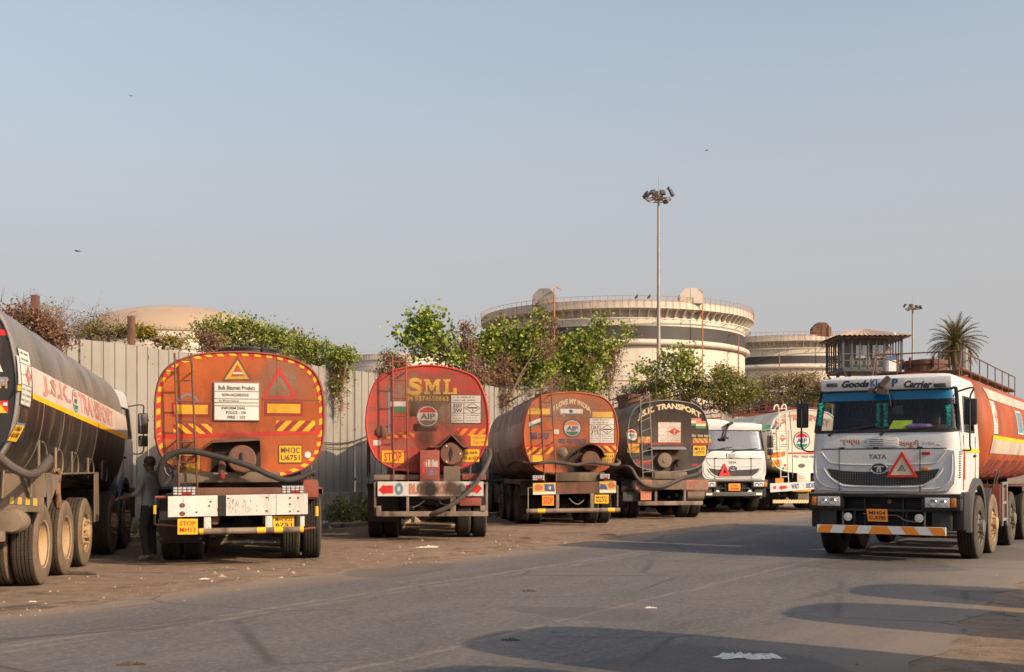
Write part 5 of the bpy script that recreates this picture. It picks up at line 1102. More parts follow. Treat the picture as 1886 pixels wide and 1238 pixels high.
T.decal('dusty_upper_side', ['top_g'], lambda mb: P_rect(mb, sb(2.90, 3.095), 0, nx=16, ny=8, o=0.004))
T.decal('white_band', ['band_g'], lambda mb: (P_rect(mb, sb(1.70, 1.93), 0, nx=16, ny=4, o=0.008), P_rect(mb, sb(2.62, 2.82), 0, nx=16, ny=4, o=0.008)))
T.decal('yellow_stripe', ['yellow'], lambda mb: P_rect(mb, sb(1.93, 2.0), 0, nx=16, ny=2, o=0.009))
T.decal('red_reflector', ['red'], lambda mb: [P_rect(mb, T.side([(y0, 1.66), (y0 - 0.22, 1.66), (y0 - 0.22, 1.70), (y0, 1.70)], -1), 0, o=0.008) for y0 in (yb_ - 0.02, 5.2, 3.4)])
T.decal('hazard_panel', ['signwhite', 'greyink', 'pinkred'], lambda mb: P_hazard(mb, T.side([(yb_ - 0.05, 2.02), (yb_ - 0.55, 2.02), (yb_ - 0.55, 2.6), (yb_ - 0.05, 2.6)], -1), 0, 1, 2, True, (), 21))
T.decal('notice_panel', ['wornblue', 'signwhite'], lambda mb: (lambda q: (P_rect(mb, q, 0, o=0.006), P_frame(mb, q, 1, w=0.06, o=0.008)))(T.side([(4.1, 2.1), (3.3, 2.1), (3.3, 2.55), (4.1, 2.55)], -1)))
for y0 in (6.9, 6.65, 6.0, 5.75, 5.0, 4.75, 4.0, 3.75, 2.9, 1.9):
    mb = MB()
    for k in range(4):
        z0, z1 = 1.30 + 0.075 * k, 1.30 + 0.075 * (k + 1); v = []
        for z, dy in ((z0, 0.11 * (3 - k) / 3), (z1, 0.11 * (2 - k) / 3)):
            for yy in (y0 + dy, y0 + dy - 0.05): v += [(-T.hx(z) - 0.004, yy, z), (-T.hx(z) - 0.05, yy, z - 0.02)]
        mb.add(v, [(0, 1, 5, 4), (2, 3, 7, 6), (1, 3, 7, 5), (0, 2, 3, 1), (4, 6, 7, 5)])
    T.bld(mb, 'tank_rib', 'rustred')
# roof lettering
P = T.quad([(150, 232), (858, 222), (858, 172), (160, 185)], T.L - 0.115, 1)
T.bld(MB().box((-1.0, T.L - 0.24, 2.665), (1.0, T.L - 0.118, 2.86), 0, 0.05), 'roof_header', 'white_cab')
pf = T.L - 0.116
def Q(a, b, c, d): return T.quad([a, b, c, d], pf, 1)
T.decal('roof_lettering', ['ink', 'blue'], lambda mb: (P_text(mb, Q((236, 226), (388, 221), (402, 182), (250, 186)), 'Goods', 0, bold=0.05), P_text(mb, Q((582, 223), (738, 227), (752, 184), (596, 184)), 'Carrier', 0, bold=0.05), P_text(mb, Q((402, 220), (440, 219), (440, 176), (402, 178)), 'KI', 1, bold=0.03), P_text(mb, Q((520, 219), (555, 219), (557, 172), (522, 173)), 'P', 1, bold=0.05)))
for u in (232, 325, 405, 452, 515, 580, 640, 695, 752): T.decal('roof_seam', ['cream'], lambda mb: P_rect(mb, Q((u - 2, 228), (u + 2, 228), (u + 3, 170), (u - 1, 170)), 0))
for u in (190, 788): a = T.pt(u, 210, T.L - 0.12); T.bld(MB().box((a.x - 0.09, T.L - 0.14, a.z - 0.03), (a.x + 0.09, T.L - 0.095, a.z + 0.03), 0, 0.015), 'marker_lamp', 'darkplastic')
fq = lambda a, b, c, d, y=0.02: T.quad([a, b, c, d], T.L + y, 1)
T.decal('gujarati_lettering', ['brownink'], lambda mb: (P_text(mb, fq((228, 548), (340, 546), (345, 512), (232, 510), 0.004), 'શ્રધ્ધા', 0, bold=0.03), P_text(mb, fq((556, 558), (672, 560), (676, 515), (560, 513), 0.004), 'સબૂરી', 0, bold=0.03)))
T.decal('model_script', ['faintblue', 'red'], lambda mb: (P_scrib(mb, fq((682, 545), (775, 548), (775, 528), (682, 526), 0.004), 0, (0, 0, 1, 1), 1, 5, thick=0.9), P_poly(mb, fq((760, 548), (800, 550), (800, 530), (760, 530), 0.006), [(0, 0.2), (0.9, 0.1), (0.4, 0.55)], 1)))
c = T.pt(578, 722, T.L + 0.06); mb = MB(); tri(mb, c.x, c.z - 0.0, 0.46, 0.40, T.L + 0.06, 0, 1, 0.74); T.bld(mb, 'warning_triangle', ['red', 'cream_ink'])
mb = MB(); a = T.pt(712, 588, T.L + 0.03); mb.box((a.x - 0.06, T.L + 0.025, a.z - 0.022), (a.x + 0.06, T.L + 0.045, a.z + 0.022), 0, 0.008); T.bld(mb, 'red_reflector', 'redlens')
a = T.pt(706, 677, T.L + 0.03); T.bld(MB().box((a.x - 0.055, T.L + 0.025, a.z - 0.025), (a.x + 0.055, T.L + 0.045, a.z + 0.025), 0, 0.008), 'side_indicator', 'amber')
mb = MB(); mb.box((-1.142, T.L - 0.42, 1.27), (-1.135, T.L - 0.36, 1.7), 0); T.bld(mb, 'red_edge_tape', 'red')
T.bld(MB().box((-1.141, LG - 1.74, 1.69), (-1.134, T.L - 0.38, 1.75), 0).box((1.134, LG - 1.74, 1.69), (1.141, T.L - 0.38, 1.75), 0), 'door_stripe', 'yellow')
mb = MB()
for k in range(12): mb.box((-1.125, T.L - 0.3 + 0.0, 1.30 + 0.035 * k), (-1.05, T.L - 0.12, 1.318 + 0.035 * k), 0, 0.004)
T.bld(mb, 'side_louvre', 'greysteel')
P = T.quad([(105, 1020), (820, 1057), (820, 1012), (105, 975)], T.L + 0.03, 1); a, b = Vector(P(0, 0)), Vector(P(1, 1)); mb = MB(); zz = (P(0, 0)[2] + P(1, 0)[2]) / 2; z2 = (P(0, 1)[2] + P(1, 1)[2]) / 2
mb.box((a.x, T.L - 0.03, zz), (b.x, T.L + 0.029, z2), 1, 0.004); Pb = lambda s_, t_, o=0.0: (a.x + (b.x - a.x) * s_, T.L + 0.03 + o, zz + (z2 - zz) * t_)
P_stripes(mb, Pb, 2.42, 0.03, 1, 0, (0, 0.02, 0.5, 0.98)); P_stripes(mb, Pb, 2.42, -0.045, 1, 0, (0.5, 0.02, 1, 0.98))
T.bld(mb, 'underrun_bar', ['orange', 'white'], fix=False)
T.plate(0, 0, 0, 0, ['MH04', 'KU0788'], T.L + 0.02, ('orange', 'orange', 'ink'), False, 'number_plate', 0.01, [(388, 966), (500, 970), (496, 900), (380, 897)], 1)
# fender, boxes and brackets along the side facing the camera
mb = MB().box((-1.22, T.fy - 2.15, 0.62), (-0.7, T.fy - 2.10, 1.16), 0, 0.01); T.bld(mb, 'mud_flap', 'rustred')
mb = MB(); arc = [(T.fy - 1.4 + 0.6 * math.cos(R(a)), 0.52 + 0.62 * math.sin(R(a))) for a in range(-20, 75, 8)]; v = []
for y, z in arc: v += [(-1.22, y, z), (-0.85, y, z), (-1.22, y + 0.03, z + 0.02), (-0.85, y + 0.03, z + 0.02)]
mb.add(v, [(4 * i + p, 4 * i + q, 4 * i + 4 + q, 4 * i + 4 + p) for i in range(len(arc) - 1) for p, q in ((0, 1), (2, 3), (0, 2))]); T.bld(mb, 'rear_wing', 'darkplastic', smooth=60)
mb = MB().box((-1.2, T.fy - 3.1, 0.5), (-0.75, T.fy - 2.25, 1.1), 0, 0.02); T.bld(mb, 'side_box', 'rust')
mb = MB()
for yy in (T.fy - 2.35, T.fy - 2.9): mb.box((-1.24, yy, 0.42), (-1.2, yy + 0.07, 1.2), 0, 0.006)
for z in (0.5, 0.8, 1.15): mb.box((-1.23, T.fy - 2.9, z), (-1.205, T.fy - 2.3, z + 0.05), 0, 0.006)
mb.tube([(-1.1, T.fy - 2.1, 1.1), (-1.18, T.fy - 1.95, 1.4)], 0.014, 0, 6).tube([(-1.1, T.fy - 2.4, 1.15), (-1.18, T.fy - 2.3, 1.4)], 0.014, 0, 6)
T.bld(mb, 'box_bracket', 'greysteel')
for g in (-1, 1): T.mudguard(0.6, 3.3, g, 'rust', 1.08); T.flap(0.55, g, 'chassis', 0.4, 1.1)
T.bld(MB().box((0.7, 4.9, 0.45), (1.2, 6.0, 1.0), 0, 0.06), 'fuel_tank', 'greysteel')
# tinsel and things on the dashboard
for u, v0, v1, y in ((128, 310, 435, -0.10), (446, 310, 440, -0.16), (487, 310, 440, -0.16), (835, 320, 455, -0.10)):
    a, b = T.pt(u, v0, T.L + y), T.pt(u - (8 if u < 200 else 0), v1, T.L + y); mb = MB(); g = random.Random(u); n = 26
    for i in range(n):
        p = a.lerp(b, (i + 0.5) / n); r_ = 0.06 if i < 3 or i > n - 4 else 0.042
        for k in range(7):
            t = g.uniform(0, 6.28); q = p + Vector((math.cos(t) * r_, math.sin(t) * 0.03, g.uniform(-0.03, 0.03))); mb.add([p + Vector((0, 0, 0.008)), q, p - Vector((0, 0, 0.008))], [(0, 1, 2)])
    wl = MB(); wl.v = [w2(T, Vector(p)) for p in mb.v]; wl.f, wl.m = mb.f, mb.m
    tag(wl.build('tinsel_garland', 'tinsel', smooth=0), {128: 'teal tinsel garland hanging at the passenger end of the windscreen beside the left window pillar', 446: 'left one of the two teal tinsel garlands in the middle of the windscreen', 487: 'right one of the two teal tinsel garlands in the middle of the windscreen', 835: 'teal tinsel garland beside the pillar at the right end of the windscreen'}[u], 'garland', 'teal garlands in the windscreen of the moving truck')
def local_thing(T, mb, name, mats, label, cat, group=None, smooth=35):
    w = MB(); w.v = [tuple(w2(T, Vector(p))) for p in mb.v]; w.f, w.m, w.uv = mb.f, mb.m, mb.uv
    return tag(w.build(name, mats, smooth=smooth), label, cat, group)
a, b = T.pt(505, 447, T.L - 0.17), T.pt(632, 412, T.L - 0.17); mb = MB()
mb.add([(a.x, T.L - 0.15, 2.06), (b.x, T.L - 0.15, 2.06), (b.x + 0.0, T.L - 0.20, 2.19), (a.x - 0.06, T.L - 0.20, 2.19)], [(0, 1, 2, 3)]); v = [Vector(p) + Vector((0, -0.004, -0.003)) for p in mb.v[:4]]; mb.add(v, [(0, 1, 2, 3)])
local_thing(T, mb, 'folded_card', 'lime', 'lime green card lying on the dashboard behind the windscreen of the moving truck', 'card')
mb = MB().tube(spline([(-0.32, T.L - 0.16, 2.085), (-0.45, T.L - 0.16, 2.095), (-0.58, T.L - 0.16, 2.09), (-0.70, T.L - 0.22, 2.10)], 4, False), [0.025, 0.03, 0.038, 0.04, 0.038, 0.036, 0.04, 0.042, 0.038, 0.036, 0.035, 0.03, 0.022][:13], 0, 8)
local_thing(T, mb, 'rolled_cloth', 'purple', 'rolled purple cloth on the dashboard beside the lime green card', 'cloth')
def shoe(mb, c, ang, m, l=0.30):
    o = [(-0.5, 0.0), (-0.48, 0.13), (-0.25, 0.17), (0.1, 0.13), (0.35, 0.18), (0.5, 0.08), (0.5, -0.08), (0.35, -0.17), (0.1, -0.11), (-0.25, -0.15), (-0.48, -0.12)]
    ca, sa = math.cos(R(ang)), math.sin(R(ang)); q = [(c.x + l * (x * ca - y * sa), c.z + l * (x * sa + y * ca)) for x, y in o]
    mb.prism(q, lambda a, b, d: (a, d, b), c.y, c.y + 0.035, m)
    mb.tube([(q[3][0], c.y + 0.03, q[3][1]), (c.x + l * 0.12 * ca, c.y + 0.09, c.z + l * 0.12 * sa), (q[8][0], c.y + 0.03, q[8][1])], 0.025, 1, 6)
mb = MB(); shoe(mb, T.pt(472, 205, T.L - 0.06), -48, 0, 0.3); shoe(mb, T.pt(447, 245, T.L - 0.02), 6, 2, 0.30); c = T.pt(470, 220, T.L - 0.05); mb.tube([c, (c.x - 0.1, T.L - 0.04, c.z - 0.12), (c.x - 0.12, T.L - 0.08, c.z - 0.3)], 0.012, 1, 5)
local_thing(T, mb, 'shoe_charm', ['leather', 'blackplastic', 'dusty'], 'pair of old brown shoes hung as a charm above the windscreen of the moving truck', 'charm')
mb = MB(); mb.box((-0.27, T.L - 0.22, 2.28), (-0.1, T.L - 0.19, 2.42), 0, 0.02); mb.tube([(-0.15, T.L - 0.2, 2.42), (-0.12, T.L - 0.2, 2.64)], 0.008, 0, 5); local_thing(T, mb, 'hanging_frame', ['seat'], 'small brown box dangling behind the windscreen of the moving truck, below the shoes', 'ornament')
T2 = TE
mb = MB(); c = T2.pt(275, 362, T2.L - 0.06); shoe(mb, c, -25, 0, 0.3); c2 = T2.pt(238, 472, T2.L - 0.01); mb.tube([c, (c.x + 0.08, T2.L - 0.04, c.z - 0.15), c2], 0.03, 0, 6); shoe(mb, c2, 5, 0, 0.26)
local_thing(T2, mb, 'shoe_charm', ['blackplastic', 'chassis'], 'black shoes strung together as a charm in front of the parked white cab', 'charm')
TG = T
# driver of the moving truck: out of sight behind the dark glass in the photograph
# ---------------------------------------------------------------- tankers outside the right edge, only their shadows fall into the picture
OUT = []; SKIP_OUT = False
for i, (X, Y, th, lab) in enumerate([(4.55, 6.66, 0, 'dark tank truck outside the right edge, second nearest to the camera'), (7.62, 8.5, 0, 'dark tank truck outside the right edge, third from the camera'), (8.85, 10.5, 0, 'dark tank truck outside the right edge, farthest from the camera'), (3.80, 4.62, 0, 'dark tank truck outside the right edge, partly behind the camera')]):
    if SKIP_OUT: break
    T = Truck('tank_truck', lab, 'tank truck', X, Y, -125.0, (0, 0, 1), 'tank trucks parked on the other side of the road', L=8.6); T.fy = T.L - 1.4
    T.tank(PROF['c'], 0.98, 3.2, 1.35, ['shell_c', 'orange_c', 'rust'], L=6.4); T.axles((1.2, 2.55), (T.fy,)); cab(T, 'white_cab', False, mirror=False)
# ------------------------------------------------------------------ ground and road
RD = Vector((0.5145, 0.8575, 0)); RN = Vector((0.8575, -0.5145, 0))      # along the road, across it to the right
ROADROT = math.atan2(-RD.x, RD.y)
RO = Vector((-5.2, 11.05, 0))                                             # a point on the left edge of the asphalt
def ground_mat():
    m = N('dry_dusty_earth'); v = m.coord(rnd=False)
    a = m.noise(v, 0.35, 6, 0.6); b = m.noise(v, 3.5, 8, 0.7); c = m.noise(v, 40, 4, 0.7); d = m.noise(v, 1.1, 9, 0.75, 0.6)
    col = m.mix(m.ramp(a, 0.35, 0.65), (0.225, 0.152, 0.102), (0.30, 0.21, 0.145)); col = m.mix(m.ramp(b, 0.4, 0.7), col, (0.15, 0.10, 0.066))
    col = m.mix(m.ramp(c, 0.62, 0.72), col, (0.42, 0.31, 0.22)); col = m.mix(m.ramp(d, 0.55, 0.63), col, (0.085, 0.06, 0.043))
    h = m.mix(0.5, b, c); m.set(col, 0.95); m.bump(m.mix(0.35, h, d), 0.9, 0.09); return m.m
M['earth'] = ground_mat()
g = random.Random(3); mb = MB()
tag(mb.add([(-1500, -300, 0), (1500, -300, 0), (1500, 3500, 0), (-1500, 3500, 0)], [(0, 1, 2, 3)]) is None or mb.build('ground', 'earth', smooth=0), kind='structure')
def road_mat():
    m = N('worn_asphalt'); v = m.coord(rnd=False)
    sp = m.n('ShaderNodeSeparateXYZ'); m.l(v, sp.inputs[0])
    x = sp.outputs[0]
    def mth(op, a, b=None, c=None):
        q = m.n('ShaderNodeMath', operation=op)
        for i, z in enumerate((a, b, c)):
            if z is None: continue
            if hasattr(z, 'is_linked'): m.l(z, q.inputs[i])
            else: q.inputs[i].default_value = z
        return q.outputs[0]
    v2 = m.coord((1, 0.16, 1), rnd=False); grain = m.noise(v, 62, 5, 0.75); patch = m.noise(v, 0.45, 5, 0.6); wear = m.noise(v2, 1.6, 7, 0.65); mid = m.noise(v, 7, 7, 0.7)
    col = m.mix(m.ramp(patch, 0.35, 0.68), (0.092, 0.084, 0.082), (0.118, 0.107, 0.103))
    col = m.mix(m.ramp(wear, 0.45, 0.7), col, (0.14, 0.122, 0.11)); col = m.mix(m.ramp(mid, 0.52, 0.7), col, (0.075, 0.067, 0.063))
    col = m.mix(m.ramp(grain, 0.56, 0.74), col, (0.24, 0.215, 0.195)); col = m.mix(m.ramp(grain, 0.27, 0.40, (1, 1, 1, 1), (0, 0, 0, 1)), col, (0.04, 0.036, 0.034))
    sp2 = m.noise(v, 17, 4, 0.8); col = m.mix(m.ramp(sp2, 0.54, 0.66), col, (0.20, 0.178, 0.160)); col = m.mix(m.ramp(sp2, 0.30, 0.42, (1, 1, 1, 1), (0, 0, 0, 1)), col, (0.055, 0.048, 0.045))
    # dust creeping in from both edges
    ed = mth('ADD', x, mth('MULTIPLY', mth('SUBTRACT', wear, 0.5), 2.6)); ed2 = mth('ADD', mth('SUBTRACT', 8.3, x), mth('MULTIPLY', mth('SUBTRACT', wear, 0.5), 3.4))
    for e, w, st in ((ed, 0.95, 0.78), (ed2, 1.7, 0.7)):
        f = m.n('ShaderNodeMapRange'); f.inputs[1].default_value = 0.0; f.inputs[2].default_value = w; f.inputs[3].default_value = st; f.inputs[4].default_value = 0.0; m.l(e, f.inputs[0])
        col = m.mix(f.outputs[0], col, (0.25, 0.185, 0.14))
    # worn pale seams along the road
    for x0, w, br in ((1.95, 0.07, 0.45), (2.18, 0.05, 0.52), (4.99, 0.06, 0.50), (1.78, 0.02, 0.58)):
        wob = mth('MULTIPLY', mth('SUBTRACT', m.noise(m.coord((0, 0.35, 0), rnd=False), 1.0, 4, 0.6), 0.5), 0.5)
        d = mth('ABSOLUTE', mth('SUBTRACT', mth('ADD', x, wob), x0)); d = mth('ADD', d, mth('MULTIPLY', mth('SUBTRACT', mid, 0.5), 0.10))
        f = m.n('ShaderNodeMapRange'); f.inputs[1].default_value = 0.0; f.inputs[2].default_value = w; f.inputs[3].default_value = 1; f.inputs[4].default_value = 0; m.l(d, f.inputs[0])
        br_ = m.ramp(m.noise(v, 2.2, 6, 0.7), br - 0.12, br + 0.08)
        col = m.mix(mth('MULTIPLY', mth('MULTIPLY', f.outputs[0], br_), 0.38), col, (0.34, 0.285, 0.235))
    ol = m.noise(v2, 0.9, 5, 0.7, 1.2); col = m.mix(mth('MULTIPLY', m.ramp(ol, 0.60, 0.70), 0.55), col, (0.055, 0.049, 0.046)); dr = m.noise(v, 3.1, 2, 0.5); col = m.mix(mth('MULTIPLY', m.ramp(dr, 0.74, 0.77), 0.7), col, (0.04, 0.036, 0.034))
    pch = m.noise(v, 0.22, 2, 0.4, 0.3); col = m.mix(mth('MULTIPLY', m.ramp(pch, 0.56, 0.57), 0.45), col, (0.065, 0.059, 0.056))
    # fine cracks
    vo = m.n('ShaderNodeTexVoronoi', feature='DISTANCE_TO_EDGE'); vo.inputs['Scale'].default_value = 0.42; vv = m.mix(0.12, v, m.n('ShaderNodeTexNoise').outputs['Color']); m.l(vv, vo.inputs['Vector'])
    cr = m.ramp(vo.outputs[0], 0.003, 0.014, (1, 1, 1, 1), (0, 0, 0, 1)); crm = mth('MULTIPLY', cr, m.ramp(patch, 0.42, 0.55)); col = m.mix(mth('MULTIPLY', crm, 0.7), col, (0.05, 0.045, 0.04))
    m.set(col, 0.82); m.b.inputs['Specular IOR Level'].default_value = 0.35; m.bump(m.mix(0.4, grain, mid), 0.55, 0.012); return m.m
M['asphalt'] = road_mat()
mb = MB(); pts = []; y = -60.0
while y <= 420: pts.append((y, 0.28 * (noise.noise(Vector((y * 0.35, 1.3, 0))) + 0.6 * noise.noise(Vector((y * 1.3, 7.0, 0))) + 0.3 * noise.noise(Vector((y * 4, 3.0, 0)))), 0.38 * (noise.noise(Vector((y * 0.3, 11.3, 0))) + 0.6 * noise.noise(Vector((y * 1.2, 17.0, 0)))))); y += 0.25 if y < 60 else 3
vs = []
for y, a, b in pts: vs += [(a, y, 0), (8.3 + b, y, 0)]
mb.add(vs, [(2 * i, 2 * i + 1, 2 * i + 3, 2 * i + 2) for i in range(len(pts) - 1)])
tag(mb.build('road', 'asphalt', None, (RO.x, RO.y, 0.004), ROADROT, 0), kind='structure')

def on_ground(px, py): k = F * CH / (py - HY); return Vector(((px - CX) / F * k, k, 0))
def at(px, py, Y): return Vector(((px - CX) / F * Y, Y, CH + (HY - py) / F * Y))
# pebbles and rubble, beyond counting
g = random.Random(11); mb = MB()
def stone(mb, p, r, m=0):
    a = g.uniform(0, 6.28); v = []
    for k in range(5): t = a + k * 1.2566; rr = r * g.uniform(0.6, 1.2); v.append((p.x + rr * math.cos(t), p.y + rr * math.sin(t), p.z - 0.01))
    v.append((p.x + r * g.uniform(-0.3, 0.3), p.y + r * g.uniform(-0.3, 0.3), p.z + r * g.uniform(0.35, 0.8))); mb.add(v, [(k, (k + 1) % 5, 5) for k in range(5)], m)
for i in range(5200):
    s_ = g.uniform(-8, 45) if i % 3 else g.uniform(-4, 16); d = -abs(g.gauss(0, 2.6)) + 0.5 if i % 5 else 7.9 + abs(g.gauss(0, 1.0)) - 0.3
    p = RO + RD * s_ + RN * (d + 0.2); stone(mb, p, min(0.06, 0.007 * math.exp(abs(g.gauss(0, 0.75)))), 0 if g.random() < 0.7 else 1)
M['stone'] = plain('grey_brown_pebbles', (0.26, 0.19, 0.13), 0.95, 0, 0.4, 3); M['stone2'] = plain('pale_chippings', (0.28, 0.215, 0.155), 0.95, 0, 0.3, 3)
tag(mb.build('pebbles', ['stone', 'stone2'], smooth=0, fix=False), kind='stuff')

# ------------------------------------------------------------------ corrugated boundary wall
WO = Vector((-6.75, 28.0, 0)); WN = RN          # wall runs parallel to the road
def wall_mat():
    m = N('weathered_sheet_metal'); v = m.coord((1, 1, 0.10), rnd=True); v2 = m.coord(rnd=True)
    a = m.noise(v, 3.0, 8, 0.7); b = m.noise(v2, 0.8, 4, 0.6); c = m.noise(v2, 14, 6, 0.75); oi = m.n('ShaderNodeObjectInfo')
    col = m.mix(m.ramp(b, 0.3, 0.7), (0.255, 0.236, 0.207), (0.295, 0.274, 0.243)); col = m.mix(m.ramp(a, 0.5, 0.75), col, (0.22, 0.185, 0.145))
    sp = m.n('ShaderNodeMath', operation='MULTIPLY'); m.l(m.ramp(c, 0.64, 0.70), sp.inputs[0]); m.l(m.ramp(oi.outputs['Random'], 0.35, 0.75), sp.inputs[1])
    col = m.mix(sp.outputs[0], col, (0.10, 0.07, 0.05)); m.set(col, 0.6, 0.0); m.bump(a, 0.1, 0.01); return m.m
M['sheet'] = wall_mat(); M['seamdark'] = plain('dark_seam_steel', (0.07, 0.05, 0.04), 0.8)
def conc_mat():
    m = N('stained_concrete'); v = m.coord((1, 1, 0.5)); a = m.noise(v, 2.2, 8, 0.7); b = m.noise(v, 12, 6, 0.7)
    col = m.mix(m.ramp(a, 0.4, 0.62), (0.44, 0.37, 0.29), (0.16, 0.12, 0.085)); col = m.mix(m.ramp(b, 0.55, 0.7), col, (0.26, 0.20, 0.15)); m.set(col, 0.95); m.bump(b, 0.6, 0.03); return m.m
M['concrete'] = conc_mat()
wall = thing('corrugated_metal_fence', 'tall corrugated sheet metal fence on a stained concrete base behind the parked tankers', 'fence', tuple(WO), ROADROT)
t0, t1, PW = -17.48, 60.0, 1.84
MB().box((-0.18, t0, 0), (0.10, t1, 0.78), 0, 0.02).build('concrete_base', 'concrete', wall)
g = random.Random(5); t = t0; k = 0
while t < t1:
    mb = MB(); top = 4.17 + g.uniform(-0.02, 0.02); x0 = g.uniform(-0.015, 0.015); prof = []; y = t + 0.012; e = t + PW - 0.012 + (-0.02 if k % 3 == 2 else 0)
    nn = 6
    for i in range(nn):
        a = y + (e - y) * i / nn; b = y + (e - y) * (i + 1) / nn; w = (b - a); prof += [(0, a), (0, a + w * 0.84), (-0.028, a + w * 0.87), (-0.028, a + w * 0.97)]
    prof.append((0, e)); vs = []
    for x, yy in prof: vs += [(x0 + x, yy, 0.70), (x0 + x, yy, top)]
    mb.add(vs, [(2 * i, 2 * i + 2, 2 * i + 3, 2 * i + 1) for i in range(len(prof) - 1)])
    for zz in (1.3, 2.6, 3.8): mb.lathe([(0.012, 0), (0.012, 0.012), (0, 0.012)], (x0 + 0.0, t + 0.12, zz), 'x', 6, 1)
    mb.build('sheet_panel', ['sheet', 'seamdark'], wall, smooth=0, fix=False); t += PW; k += 1
mb = MB()
for zz in (1.1, 2.5, 3.9): mb.box((-0.13, t0, zz), (-0.07, t1, zz + 0.06), 0)
mb.build('girt_rail', 'seamdark', wall)
t = t0; 
while t < t1: MB().box((-0.22, t - 0.04, 0.7), (-0.07, t + 0.04, 4.1), 0, 0.01).build('fence_post', 'seamdark', wall); t += PW * 2
def wp(t, d=0.0, z=0.0): p = WO + RD * t - RN * d; return Vector((p.x, p.y, z))     # d metres behind the wall
def wt(px): q = (px - CX) / F; return (q * WO.y - WO.x) / (RD.x - q * RD.y)
for px, h, d, lab in ((65, 5.0, 0.6, 'rusty iron post among the bare scrub behind the fence'), (242, 4.85, 0.7, 'brown iron post beside the yellow flowering bush behind the fence')):
    p = at(px, HY, wp(wt(px), d).y); tag(MB().box((p.x - 0.07, p.y - 0.07, 0), (p.x + 0.07, p.y + 0.07, h), 0, 0.01).build('iron_post', 'rust'), lab, 'post', 'iron posts behind the fence')
a, b = wp(wt(585), -0.06, 2.15), wp(wt(690), -0.06, 2.5)
tag(MB().tube([a.lerp(b, i / 8) - Vector((0, 0, 0.16 * math.sin(math.pi * i / 8))) for i in range(9)], 0.016, 0, 5).tube([a.lerp(b, i / 8) - Vector((0, 0, 0.10 + 0.2 * math.sin(math.pi * i / 8))) for i in range(9)], 0.012, 0, 5).build('cable', 'seamdark'), 'black cable sagging across the metal fence between the two red rear ends', 'cable')
# low kerb stones in front of the wall
p0, p1 = wp(-6, -2.3), wp(34, -2.3)
kb = MB(); g = random.Random(8)
for i in range(24):
    a = p0.lerp(p1, i / 24.0 + 0.002); b = p0.lerp(p1, (i + 1) / 24.0 - 0.002); n = RN * 0.11; h = 0.12 + g.uniform(-0.03, 0.03)
    kb.add([tuple(a - n), tuple(b - n), tuple(b + n), tuple(a + n)] + [tuple(q + Vector((0, 0, h))) for q in (a - n, b - n, b + n, a + n)], [(0, 1, 5, 4), (1, 2, 6, 5), (2, 3, 7, 6), (3, 0, 4, 7), (4, 5, 6, 7)])
tag(kb.build('kerb', 'concrete', smooth=0), kind='structure')
mb = MB(); g = random.Random(21)
for i in range(900):
    p = wp(g.uniform(-7, 34), -0.25 - abs(g.gauss(0, 1.3)), 0.0); stone(mb, p, g.uniform(0.02, 0.13) * (0.4 + g.random()), 0 if g.random() < 0.6 else 1)
M['rubble2'] = plain('pale_rubble', (0.40, 0.36, 0.31), 0.95, 0, 0.5, 4)
tag(mb.build('rubble', ['stone', 'rubble2'], smooth=0, fix=False), kind='stuff')

# ------------------------------------------------------------------ storage tanks far behind
def shell_mat(name, c1, c2, rows):
    m = N(name); tc = m.n('ShaderNodeTexCoord'); br = m.n('ShaderNodeTexBrick'); br.inputs['Scale'].default_value = 1; br.inputs['Brick Width'].default_value = 3.6; br.inputs['Row Height'].default_value = 1.75; br.inputs['Mortar Size'].default_value = 0.055
    br.inputs['Color1'].default_value = (*c1, 1); br.inputs['Color2'].default_value = (*c2, 1); br.inputs['Mortar'].default_value = (*[x * 0.62 for x in c1], 1); m.l(tc.outputs['UV'], br.inputs['Vector'])
    mp = m.n('ShaderNodeMapping'); mp.inputs['Scale'].default_value = (0.5, 0.06, 1); m.l(tc.outputs['UV'], mp.inputs['Vector']); a = m.noise(mp.outputs[0], 1.6, 8, 0.7)
    col = m.mix(m.ramp(a, 0.48, 0.72), br.outputs['Color'], tuple(x * 0.80 for x in c1)); m.set(col, 0.55); return m.m
M['shell'] = shell_mat('cream_tank_shell', (0.62, 0.55, 0.455), (0.575, 0.505, 0.415), 10)
M['tankband'] = plain('dark_grey_band', (0.042, 0.037, 0.037), 0.6, 0, 0.15, 0.5)
M['girder'] = plain('grey_cream_girder', (0.52, 0.46, 0.385), 0.6, 0, 0.12, 0.5)
M['pipeorange'] = plain('orange_riser_paint', (0.42, 0.17, 0.045), 0.6); M['pipered'] = plain('dull_red_pipe_paint', (0.30, 0.10, 0.07), 0.7)
def dome_mat():
    m = N('tan_dome_panels'); v = m.coord((0.25, 0.25, 0.25), rnd=False); vo = m.n('ShaderNodeTexVoronoi', feature='F1'); vo.inputs['Scale'].default_value = 1.3; m.l(v, vo.inputs['Vector'])
    m.set(m.mix(m.ramp(vo.outputs['Color'], 0.2, 0.9), (0.355, 0.255, 0.18), (0.39, 0.285, 0.205)), 0.7); return m.m
M['dome'] = dome_mat()
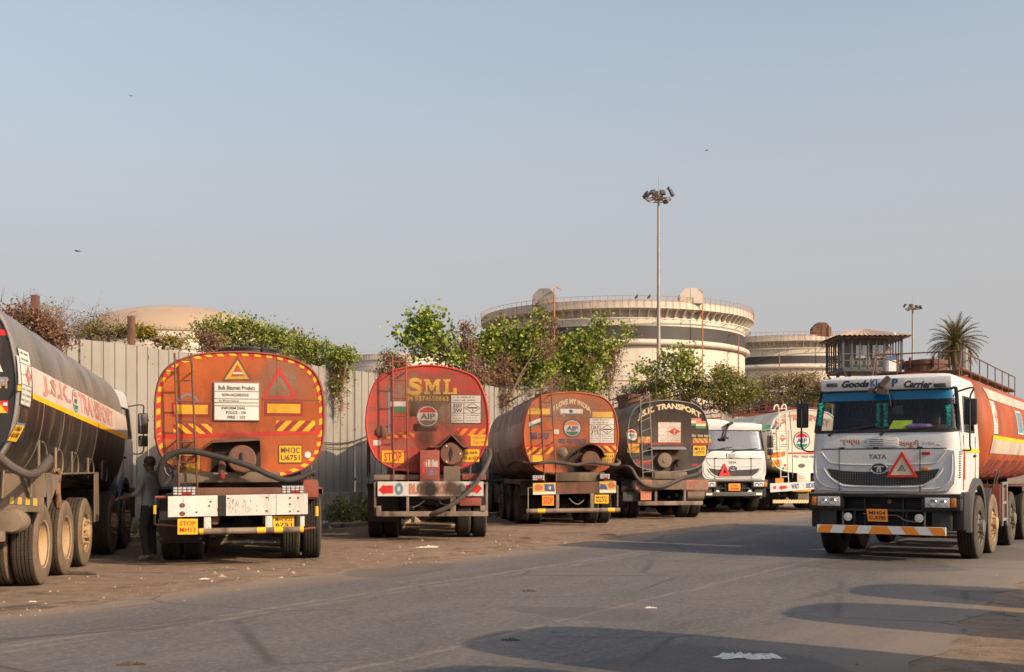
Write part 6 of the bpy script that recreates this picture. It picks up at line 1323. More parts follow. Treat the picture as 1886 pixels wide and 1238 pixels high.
def storage_tank(name, label, cx, cy, r, h, band=(0, 0), ring_z=None, hoods=(), risers=(), dome=0, parapet=1.5, brackets=True, z0=0, rings=(), group='round oil storage tanks'):
    t = thing(name, label, 'storage tank', (cx, cy, z0), 0, group); n = 128
    prof = [(r, z) for z in [h * i / 10 for i in range(11)]]
    mb = MB().lathe(prof, (0, 0, 0), 'z', n)
    for fi in range(len(mb.f)):
        i, j = divmod(fi, 10); w = 2 * math.pi * r / n; mb.uv[fi] = [(w * i, h * j / 10), (w * (i + 1), h * j / 10), (w * (i + 1), h * (j + 1) / 10), (w * i, h * (j + 1) / 10)]
    mb.build('shell', 'shell', t, smooth=60)
    if band[1] > band[0]: MB().lathe([(r + 0.01, band[0]), (r + 0.03, band[0]), (r + 0.03, band[1]), (r + 0.01, band[1])], (0, 0, 0), 'z', n).build('painted_band', 'tankband', t, smooth=60)
    if ring_z:
        MB().tube([((r + 0.28) * math.cos(2 * math.pi * i / n), (r + 0.28) * math.sin(2 * math.pi * i / n), ring_z) for i in range(n)], 0.34, 0, 10, True).build('stiffening_ring', 'girder', t, smooth=60)
    for k, z in enumerate(rings):
        mb = MB().tube([((r + 0.75) * math.cos(2 * math.pi * i / n), (r + 0.75) * math.sin(2 * math.pi * i / n), z) for i in range(n)], 0.075, 0, 6, True)
        for i in range(0, n, 4): a = 2 * math.pi * i / n; mb.tube([(r * math.cos(a), r * math.sin(a), z - 0.3), ((r + 0.75) * math.cos(a), (r + 0.75) * math.sin(a), z)], 0.05, 0, 4)
        mb.build('spray_ring', 'pipered' if k % 2 else 'girder', t, smooth=60)
    w = 1.15 if brackets else 0.25
    mb = MB().lathe([(r, h - parapet - 0.25), (r + w, h - parapet), (r + w, h - parapet + 0.12), (r + w - 0.06, h - parapet + 0.12), (r + w - 0.06, h - parapet + 0.12)], (0, 0, 0), 'z', n)
    if parapet > 0: mb.lathe([(r + w * 0.9, h - parapet + 0.12), (r + w * 0.9, h - 0.12), (r + w * 0.9 - 0.15, h - 0.12), (r + w * 0.9 - 0.15, h - parapet + 0.12)], (0, 0, 0), 'z', n)
    mb.build('wind_girder', 'girder', t, smooth=50)
    if brackets:
        for i in range(0, 96):
            a = 2 * math.pi * i / 96
            if math.sin(a) > 0.25: continue
            c, s_ = math.cos(a), math.sin(a); q = lambda rr, z, o: (rr * c - o * s_, rr * s_ + o * c, z)
            MB().add([q(r, h - parapet - 1.3, -0.06), q(r, h - parapet - 0.2, -0.06), q(r + w * 0.95, h - parapet - 0.02, -0.06), q(r, h - parapet - 1.3, 0.06), q(r, h - parapet - 0.2, 0.06), q(r + w * 0.95, h - parapet - 0.02, 0.06)], [(0, 1, 2), (3, 5, 4), (0, 2, 5, 3), (0, 3, 4, 1)]) if False else None
            mb = MB(); mb.add([q(r, h - parapet - 1.2, -0.07), q(r, h - parapet - 0.2, -0.07), q(r + w * 0.95, h - parapet - 0.02, -0.07), q(r, h - parapet - 1.2, 0.07), q(r, h - parapet - 0.2, 0.07), q(r + w * 0.95, h - parapet - 0.02, 0.07)], [(0, 1, 2), (3, 5, 4), (0, 2, 5, 3), (0, 3, 4, 1)])
            mb.build('bracket', 'girder', t, smooth=0)
    mb = MB(); rr = r + w; top = h + 0.35
    for i in range(n):
        a = 2 * math.pi * i / n; mb.tube([(rr * math.cos(a), rr * math.sin(a), h - parapet), (rr * math.cos(a), rr * math.sin(a), top)], 0.024, 0, 4)
    for z in (top, top - 0.5): mb.tube([(rr * math.cos(2 * math.pi * i / n), rr * math.sin(2 * math.pi * i / n), z) for i in range(n)], 0.022, 0, 4, True)
    mb.build('railing', 'pipeorange' if brackets else 'girder', t, smooth=0)
    if dome: MB().lathe([(r + 0.4, h - 0.1)] + [(r * math.cos(R(a)) / math.cos(0), h + dome * math.sin(R(a)) ** 1.0) for a in range(0, 91, 6)], (0, 0, 0), 'z', 48).build('dome_roof', 'dome', t, smooth=15)
    else: MB().lathe([(r, h - 0.4), (r * 0.6, h - 0.1), (0, h)], (0, 0, 0), 'z', 48).build('roof', 'girder', t)
    for ang, m_, hz in hoods:
        a = R(ang); c, s_ = (r + 0.2) * math.cos(a), (r + 0.2) * math.sin(a); mb = MB(); w2_ = 1.35
        mb.prism([(-w2_, 0), (w2_, 0), (w2_, hz * 0.6), (w2_ * 0.45, hz), (-w2_ * 0.45, hz), (-w2_, hz * 0.6)], lambda p, q, d: (c + p, s_ + d, h - 0.3 + q), -0.9, 0.9); mb.box((c - 0.1, s_ - 0.93, h - 0.3), (c + 0.1, s_ - 0.9, h - 0.3 + hz), 0); mb.build('foam_hood', m_, t, smooth=0)
    for ang, z1, m_ in risers:
        a = R(ang); p = lambda rr_, z: (rr_ * math.cos(a), rr_ * math.sin(a), z); mb = MB().tube([p(r + 1.4, 0), p(r + 1.4, z1), p(r + 0.8, z1 + 0.25), p(r - 0.3, z1 + 0.1)], 0.075, 0, 6)
        z = 3.0
        while z < z1 - 1: mb.tube([p(r, z), p(r + 1.4, z)], 0.06, 0, 5); z += 4.2
        mb.build('riser_pipe', m_, t)
    return t
Zb = 150.0
storage_tank('storage_tank', 'largest cream storage tank with dark band and two hoods, behind the tall mast', 13.7, Zb, 16.6, 21.1, (16.6, 18.15), 16.15, [(-126, 'greysteel', 2.0), (-64, 'girder', 1.8)], [(-119, 22.6, 'pipeorange'), (-61, 22.2, 'pipeorange'), (-103, 18, 'girder'), (-40, 17.5, 'pipered')], rings=(18.9, 11.6, 5.6), parapet=1.05)
storage_tank('storage_tank', 'cream storage tank with a dark band, half hidden behind the largest tank and the watchtower', (1445 - CX) / F * 187, 187.0, 15.6, 21.5, (17.2, 18.35), 16.7, [(-84, 'rust', 2.0)], [(-81, 22.6, 'pipeorange'), (-106, 19, 'pipered')], rings=(19.4, 14.2, 10.8), parapet=1.0)
storage_tank('storage_tank', 'storage tank with a shallow tan dome roof behind the fence', (325 - CX) / F * 150, 150.0, 12.0, 18.3, (14.6, 15.1), None, dome=4.2, brackets=False, parapet=0.9, rings=(16.4,))
storage_tank('storage_tank', 'low flat topped cream tank far behind the fence, just above the faded red tanker', (742 - CX) / F * 230, 230.0, 12.0, 23.4, (0, 0), None, [(-168, 'girder', 2.4)], [(-165, 24.8, 'girder')], brackets=False, parapet=1.2)

# ------------------------------------------------------------------ lamp masts
def mast(label, x, y, h, r0, r1, seed):
    t = thing('lamp_mast', label, 'lamp mast', (x, y, 0), 0, 'high lamp masts'); g = random.Random(seed)
    mb = MB().tube([(0, 0, 0), (0, 0, h * 0.33), (0, 0, h * 0.34), (0, 0, h * 0.66), (0, 0, h * 0.67), (0, 0, h)], [r0, r0 * 0.85, r0 * 0.78, r0 * 0.66, r0 * 0.6, r1], 0, 12); mb.build('pole', 'mastgrey', t)
    R_ = h * 0.043
    mb = MB().tube([(R_ * math.cos(R(i * 15)), R_ * math.sin(R(i * 15)), h - 0.1) for i in range(24)], 0.05, 0, 5, True).tube([(R_ * 0.3 * math.cos(R(i * 30)), R_ * 0.3 * math.sin(R(i * 30)), h - 0.1) for i in range(12)], 0.05, 0, 5, True)
    for i in range(8): a = R(i * 45 + 10); mb.tube([(0.1 * math.cos(a), 0.1 * math.sin(a), h - 0.1), (R_ * 1.1 * math.cos(a), R_ * 1.1 * math.sin(a), h - 0.1 + 0.1)], 0.05, 0, 5)
    mb.lathe([(0, -0.35), (0.4, -0.3), (0.45, 0.35), (0, 0.45)], (0, 0, h + 0.3), 'z', 10); mb.tube([(0, 0, h + 0.4), (0, 0, h + 2.1)], 0.018, 0, 4); mb.build('lamp_ring', 'mastgrey', t)
    for i in range(8):
        a = R(i * 45 + 10); c = Vector((R_ * 1.1 * math.cos(a), R_ * 1.1 * math.sin(a), h + 0.25 + g.uniform(-0.25, 0.35))); M4 = Matrix.Translation(c) @ Matrix.Rotation(a, 4, 'Z') @ Matrix.Rotation(R(g.uniform(35, 65)), 4, 'Y')
        MB().box((-0.34, -0.26, -0.09), (0.34, 0.26, 0.14), 0, 0.08, M4).build('floodlight', 'darkplastic', t)
M['mastgrey'] = plain('galvanised_mast', (0.30, 0.26, 0.22), 0.5, 0.3, 0.1, 1)
mast('tallest lamp mast with a ring of floodlights, in front of the largest storage tank', (1213 - CX) / F * 110, 110.0, CH + (HY - 366) / F * 110, 0.26, 0.12, 2)
mast('distant lamp mast between the watchtower and the palm', (1681 - CX) / F * 200, 200.0, CH + (HY - 568) / F * 200, 0.32, 0.16, 4)

# ------------------------------------------------------------------ watchtower
Yt = 80.0; k = Yt / F; tx = lambda px: (px - CX) * k; tz = lambda py: CH + (HY - py) * k
M['towersteel'] = plain('blue_grey_steel', (0.075, 0.078, 0.088), 0.6, 0.2, 0.15, 2); M['towerwall'] = plain('grey_cabin_wall', (0.20, 0.185, 0.17), 0.7); M['towerroof'] = plain('tan_roof_sheet', (0.36, 0.25, 0.18), 0.6, 0, 0.1, 2)
cx = tx(1590); tw = thing('watchtower', 'steel watchtower with a pyramid sheet roof and a barred gallery, above the moving truck', 'watchtower', (cx, Yt, 0))
hw = 2.0; zp, ze, za = tz(684), tz(626), tz(606)
mb = MB()
rib = []
for sgn_x, sgn_y in ((0, -1), (1, 0), (0, 1), (-1, 0)):
    n_ = 15
    for i in range(n_):
        a, b = -1 + 2 * i / n_, -1 + 2 * (i + 1) / n_; e = hw + 0.58; m_ = (a + b) / 2
        P_ = lambda q, o=0.0: (q * e, -e, ze + o) if sgn_y == -1 else (e, q * e, ze + o) if sgn_x == 1 else (-q * e, e, ze + o) if sgn_y == 1 else (-e, -q * e, ze + o)
        tp = lambda q: (P_(q)[0] * 0.04, P_(q)[1] * 0.04, za)
        mb.add([P_(a), P_(m_, 0.06), P_(b), tp(b), tp(m_), tp(a)], [(0, 1, 4, 5), (1, 2, 3, 4)])
mb.add([(-hw - .5, -hw - .5, ze - 0.06), (hw + .5, -hw - .5, ze - 0.06), (hw + .5, hw + .5, ze - 0.06), (-hw - .5, hw + .5, ze - 0.06)], [(0, 1, 2, 3)])
mb.build('roof', 'towerroof', tw, smooth=0)
MB().box((-hw, -hw, zp - 0.18), (hw, hw, zp + 0.1), 0, 0.02).build('platform', 'towersteel', tw)
mb = MB().box((-1.3, -1.2, zp + 0.1), (1.4, 1.5, ze - 0.1), 0, 0.02)
mb.build('cabin', 'towerwall', tw)
for x0 in (-0.95, 0.2): MB().box((x0, -1.26, zp + 0.75), (x0 + 0.85, -1.2, zp + 1.75), 0).box((x0 + 0.05, -1.28, zp + 0.8), (x0 + 0.8, -1.255, zp + 1.7), 1).build('window', ['towersteel', 'lens'], tw)
mb = MB()
for x in (-1, 1):
    for y in (-1, 1): mb.box((x * hw - 0.07, y * hw - 0.07, zp), (x * hw + 0.07, y * hw + 0.07, ze), 0)
for q in (-0.7, -0.42, -0.14, 0.14, 0.42, 0.7):
    for s_ in (-1, 1): mb.box((q * hw - 0.04, s_ * hw - 0.04, zp), (q * hw + 0.04, s_ * hw + 0.04, ze), 0); mb.box((s_ * hw - 0.04, q * hw - 0.04, zp), (s_ * hw + 0.04, q * hw + 0.04, ze), 0)
for z in (zp + 0.55, zp + 1.0, ze - 0.25):
    for s_ in (-1, 1): mb.box((-hw, s_ * hw - 0.03, z), (hw, s_ * hw + 0.03, z + 0.06), 0); mb.box((s_ * hw - 0.03, -hw, z), (s_ * hw + 0.03, hw, z + 0.06), 0)
mb.build('gallery_bars', 'towersteel', tw)
mb = MB()
for x in (-1, 1):
    for y in (-1, 1): mb.box((x * 1.4 - 0.1, y * 1.4 - 0.1, 0), (x * 1.4 + 0.1, y * 1.4 + 0.1, zp), 0); mb.tube([(x * 1.4, y * 1.4, zp - 1.0), (x * hw, y * hw, zp - 0.1)], 0.06, 0, 6)
for z in (2.0, 5.0):
    for s_ in (-1, 1): mb.tube([(-1.4, s_ * 1.4, z), (1.4, s_ * 1.4, z + 2.6)], 0.04, 0, 5); mb.tube([(s_ * 1.4, -1.4, z), (s_ * 1.4, 1.4, z + 2.6)], 0.04, 0, 5)
mb.build('tower_frame', 'towersteel', tw)
MB().lathe([(0, -0.14), (0.1, -0.1), (0.13, 0), (0.1, 0.1), (0, 0.15)], (hw - 0.6, -hw - 0.3, ze + 0.1), 'z', 12).build('siren', 'signwhite', tw)
p = at(1641, 684, 76.0); mb = MB().box((p.x - 0.33, 76.0, 0), (p.x - 0.27, 76.06, p.z + 1.1), 0).box((p.x + 0.27, 76.0, 0), (p.x + 0.33, 76.06, p.z + 1.1), 0)
bb = thing('billboard', 'small blue and white billboard on posts beside the watchtower', 'billboard', (p.x, 76.0, 0)); o = mb.build('billboard_frame', 'towersteel', None); o.parent = bb; o.matrix_parent_inverse = Matrix.Translation((-p.x, -76.0, 0))
mb = MB().box((-0.36, -0.04, p.z), (0.36, -0.01, p.z + 1.0), 0).box((-0.36, -0.05, p.z + 0.75), (0.36, -0.041, p.z + 1.0), 1).box((-0.36, -0.05, p.z), (-0.28, -0.041, p.z + 0.75), 1); mb.build('billboard_sheet', ['signwhite', 'blue'], bb)

# ------------------------------------------------------------------ dark bund fence and low shed
a, b = at(1340, 722, 72.0), at(1580, 722, 72.0)
M['net'] = plain('dark_green_net', (0.025, 0.028, 0.02), 0.95, 0, 0.4, 1.5)
bf = thing('screen_fence', 'dark netted fence below the dry scrub in front of the storage tanks', 'fence', (0, 0, 0))
MB().box((a.x, 72.0, 0), (b.x, 72.05, a.z), 0).build('netting', 'net', bf)
for i in range(8): x = a.x + (b.x - a.x) * (i + 0.4) / 8; MB().tube([(x, 71.95, 0), (x, 71.95, a.z + 0.1)], 0.045, 0, 6).build('fence_post', 'greysteel', bf)
p = at(1120, 745, 51.0); sh = thing('shed', 'low shed with a rusty sloping tin roof behind the black tanker', 'shed', (p.x, 51.0, 0))
MB().box((0, 0, 0), (2.6, 2.5, p.z - 0.1), 0).build('wall', 'concrete', sh); mb = MB(); vs = []
for i in range(23): x = -0.2 + 3.0 * i / 22; vs += [(x, -0.3, p.z - 0.12 + 0.03 * (i % 2)), (x, 2.8, p.z + 0.25 + 0.03 * (i % 2))]
mb.add(vs, [(2 * i, 2 * i + 2, 2 * i + 3, 2 * i + 1) for i in range(22)]); mb.build('roof', 'rust', sh, smooth=0, fix=False)
# ------------------------------------------------------------------ vegetation
def leaf(mb, p, l, g, nrm=None, wid=0.62):
    a = Vector((g.gauss(0, 1), g.gauss(0, 1), g.gauss(0, 0.7))).normalized(); b = a.cross(Vector((g.gauss(0, 1), g.gauss(0, 1), g.gauss(0, 1)))).normalized(); n = a.cross(b)
    l *= g.uniform(0.65, 1.25); w = l * wid * 0.5
    mb.add([p, p + a * l * 0.45 + b * w + n * l * 0.06, p + a * l, p + a * l * 0.45 - b * w + n * l * 0.06], [(0, 1, 2), (0, 2, 3)])
def branch(mb, p, d, l, r, depth, g, tips, spread=0.6, up=0.15, kids=3):
    q = [p]; n = 4
    for i in range(n):
        d = (d + Vector((g.gauss(0, 0.18), g.gauss(0, 0.18), g.gauss(0, 0.14) + up * 0.3))).normalized(); q.append(q[-1] + d * l / n)
    mb.tube(q, [r * (1 - 0.45 * i / n) for i in range(n + 1)], 0, 6 if r > 0.03 else 4, cap=False)
    tips.append(q[-1]); 
    if depth <= 1: tips.append(q[2])
    if depth <= 0: return
    for k in range(kids):
        i = g.choice([2, 3, 4]) if k else 4; dd = (d + Vector((g.gauss(0, spread), g.gauss(0, spread), g.gauss(up, spread * 0.7)))).normalized(); branch(mb, q[i], dd, l * g.uniform(0.55, 0.8), r * 0.55, depth - 1, g, tips, spread, up, kids)
def plant(name, label, cat, Y, base, blobs, n, ls, mat, group=None, seed=0, trunk_r=0.06, wid=0.62, depth=0.45, dry=None, twigs=0, shell=0.35, wood='bark', zbase=0.0, gaps=0.5, strands=0):
    """blobs: (px, py, rx, ry, weight) crown lobes in photograph pixels at distance Y; leaves fill lobes made of sprays on real twigs"""
    g = random.Random(seed); k = Y / F; b0 = at(base[0], HY, Y); b0.z = zbase
    t = thing(name, label, cat, tuple(b0), 0, group)
    wood_mb, lf, br = MB(), MB(), MB(); tot = sum(b[4] for b in blobs)
    fork = None
    lo = max(blobs, key=lambda b: b[1]); fk = at((base[0] * 2 + lo[0]) / 3, lo[1] + lo[3] * 0.4, Y) - b0
    wood_mb.tube(spline([(0, 0, 0), (fk.x * 0.3 + 0.03, 0.02, fk.z * 0.4), (fk.x * 0.8, 0, fk.z * 0.8), tuple(fk)], 3, False), [trunk_r * (1 - 0.05 * i) for i in range(10)], 0, 8)
    for bx, by, rx, ry, w in blobs:
        c = at(bx, by, Y) - b0; a, bz = rx * k, ry * k; dp = max(0.25, min(a, 1.6) * depth * 2)
        mid = (fk + c) * 0.5 + Vector((g.gauss(0, 0.15), g.gauss(0, 0.2), g.gauss(0, 0.1)))
        wood_mb.tube(spline([tuple(fk), tuple(mid), tuple(c)], 4, False), [trunk_r * 0.6 * (1 - 0.08 * i) for i in range(9)], 0, 6, cap=False)
        ns = max(6, int(10 * math.sqrt(a * bz) / max(0.12, ls * 1.4)) + 6); cnt = max(1, int(n * w / tot / ns))
        for s_ in range(ns):
            while True:
                u = Vector((g.uniform(-1, 1), g.uniform(-1, 1), g.uniform(-1, 1)))
                if shell * g.random() < u.length <= 1: break
            p = c + Vector((u.x * a, u.y * dp, u.z * bz))
            if noise.noise(p * (1.6 / max(0.5, a))) < -0.32 * gaps: continue
            st = c.lerp(p, 0.25)
            wood_mb.tube([st, st.lerp(p, 0.6) + Vector((0, 0, 0.04)), p], [0.012, 0.008, 0.004], 0, 3, cap=False)
            isd = dry and g.random() < dry; sp = ls * g.uniform(1.0, 2.2)
            for q in range(cnt):
                o = Vector((g.gauss(0, sp), g.gauss(0, sp), g.gauss(0, sp * 0.75))); leaf(br if isd else lf, p + o, ls, g, wid=wid)
    if strands:
        for i in range(strands):
            bb_ = g.choice(blobs); c = at(bb_[0] + g.uniform(-0.9, 0.9) * bb_[2], bb_[1] + g.uniform(-0.2, 0.9) * bb_[3], Y) - b0; l = g.uniform(0.35, 1.1); q = [c + Vector((g.gauss(0, 0.03) * k, g.gauss(0, 0.03) * k, -l * k / 6)) for k in range(7)]; wood_mb.tube(q, [0.011 - 0.001 * k for k in range(7)], 0, 3, cap=False)
            for k in range(7):
                for _ in range(2): leaf(br, q[k] + Vector((g.gauss(0, 0.03), g.gauss(0, 0.03), g.gauss(0, 0.04))), ls * 0.8, g, wid=0.5)
    if twigs:
        for i in range(twigs):
            bb_ = g.choice(blobs); c = at(bb_[0] + g.uniform(-1, 1) * bb_[2], bb_[1] + g.uniform(-0.4, 1) * bb_[3], Y) - b0; branch(wood_mb, c, Vector((g.gauss(0, 1), g.gauss(0, 0.5), g.uniform(0.1, 1.2))).normalized(), g.uniform(0.2, 0.45), 0.010, 2, g, [], 0.7, 0.1)
    wood_mb.build('trunk', wood, t, smooth=50, fix=False)
    if lf.v: lf.build('foliage', mat, t, smooth=0, fix=False)
    if br.v: br.build('dry_foliage', 'leaf_dry', t, smooth=0, fix=False)
    return t
YW = lambda px, d=0.9: wp(wt(px)).y + d / (RN.x * -(px - CX) / F - RN.y)
G1 = 'bushes growing along the top of the fence'
plant('bush', 'bushy light green shrub behind the fence, directly above the orange tanker with hazard tape', 'bush', YW(440), (440, 0), [(385, 608, 26, 18, 1), (420, 600, 26, 15, 1.2), (455, 604, 30, 16, 1.2), (495, 612, 28, 18, 1.2), (520, 628, 24, 18, 1), (410, 632, 38, 12, 1.0), (470, 634, 40, 12, 1.0)], 8000, 0.085, 'leaf_mid', G1, 1)
plant('vine_clump', 'brown dead vine hanging over the fence in front of the light green shrub', 'vine', YW(388, -0.1), (388, 0), [(386, 628, 20, 16, 1), (384, 648, 14, 14, 0.6)], 1100, 0.07, 'leaf_dry', 'dead vines hanging over the fence', 2, zbase=3.0, strands=26, wood='twig', twigs=10)
plant('bush', 'loose green shrub with bare brown tips behind the right shoulder of the orange tanker', 'bush', YW(575), (580, 0), [(548, 628, 20, 18, 1), (570, 640, 28, 22, 1.3), (592, 652, 24, 22, 1.2), (560, 662, 26, 18, 1), (605, 668, 16, 16, 0.8), (530, 650, 18, 20, 0.7)], 6000, 0.085, 'leaf_mid', G1, 3, dry=0.12, twigs=8)
plant('vine_clump', 'leafy vine with dead brown strands hanging down the fence between the two red tankers', 'vine', YW(628, -0.3), (628, 0), [(626, 652, 16, 9, 0.9), (640, 660, 13, 11, 0.9), (615, 660, 12, 10, 0.6), (628, 684, 10, 18, 0.8), (622, 715, 7, 18, 0.4)], 2000, 0.085, 'leaf_bright', None, 4, zbase=3.0, strands=26, dry=0.12, wood='twig')
plant('vine_clump', 'small reddish green vine on the fence behind the ladder of the faded red tanker', 'vine', YW(722, -0.25), (722, 0), [(722, 662, 22, 14, 1), (705, 680, 18, 12, 0.7), (738, 672, 14, 10, 0.5)], 1500, 0.075, 'leaf_olive', None, 5, zbase=3.0, strands=26, dry=0.35, wood='twig', twigs=6)
plant('bush', 'dark green bush with yellow flowers behind the fence', 'bush', YW(285), (285, 0), [(262, 612, 18, 12, 1), (285, 618, 24, 14, 1.3), (310, 626, 16, 8, 0.7), (245, 606, 10, 14, 0.4), (335, 630, 14, 6, 0.3)], 2600, 0.07, 'leaf_yellow', None, 6)
plant('bush', 'low green scrub between the two iron posts behind the fence', 'bush', YW(200), (200, 0), [(200, 610, 32, 12, 1), (170, 606, 24, 12, 0.8), (228, 610, 16, 10, 0.6)], 1800, 0.065, 'leaf_olive', None, 7, dry=0.3, twigs=10)
# bare thorny scrub at the far left
g = random.Random(31)
for i, (px, py, l, lab, d) in enumerate(((10, 606, 0.66, 'bare thorny bush at the far left behind the fence, beside the left iron post', 1.3), (135, 606, 0.62, 'wide spreading bare thorn bush between the left iron post and the domed tank', 1.0))):
    Y = YW(px + 30, d); b = at(px, HY, Y); b.z = 0; t = thing('thorn_bush', lab, 'bush', tuple(b), 0, 'bare thorn bushes behind the fence'); mb, tips = MB(), []
    z = CH + (HY - py) * Y / F - 0.35
    mb.tube([(0, 0, 0), (0.05, 0, z * 0.6), (0, 0, z)], [0.09, 0.07, 0.05], 0, 7)
    for q in range(11 if i else 9): branch(mb, Vector((g.uniform(-0.6, 0.6), g.uniform(-0.4, 0.4), z + g.uniform(-0.4, 0.1))), Vector((g.gauss(0.25 if i else -0.1, 0.8), g.gauss(0, 0.4), g.uniform(0.15, 0.8))).normalized(), l * g.uniform(0.6, 0.95), 0.02, 3, g, tips, 0.55, 0.08)
    mb.build('trunk', 'twig', t, smooth=0, fix=False); lf = MB()
    for p in tips:
        for _ in range(2): leaf(lf, p + Vector((g.gauss(0, 0.10), g.gauss(0, 0.10), g.gauss(0, 0.08))), 0.055, g)
    lf.build('foliage', 'leaf_scrub', t, smooth=0, fix=False)
plant('vine_clump', 'dry brown creeper spilling over the end of the fence behind the leftmost tanker', 'vine', YW(90, -0.1), (90, 0), [(72, 592, 34, 20, 1.2), (95, 612, 20, 16, 0.8), (35, 580, 36, 16, 0.8), (118, 622, 9, 18, 0.4)], 2600, 0.07, 'leaf_dry', 'dead vines hanging over the fence', 9, strands=26, wood='twig', twigs=40, gaps=1.2, dry=0.0)
# tree and vines above the faded red tanker and the fence
plant('tree', 'young tree with large bright leaves above the faded red tanker', 'tree', YW(800), (822, 0), [(788, 580, 15, 9, 0.9), (775, 594, 18, 10, 1.1), (800, 598, 14, 8, 0.8), (764, 612, 14, 8, 0.8), (790, 612, 12, 8, 0.7), (745, 618, 10, 7, 0.5), (758, 634, 16, 9, 0.9), (782, 632, 14, 8, 0.7), (805, 628, 12, 10, 0.7), (790, 648, 22, 9, 1.1), (815, 650, 18, 12, 1.0), (768, 655, 16, 6, 0.6), (836, 660, 16, 14, 0.9), (828, 632, 10, 8, 0.4)], 2300, 0.15, 'leaf_bright', None, 10, trunk_r=0.06, wid=0.85, gaps=0.6, twigs=8)
plant('vine_clump', 'tall brown dead vine column beside the young tree with large leaves', 'vine', YW(855, 0.3), (857, 0), [(857, 612, 12, 14, 1), (858, 635, 16, 20, 1.1), (868, 665, 24, 22, 1.2), (846, 688, 24, 16, 1.0), (880, 695, 22, 18, 1.0)], 5200, 0.085, 'leaf_dry', 'dead vines hanging over the fence', 11, strands=26, wood='twig', twigs=26, shell=0.0, gaps=0.1)
plant('tree', 'leafy tree draped with vines in front of the left side of the largest storage tank', 'tree', YW(930, 0.6), (935, 0), [(900, 625, 16, 14, 0.9), (888, 650, 18, 18, 0.9), (915, 645, 20, 18, 1.1), (942, 640, 22, 22, 1.3), (918, 600, 6, 16, 0.3), (960, 615, 16, 20, 0.9), (998, 584, 7, 20, 0.35), (985, 618, 16, 18, 0.9), (955, 665, 32, 22, 1.8), (905, 680, 26, 20, 1.3), (990, 655, 24, 22, 1.4), (945, 695, 36, 20, 1.9), (988, 694, 30, 22, 1.8), (890, 705, 20, 14, 0.8)], 10500, 0.132, 'leaf_bright', None, 12, strands=26, dry=0.13, trunk_r=0.1, wid=0.8, shell=0.15)
plant('vine_clump', 'dense green vine heap on the fence above the dusty orange tanker', 'vine', YW(1060, 0.5), (1060, 0), [(1035, 640, 20, 20, 0.9), (1070, 635, 22, 20, 1.0), (1055, 668, 36, 24, 1.8), (1085, 685, 28, 26, 1.4), (1040, 698, 34, 22, 1.5), (1105, 595, 8, 14, 0.25), (1092, 618, 16, 14, 0.5), (1075, 714, 32, 12, 1.0), (1130, 632, 16, 14, 0.3), (1156, 610, 8, 14, 0.16), (1100, 655, 16, 18, 0.7), (1020, 670, 18, 24, 0.9)], 9800, 0.132, 'leaf_bright', None, 13, strands=26, dry=0.09, trunk_r=0.09, wid=0.8, shell=0.15)
plant('vine_clump', 'tangled brown dead vines hanging over the fence between the two leafy vine heaps', 'vine', YW(935, -0.25), (935, 0), [(928, 675, 12, 24, 1), (932, 705, 13, 24, 1.1), (930, 735, 9, 20, 0.7), (1018, 605, 12, 18, 0.7), (1008, 640, 12, 22, 0.7), (1022, 708, 14, 14, 0.5), (908, 694, 14, 12, 0.4)], 3400, 0.08, 'leaf_dry', 'dead vines hanging over the fence', 14, strands=24, wood='twig', twigs=40, shell=0.0, gaps=0.2)
plant('vine_clump', 'narrow brown dead vine right of the green vine heap', 'vine', YW(1125, 0.3), (1125, 0), [(1130, 632, 14, 16, 0.8), (1126, 655, 13, 20, 1), (1120, 680, 11, 22, 1), (1116, 706, 10, 20, 0.9)], 3600, 0.085, 'leaf_dry', 'dead vines hanging over the fence', 15, strands=26, wood='twig', twigs=16, shell=0.0, dry=0, gaps=0.2)
# shrubs right of the vines
plant('tree', 'thin open branched shrub with dark round leaves in front of the lamp mast', 'shrub', 56.0, (1225, 0), [(1225, 662, 12, 12, 0.6), (1262, 655, 16, 14, 0.9), (1245, 672, 26, 12, 0.9), (1185, 680, 20, 12, 0.6), (1205, 692, 22, 10, 0.6), (1275, 675, 14, 12, 0.7), (1172, 704, 10, 6, 0.3), (1240, 695, 22, 14, 0.6)], 2300, 0.16, 'leaf_mid', None, 16, wid=0.85, gaps=0.9)
plant('bush', 'olive green bush behind the black tanker, right of the thin open shrub', 'bush', 57.0, (1330, 0), [(1270, 705, 30, 18, 1), (1310, 698, 34, 20, 1.3), (1350, 705, 32, 20, 1.3), (1380, 718, 26, 16, 1), (1300, 726, 36, 16, 1.2), (1345, 732, 34, 14, 1), (1330, 684, 18, 12, 0.5)], 13000, 0.125, 'leaf_olive', None, 17)
plant('bush', 'small bright green bush among brown grass behind the black tanker', 'bush', 56.5, (1218, 0), [(1218, 722, 20, 14, 1), (1205, 735, 22, 10, 0.7)], 2600, 0.12, 'leaf_bright', None, 18)
plant('bush', 'brown dry thicket behind the black tanker', 'bush', 57.5, (1180, 0), [(1170, 728, 26, 14, 1), (1200, 715, 24, 12, 0.9), (1255, 735, 26, 12, 0.8), (1150, 738, 14, 8, 0.4), (1345, 752, 40, 12, 0.7), (1290, 748, 40, 10, 0.6)], 7000, 0.12, 'leaf_scrub', None, 19, wood='twig', twigs=14)
plant('bush', 'thin grey brown scrub above the dark netted fence', 'bush', 69.0, (1450, 0), [(1420, 705, 28, 14, 1), (1455, 705, 30, 14, 1), (1490, 702, 26, 16, 1.2), (1515, 712, 18, 14, 0.8), (1400, 725, 16, 12, 0.5), (1440, 735, 40, 8, 0.5)], 6500, 0.14, 'leaf_scrub', None, 20, wood='twig', twigs=50, gaps=1.1, dry=0.0)
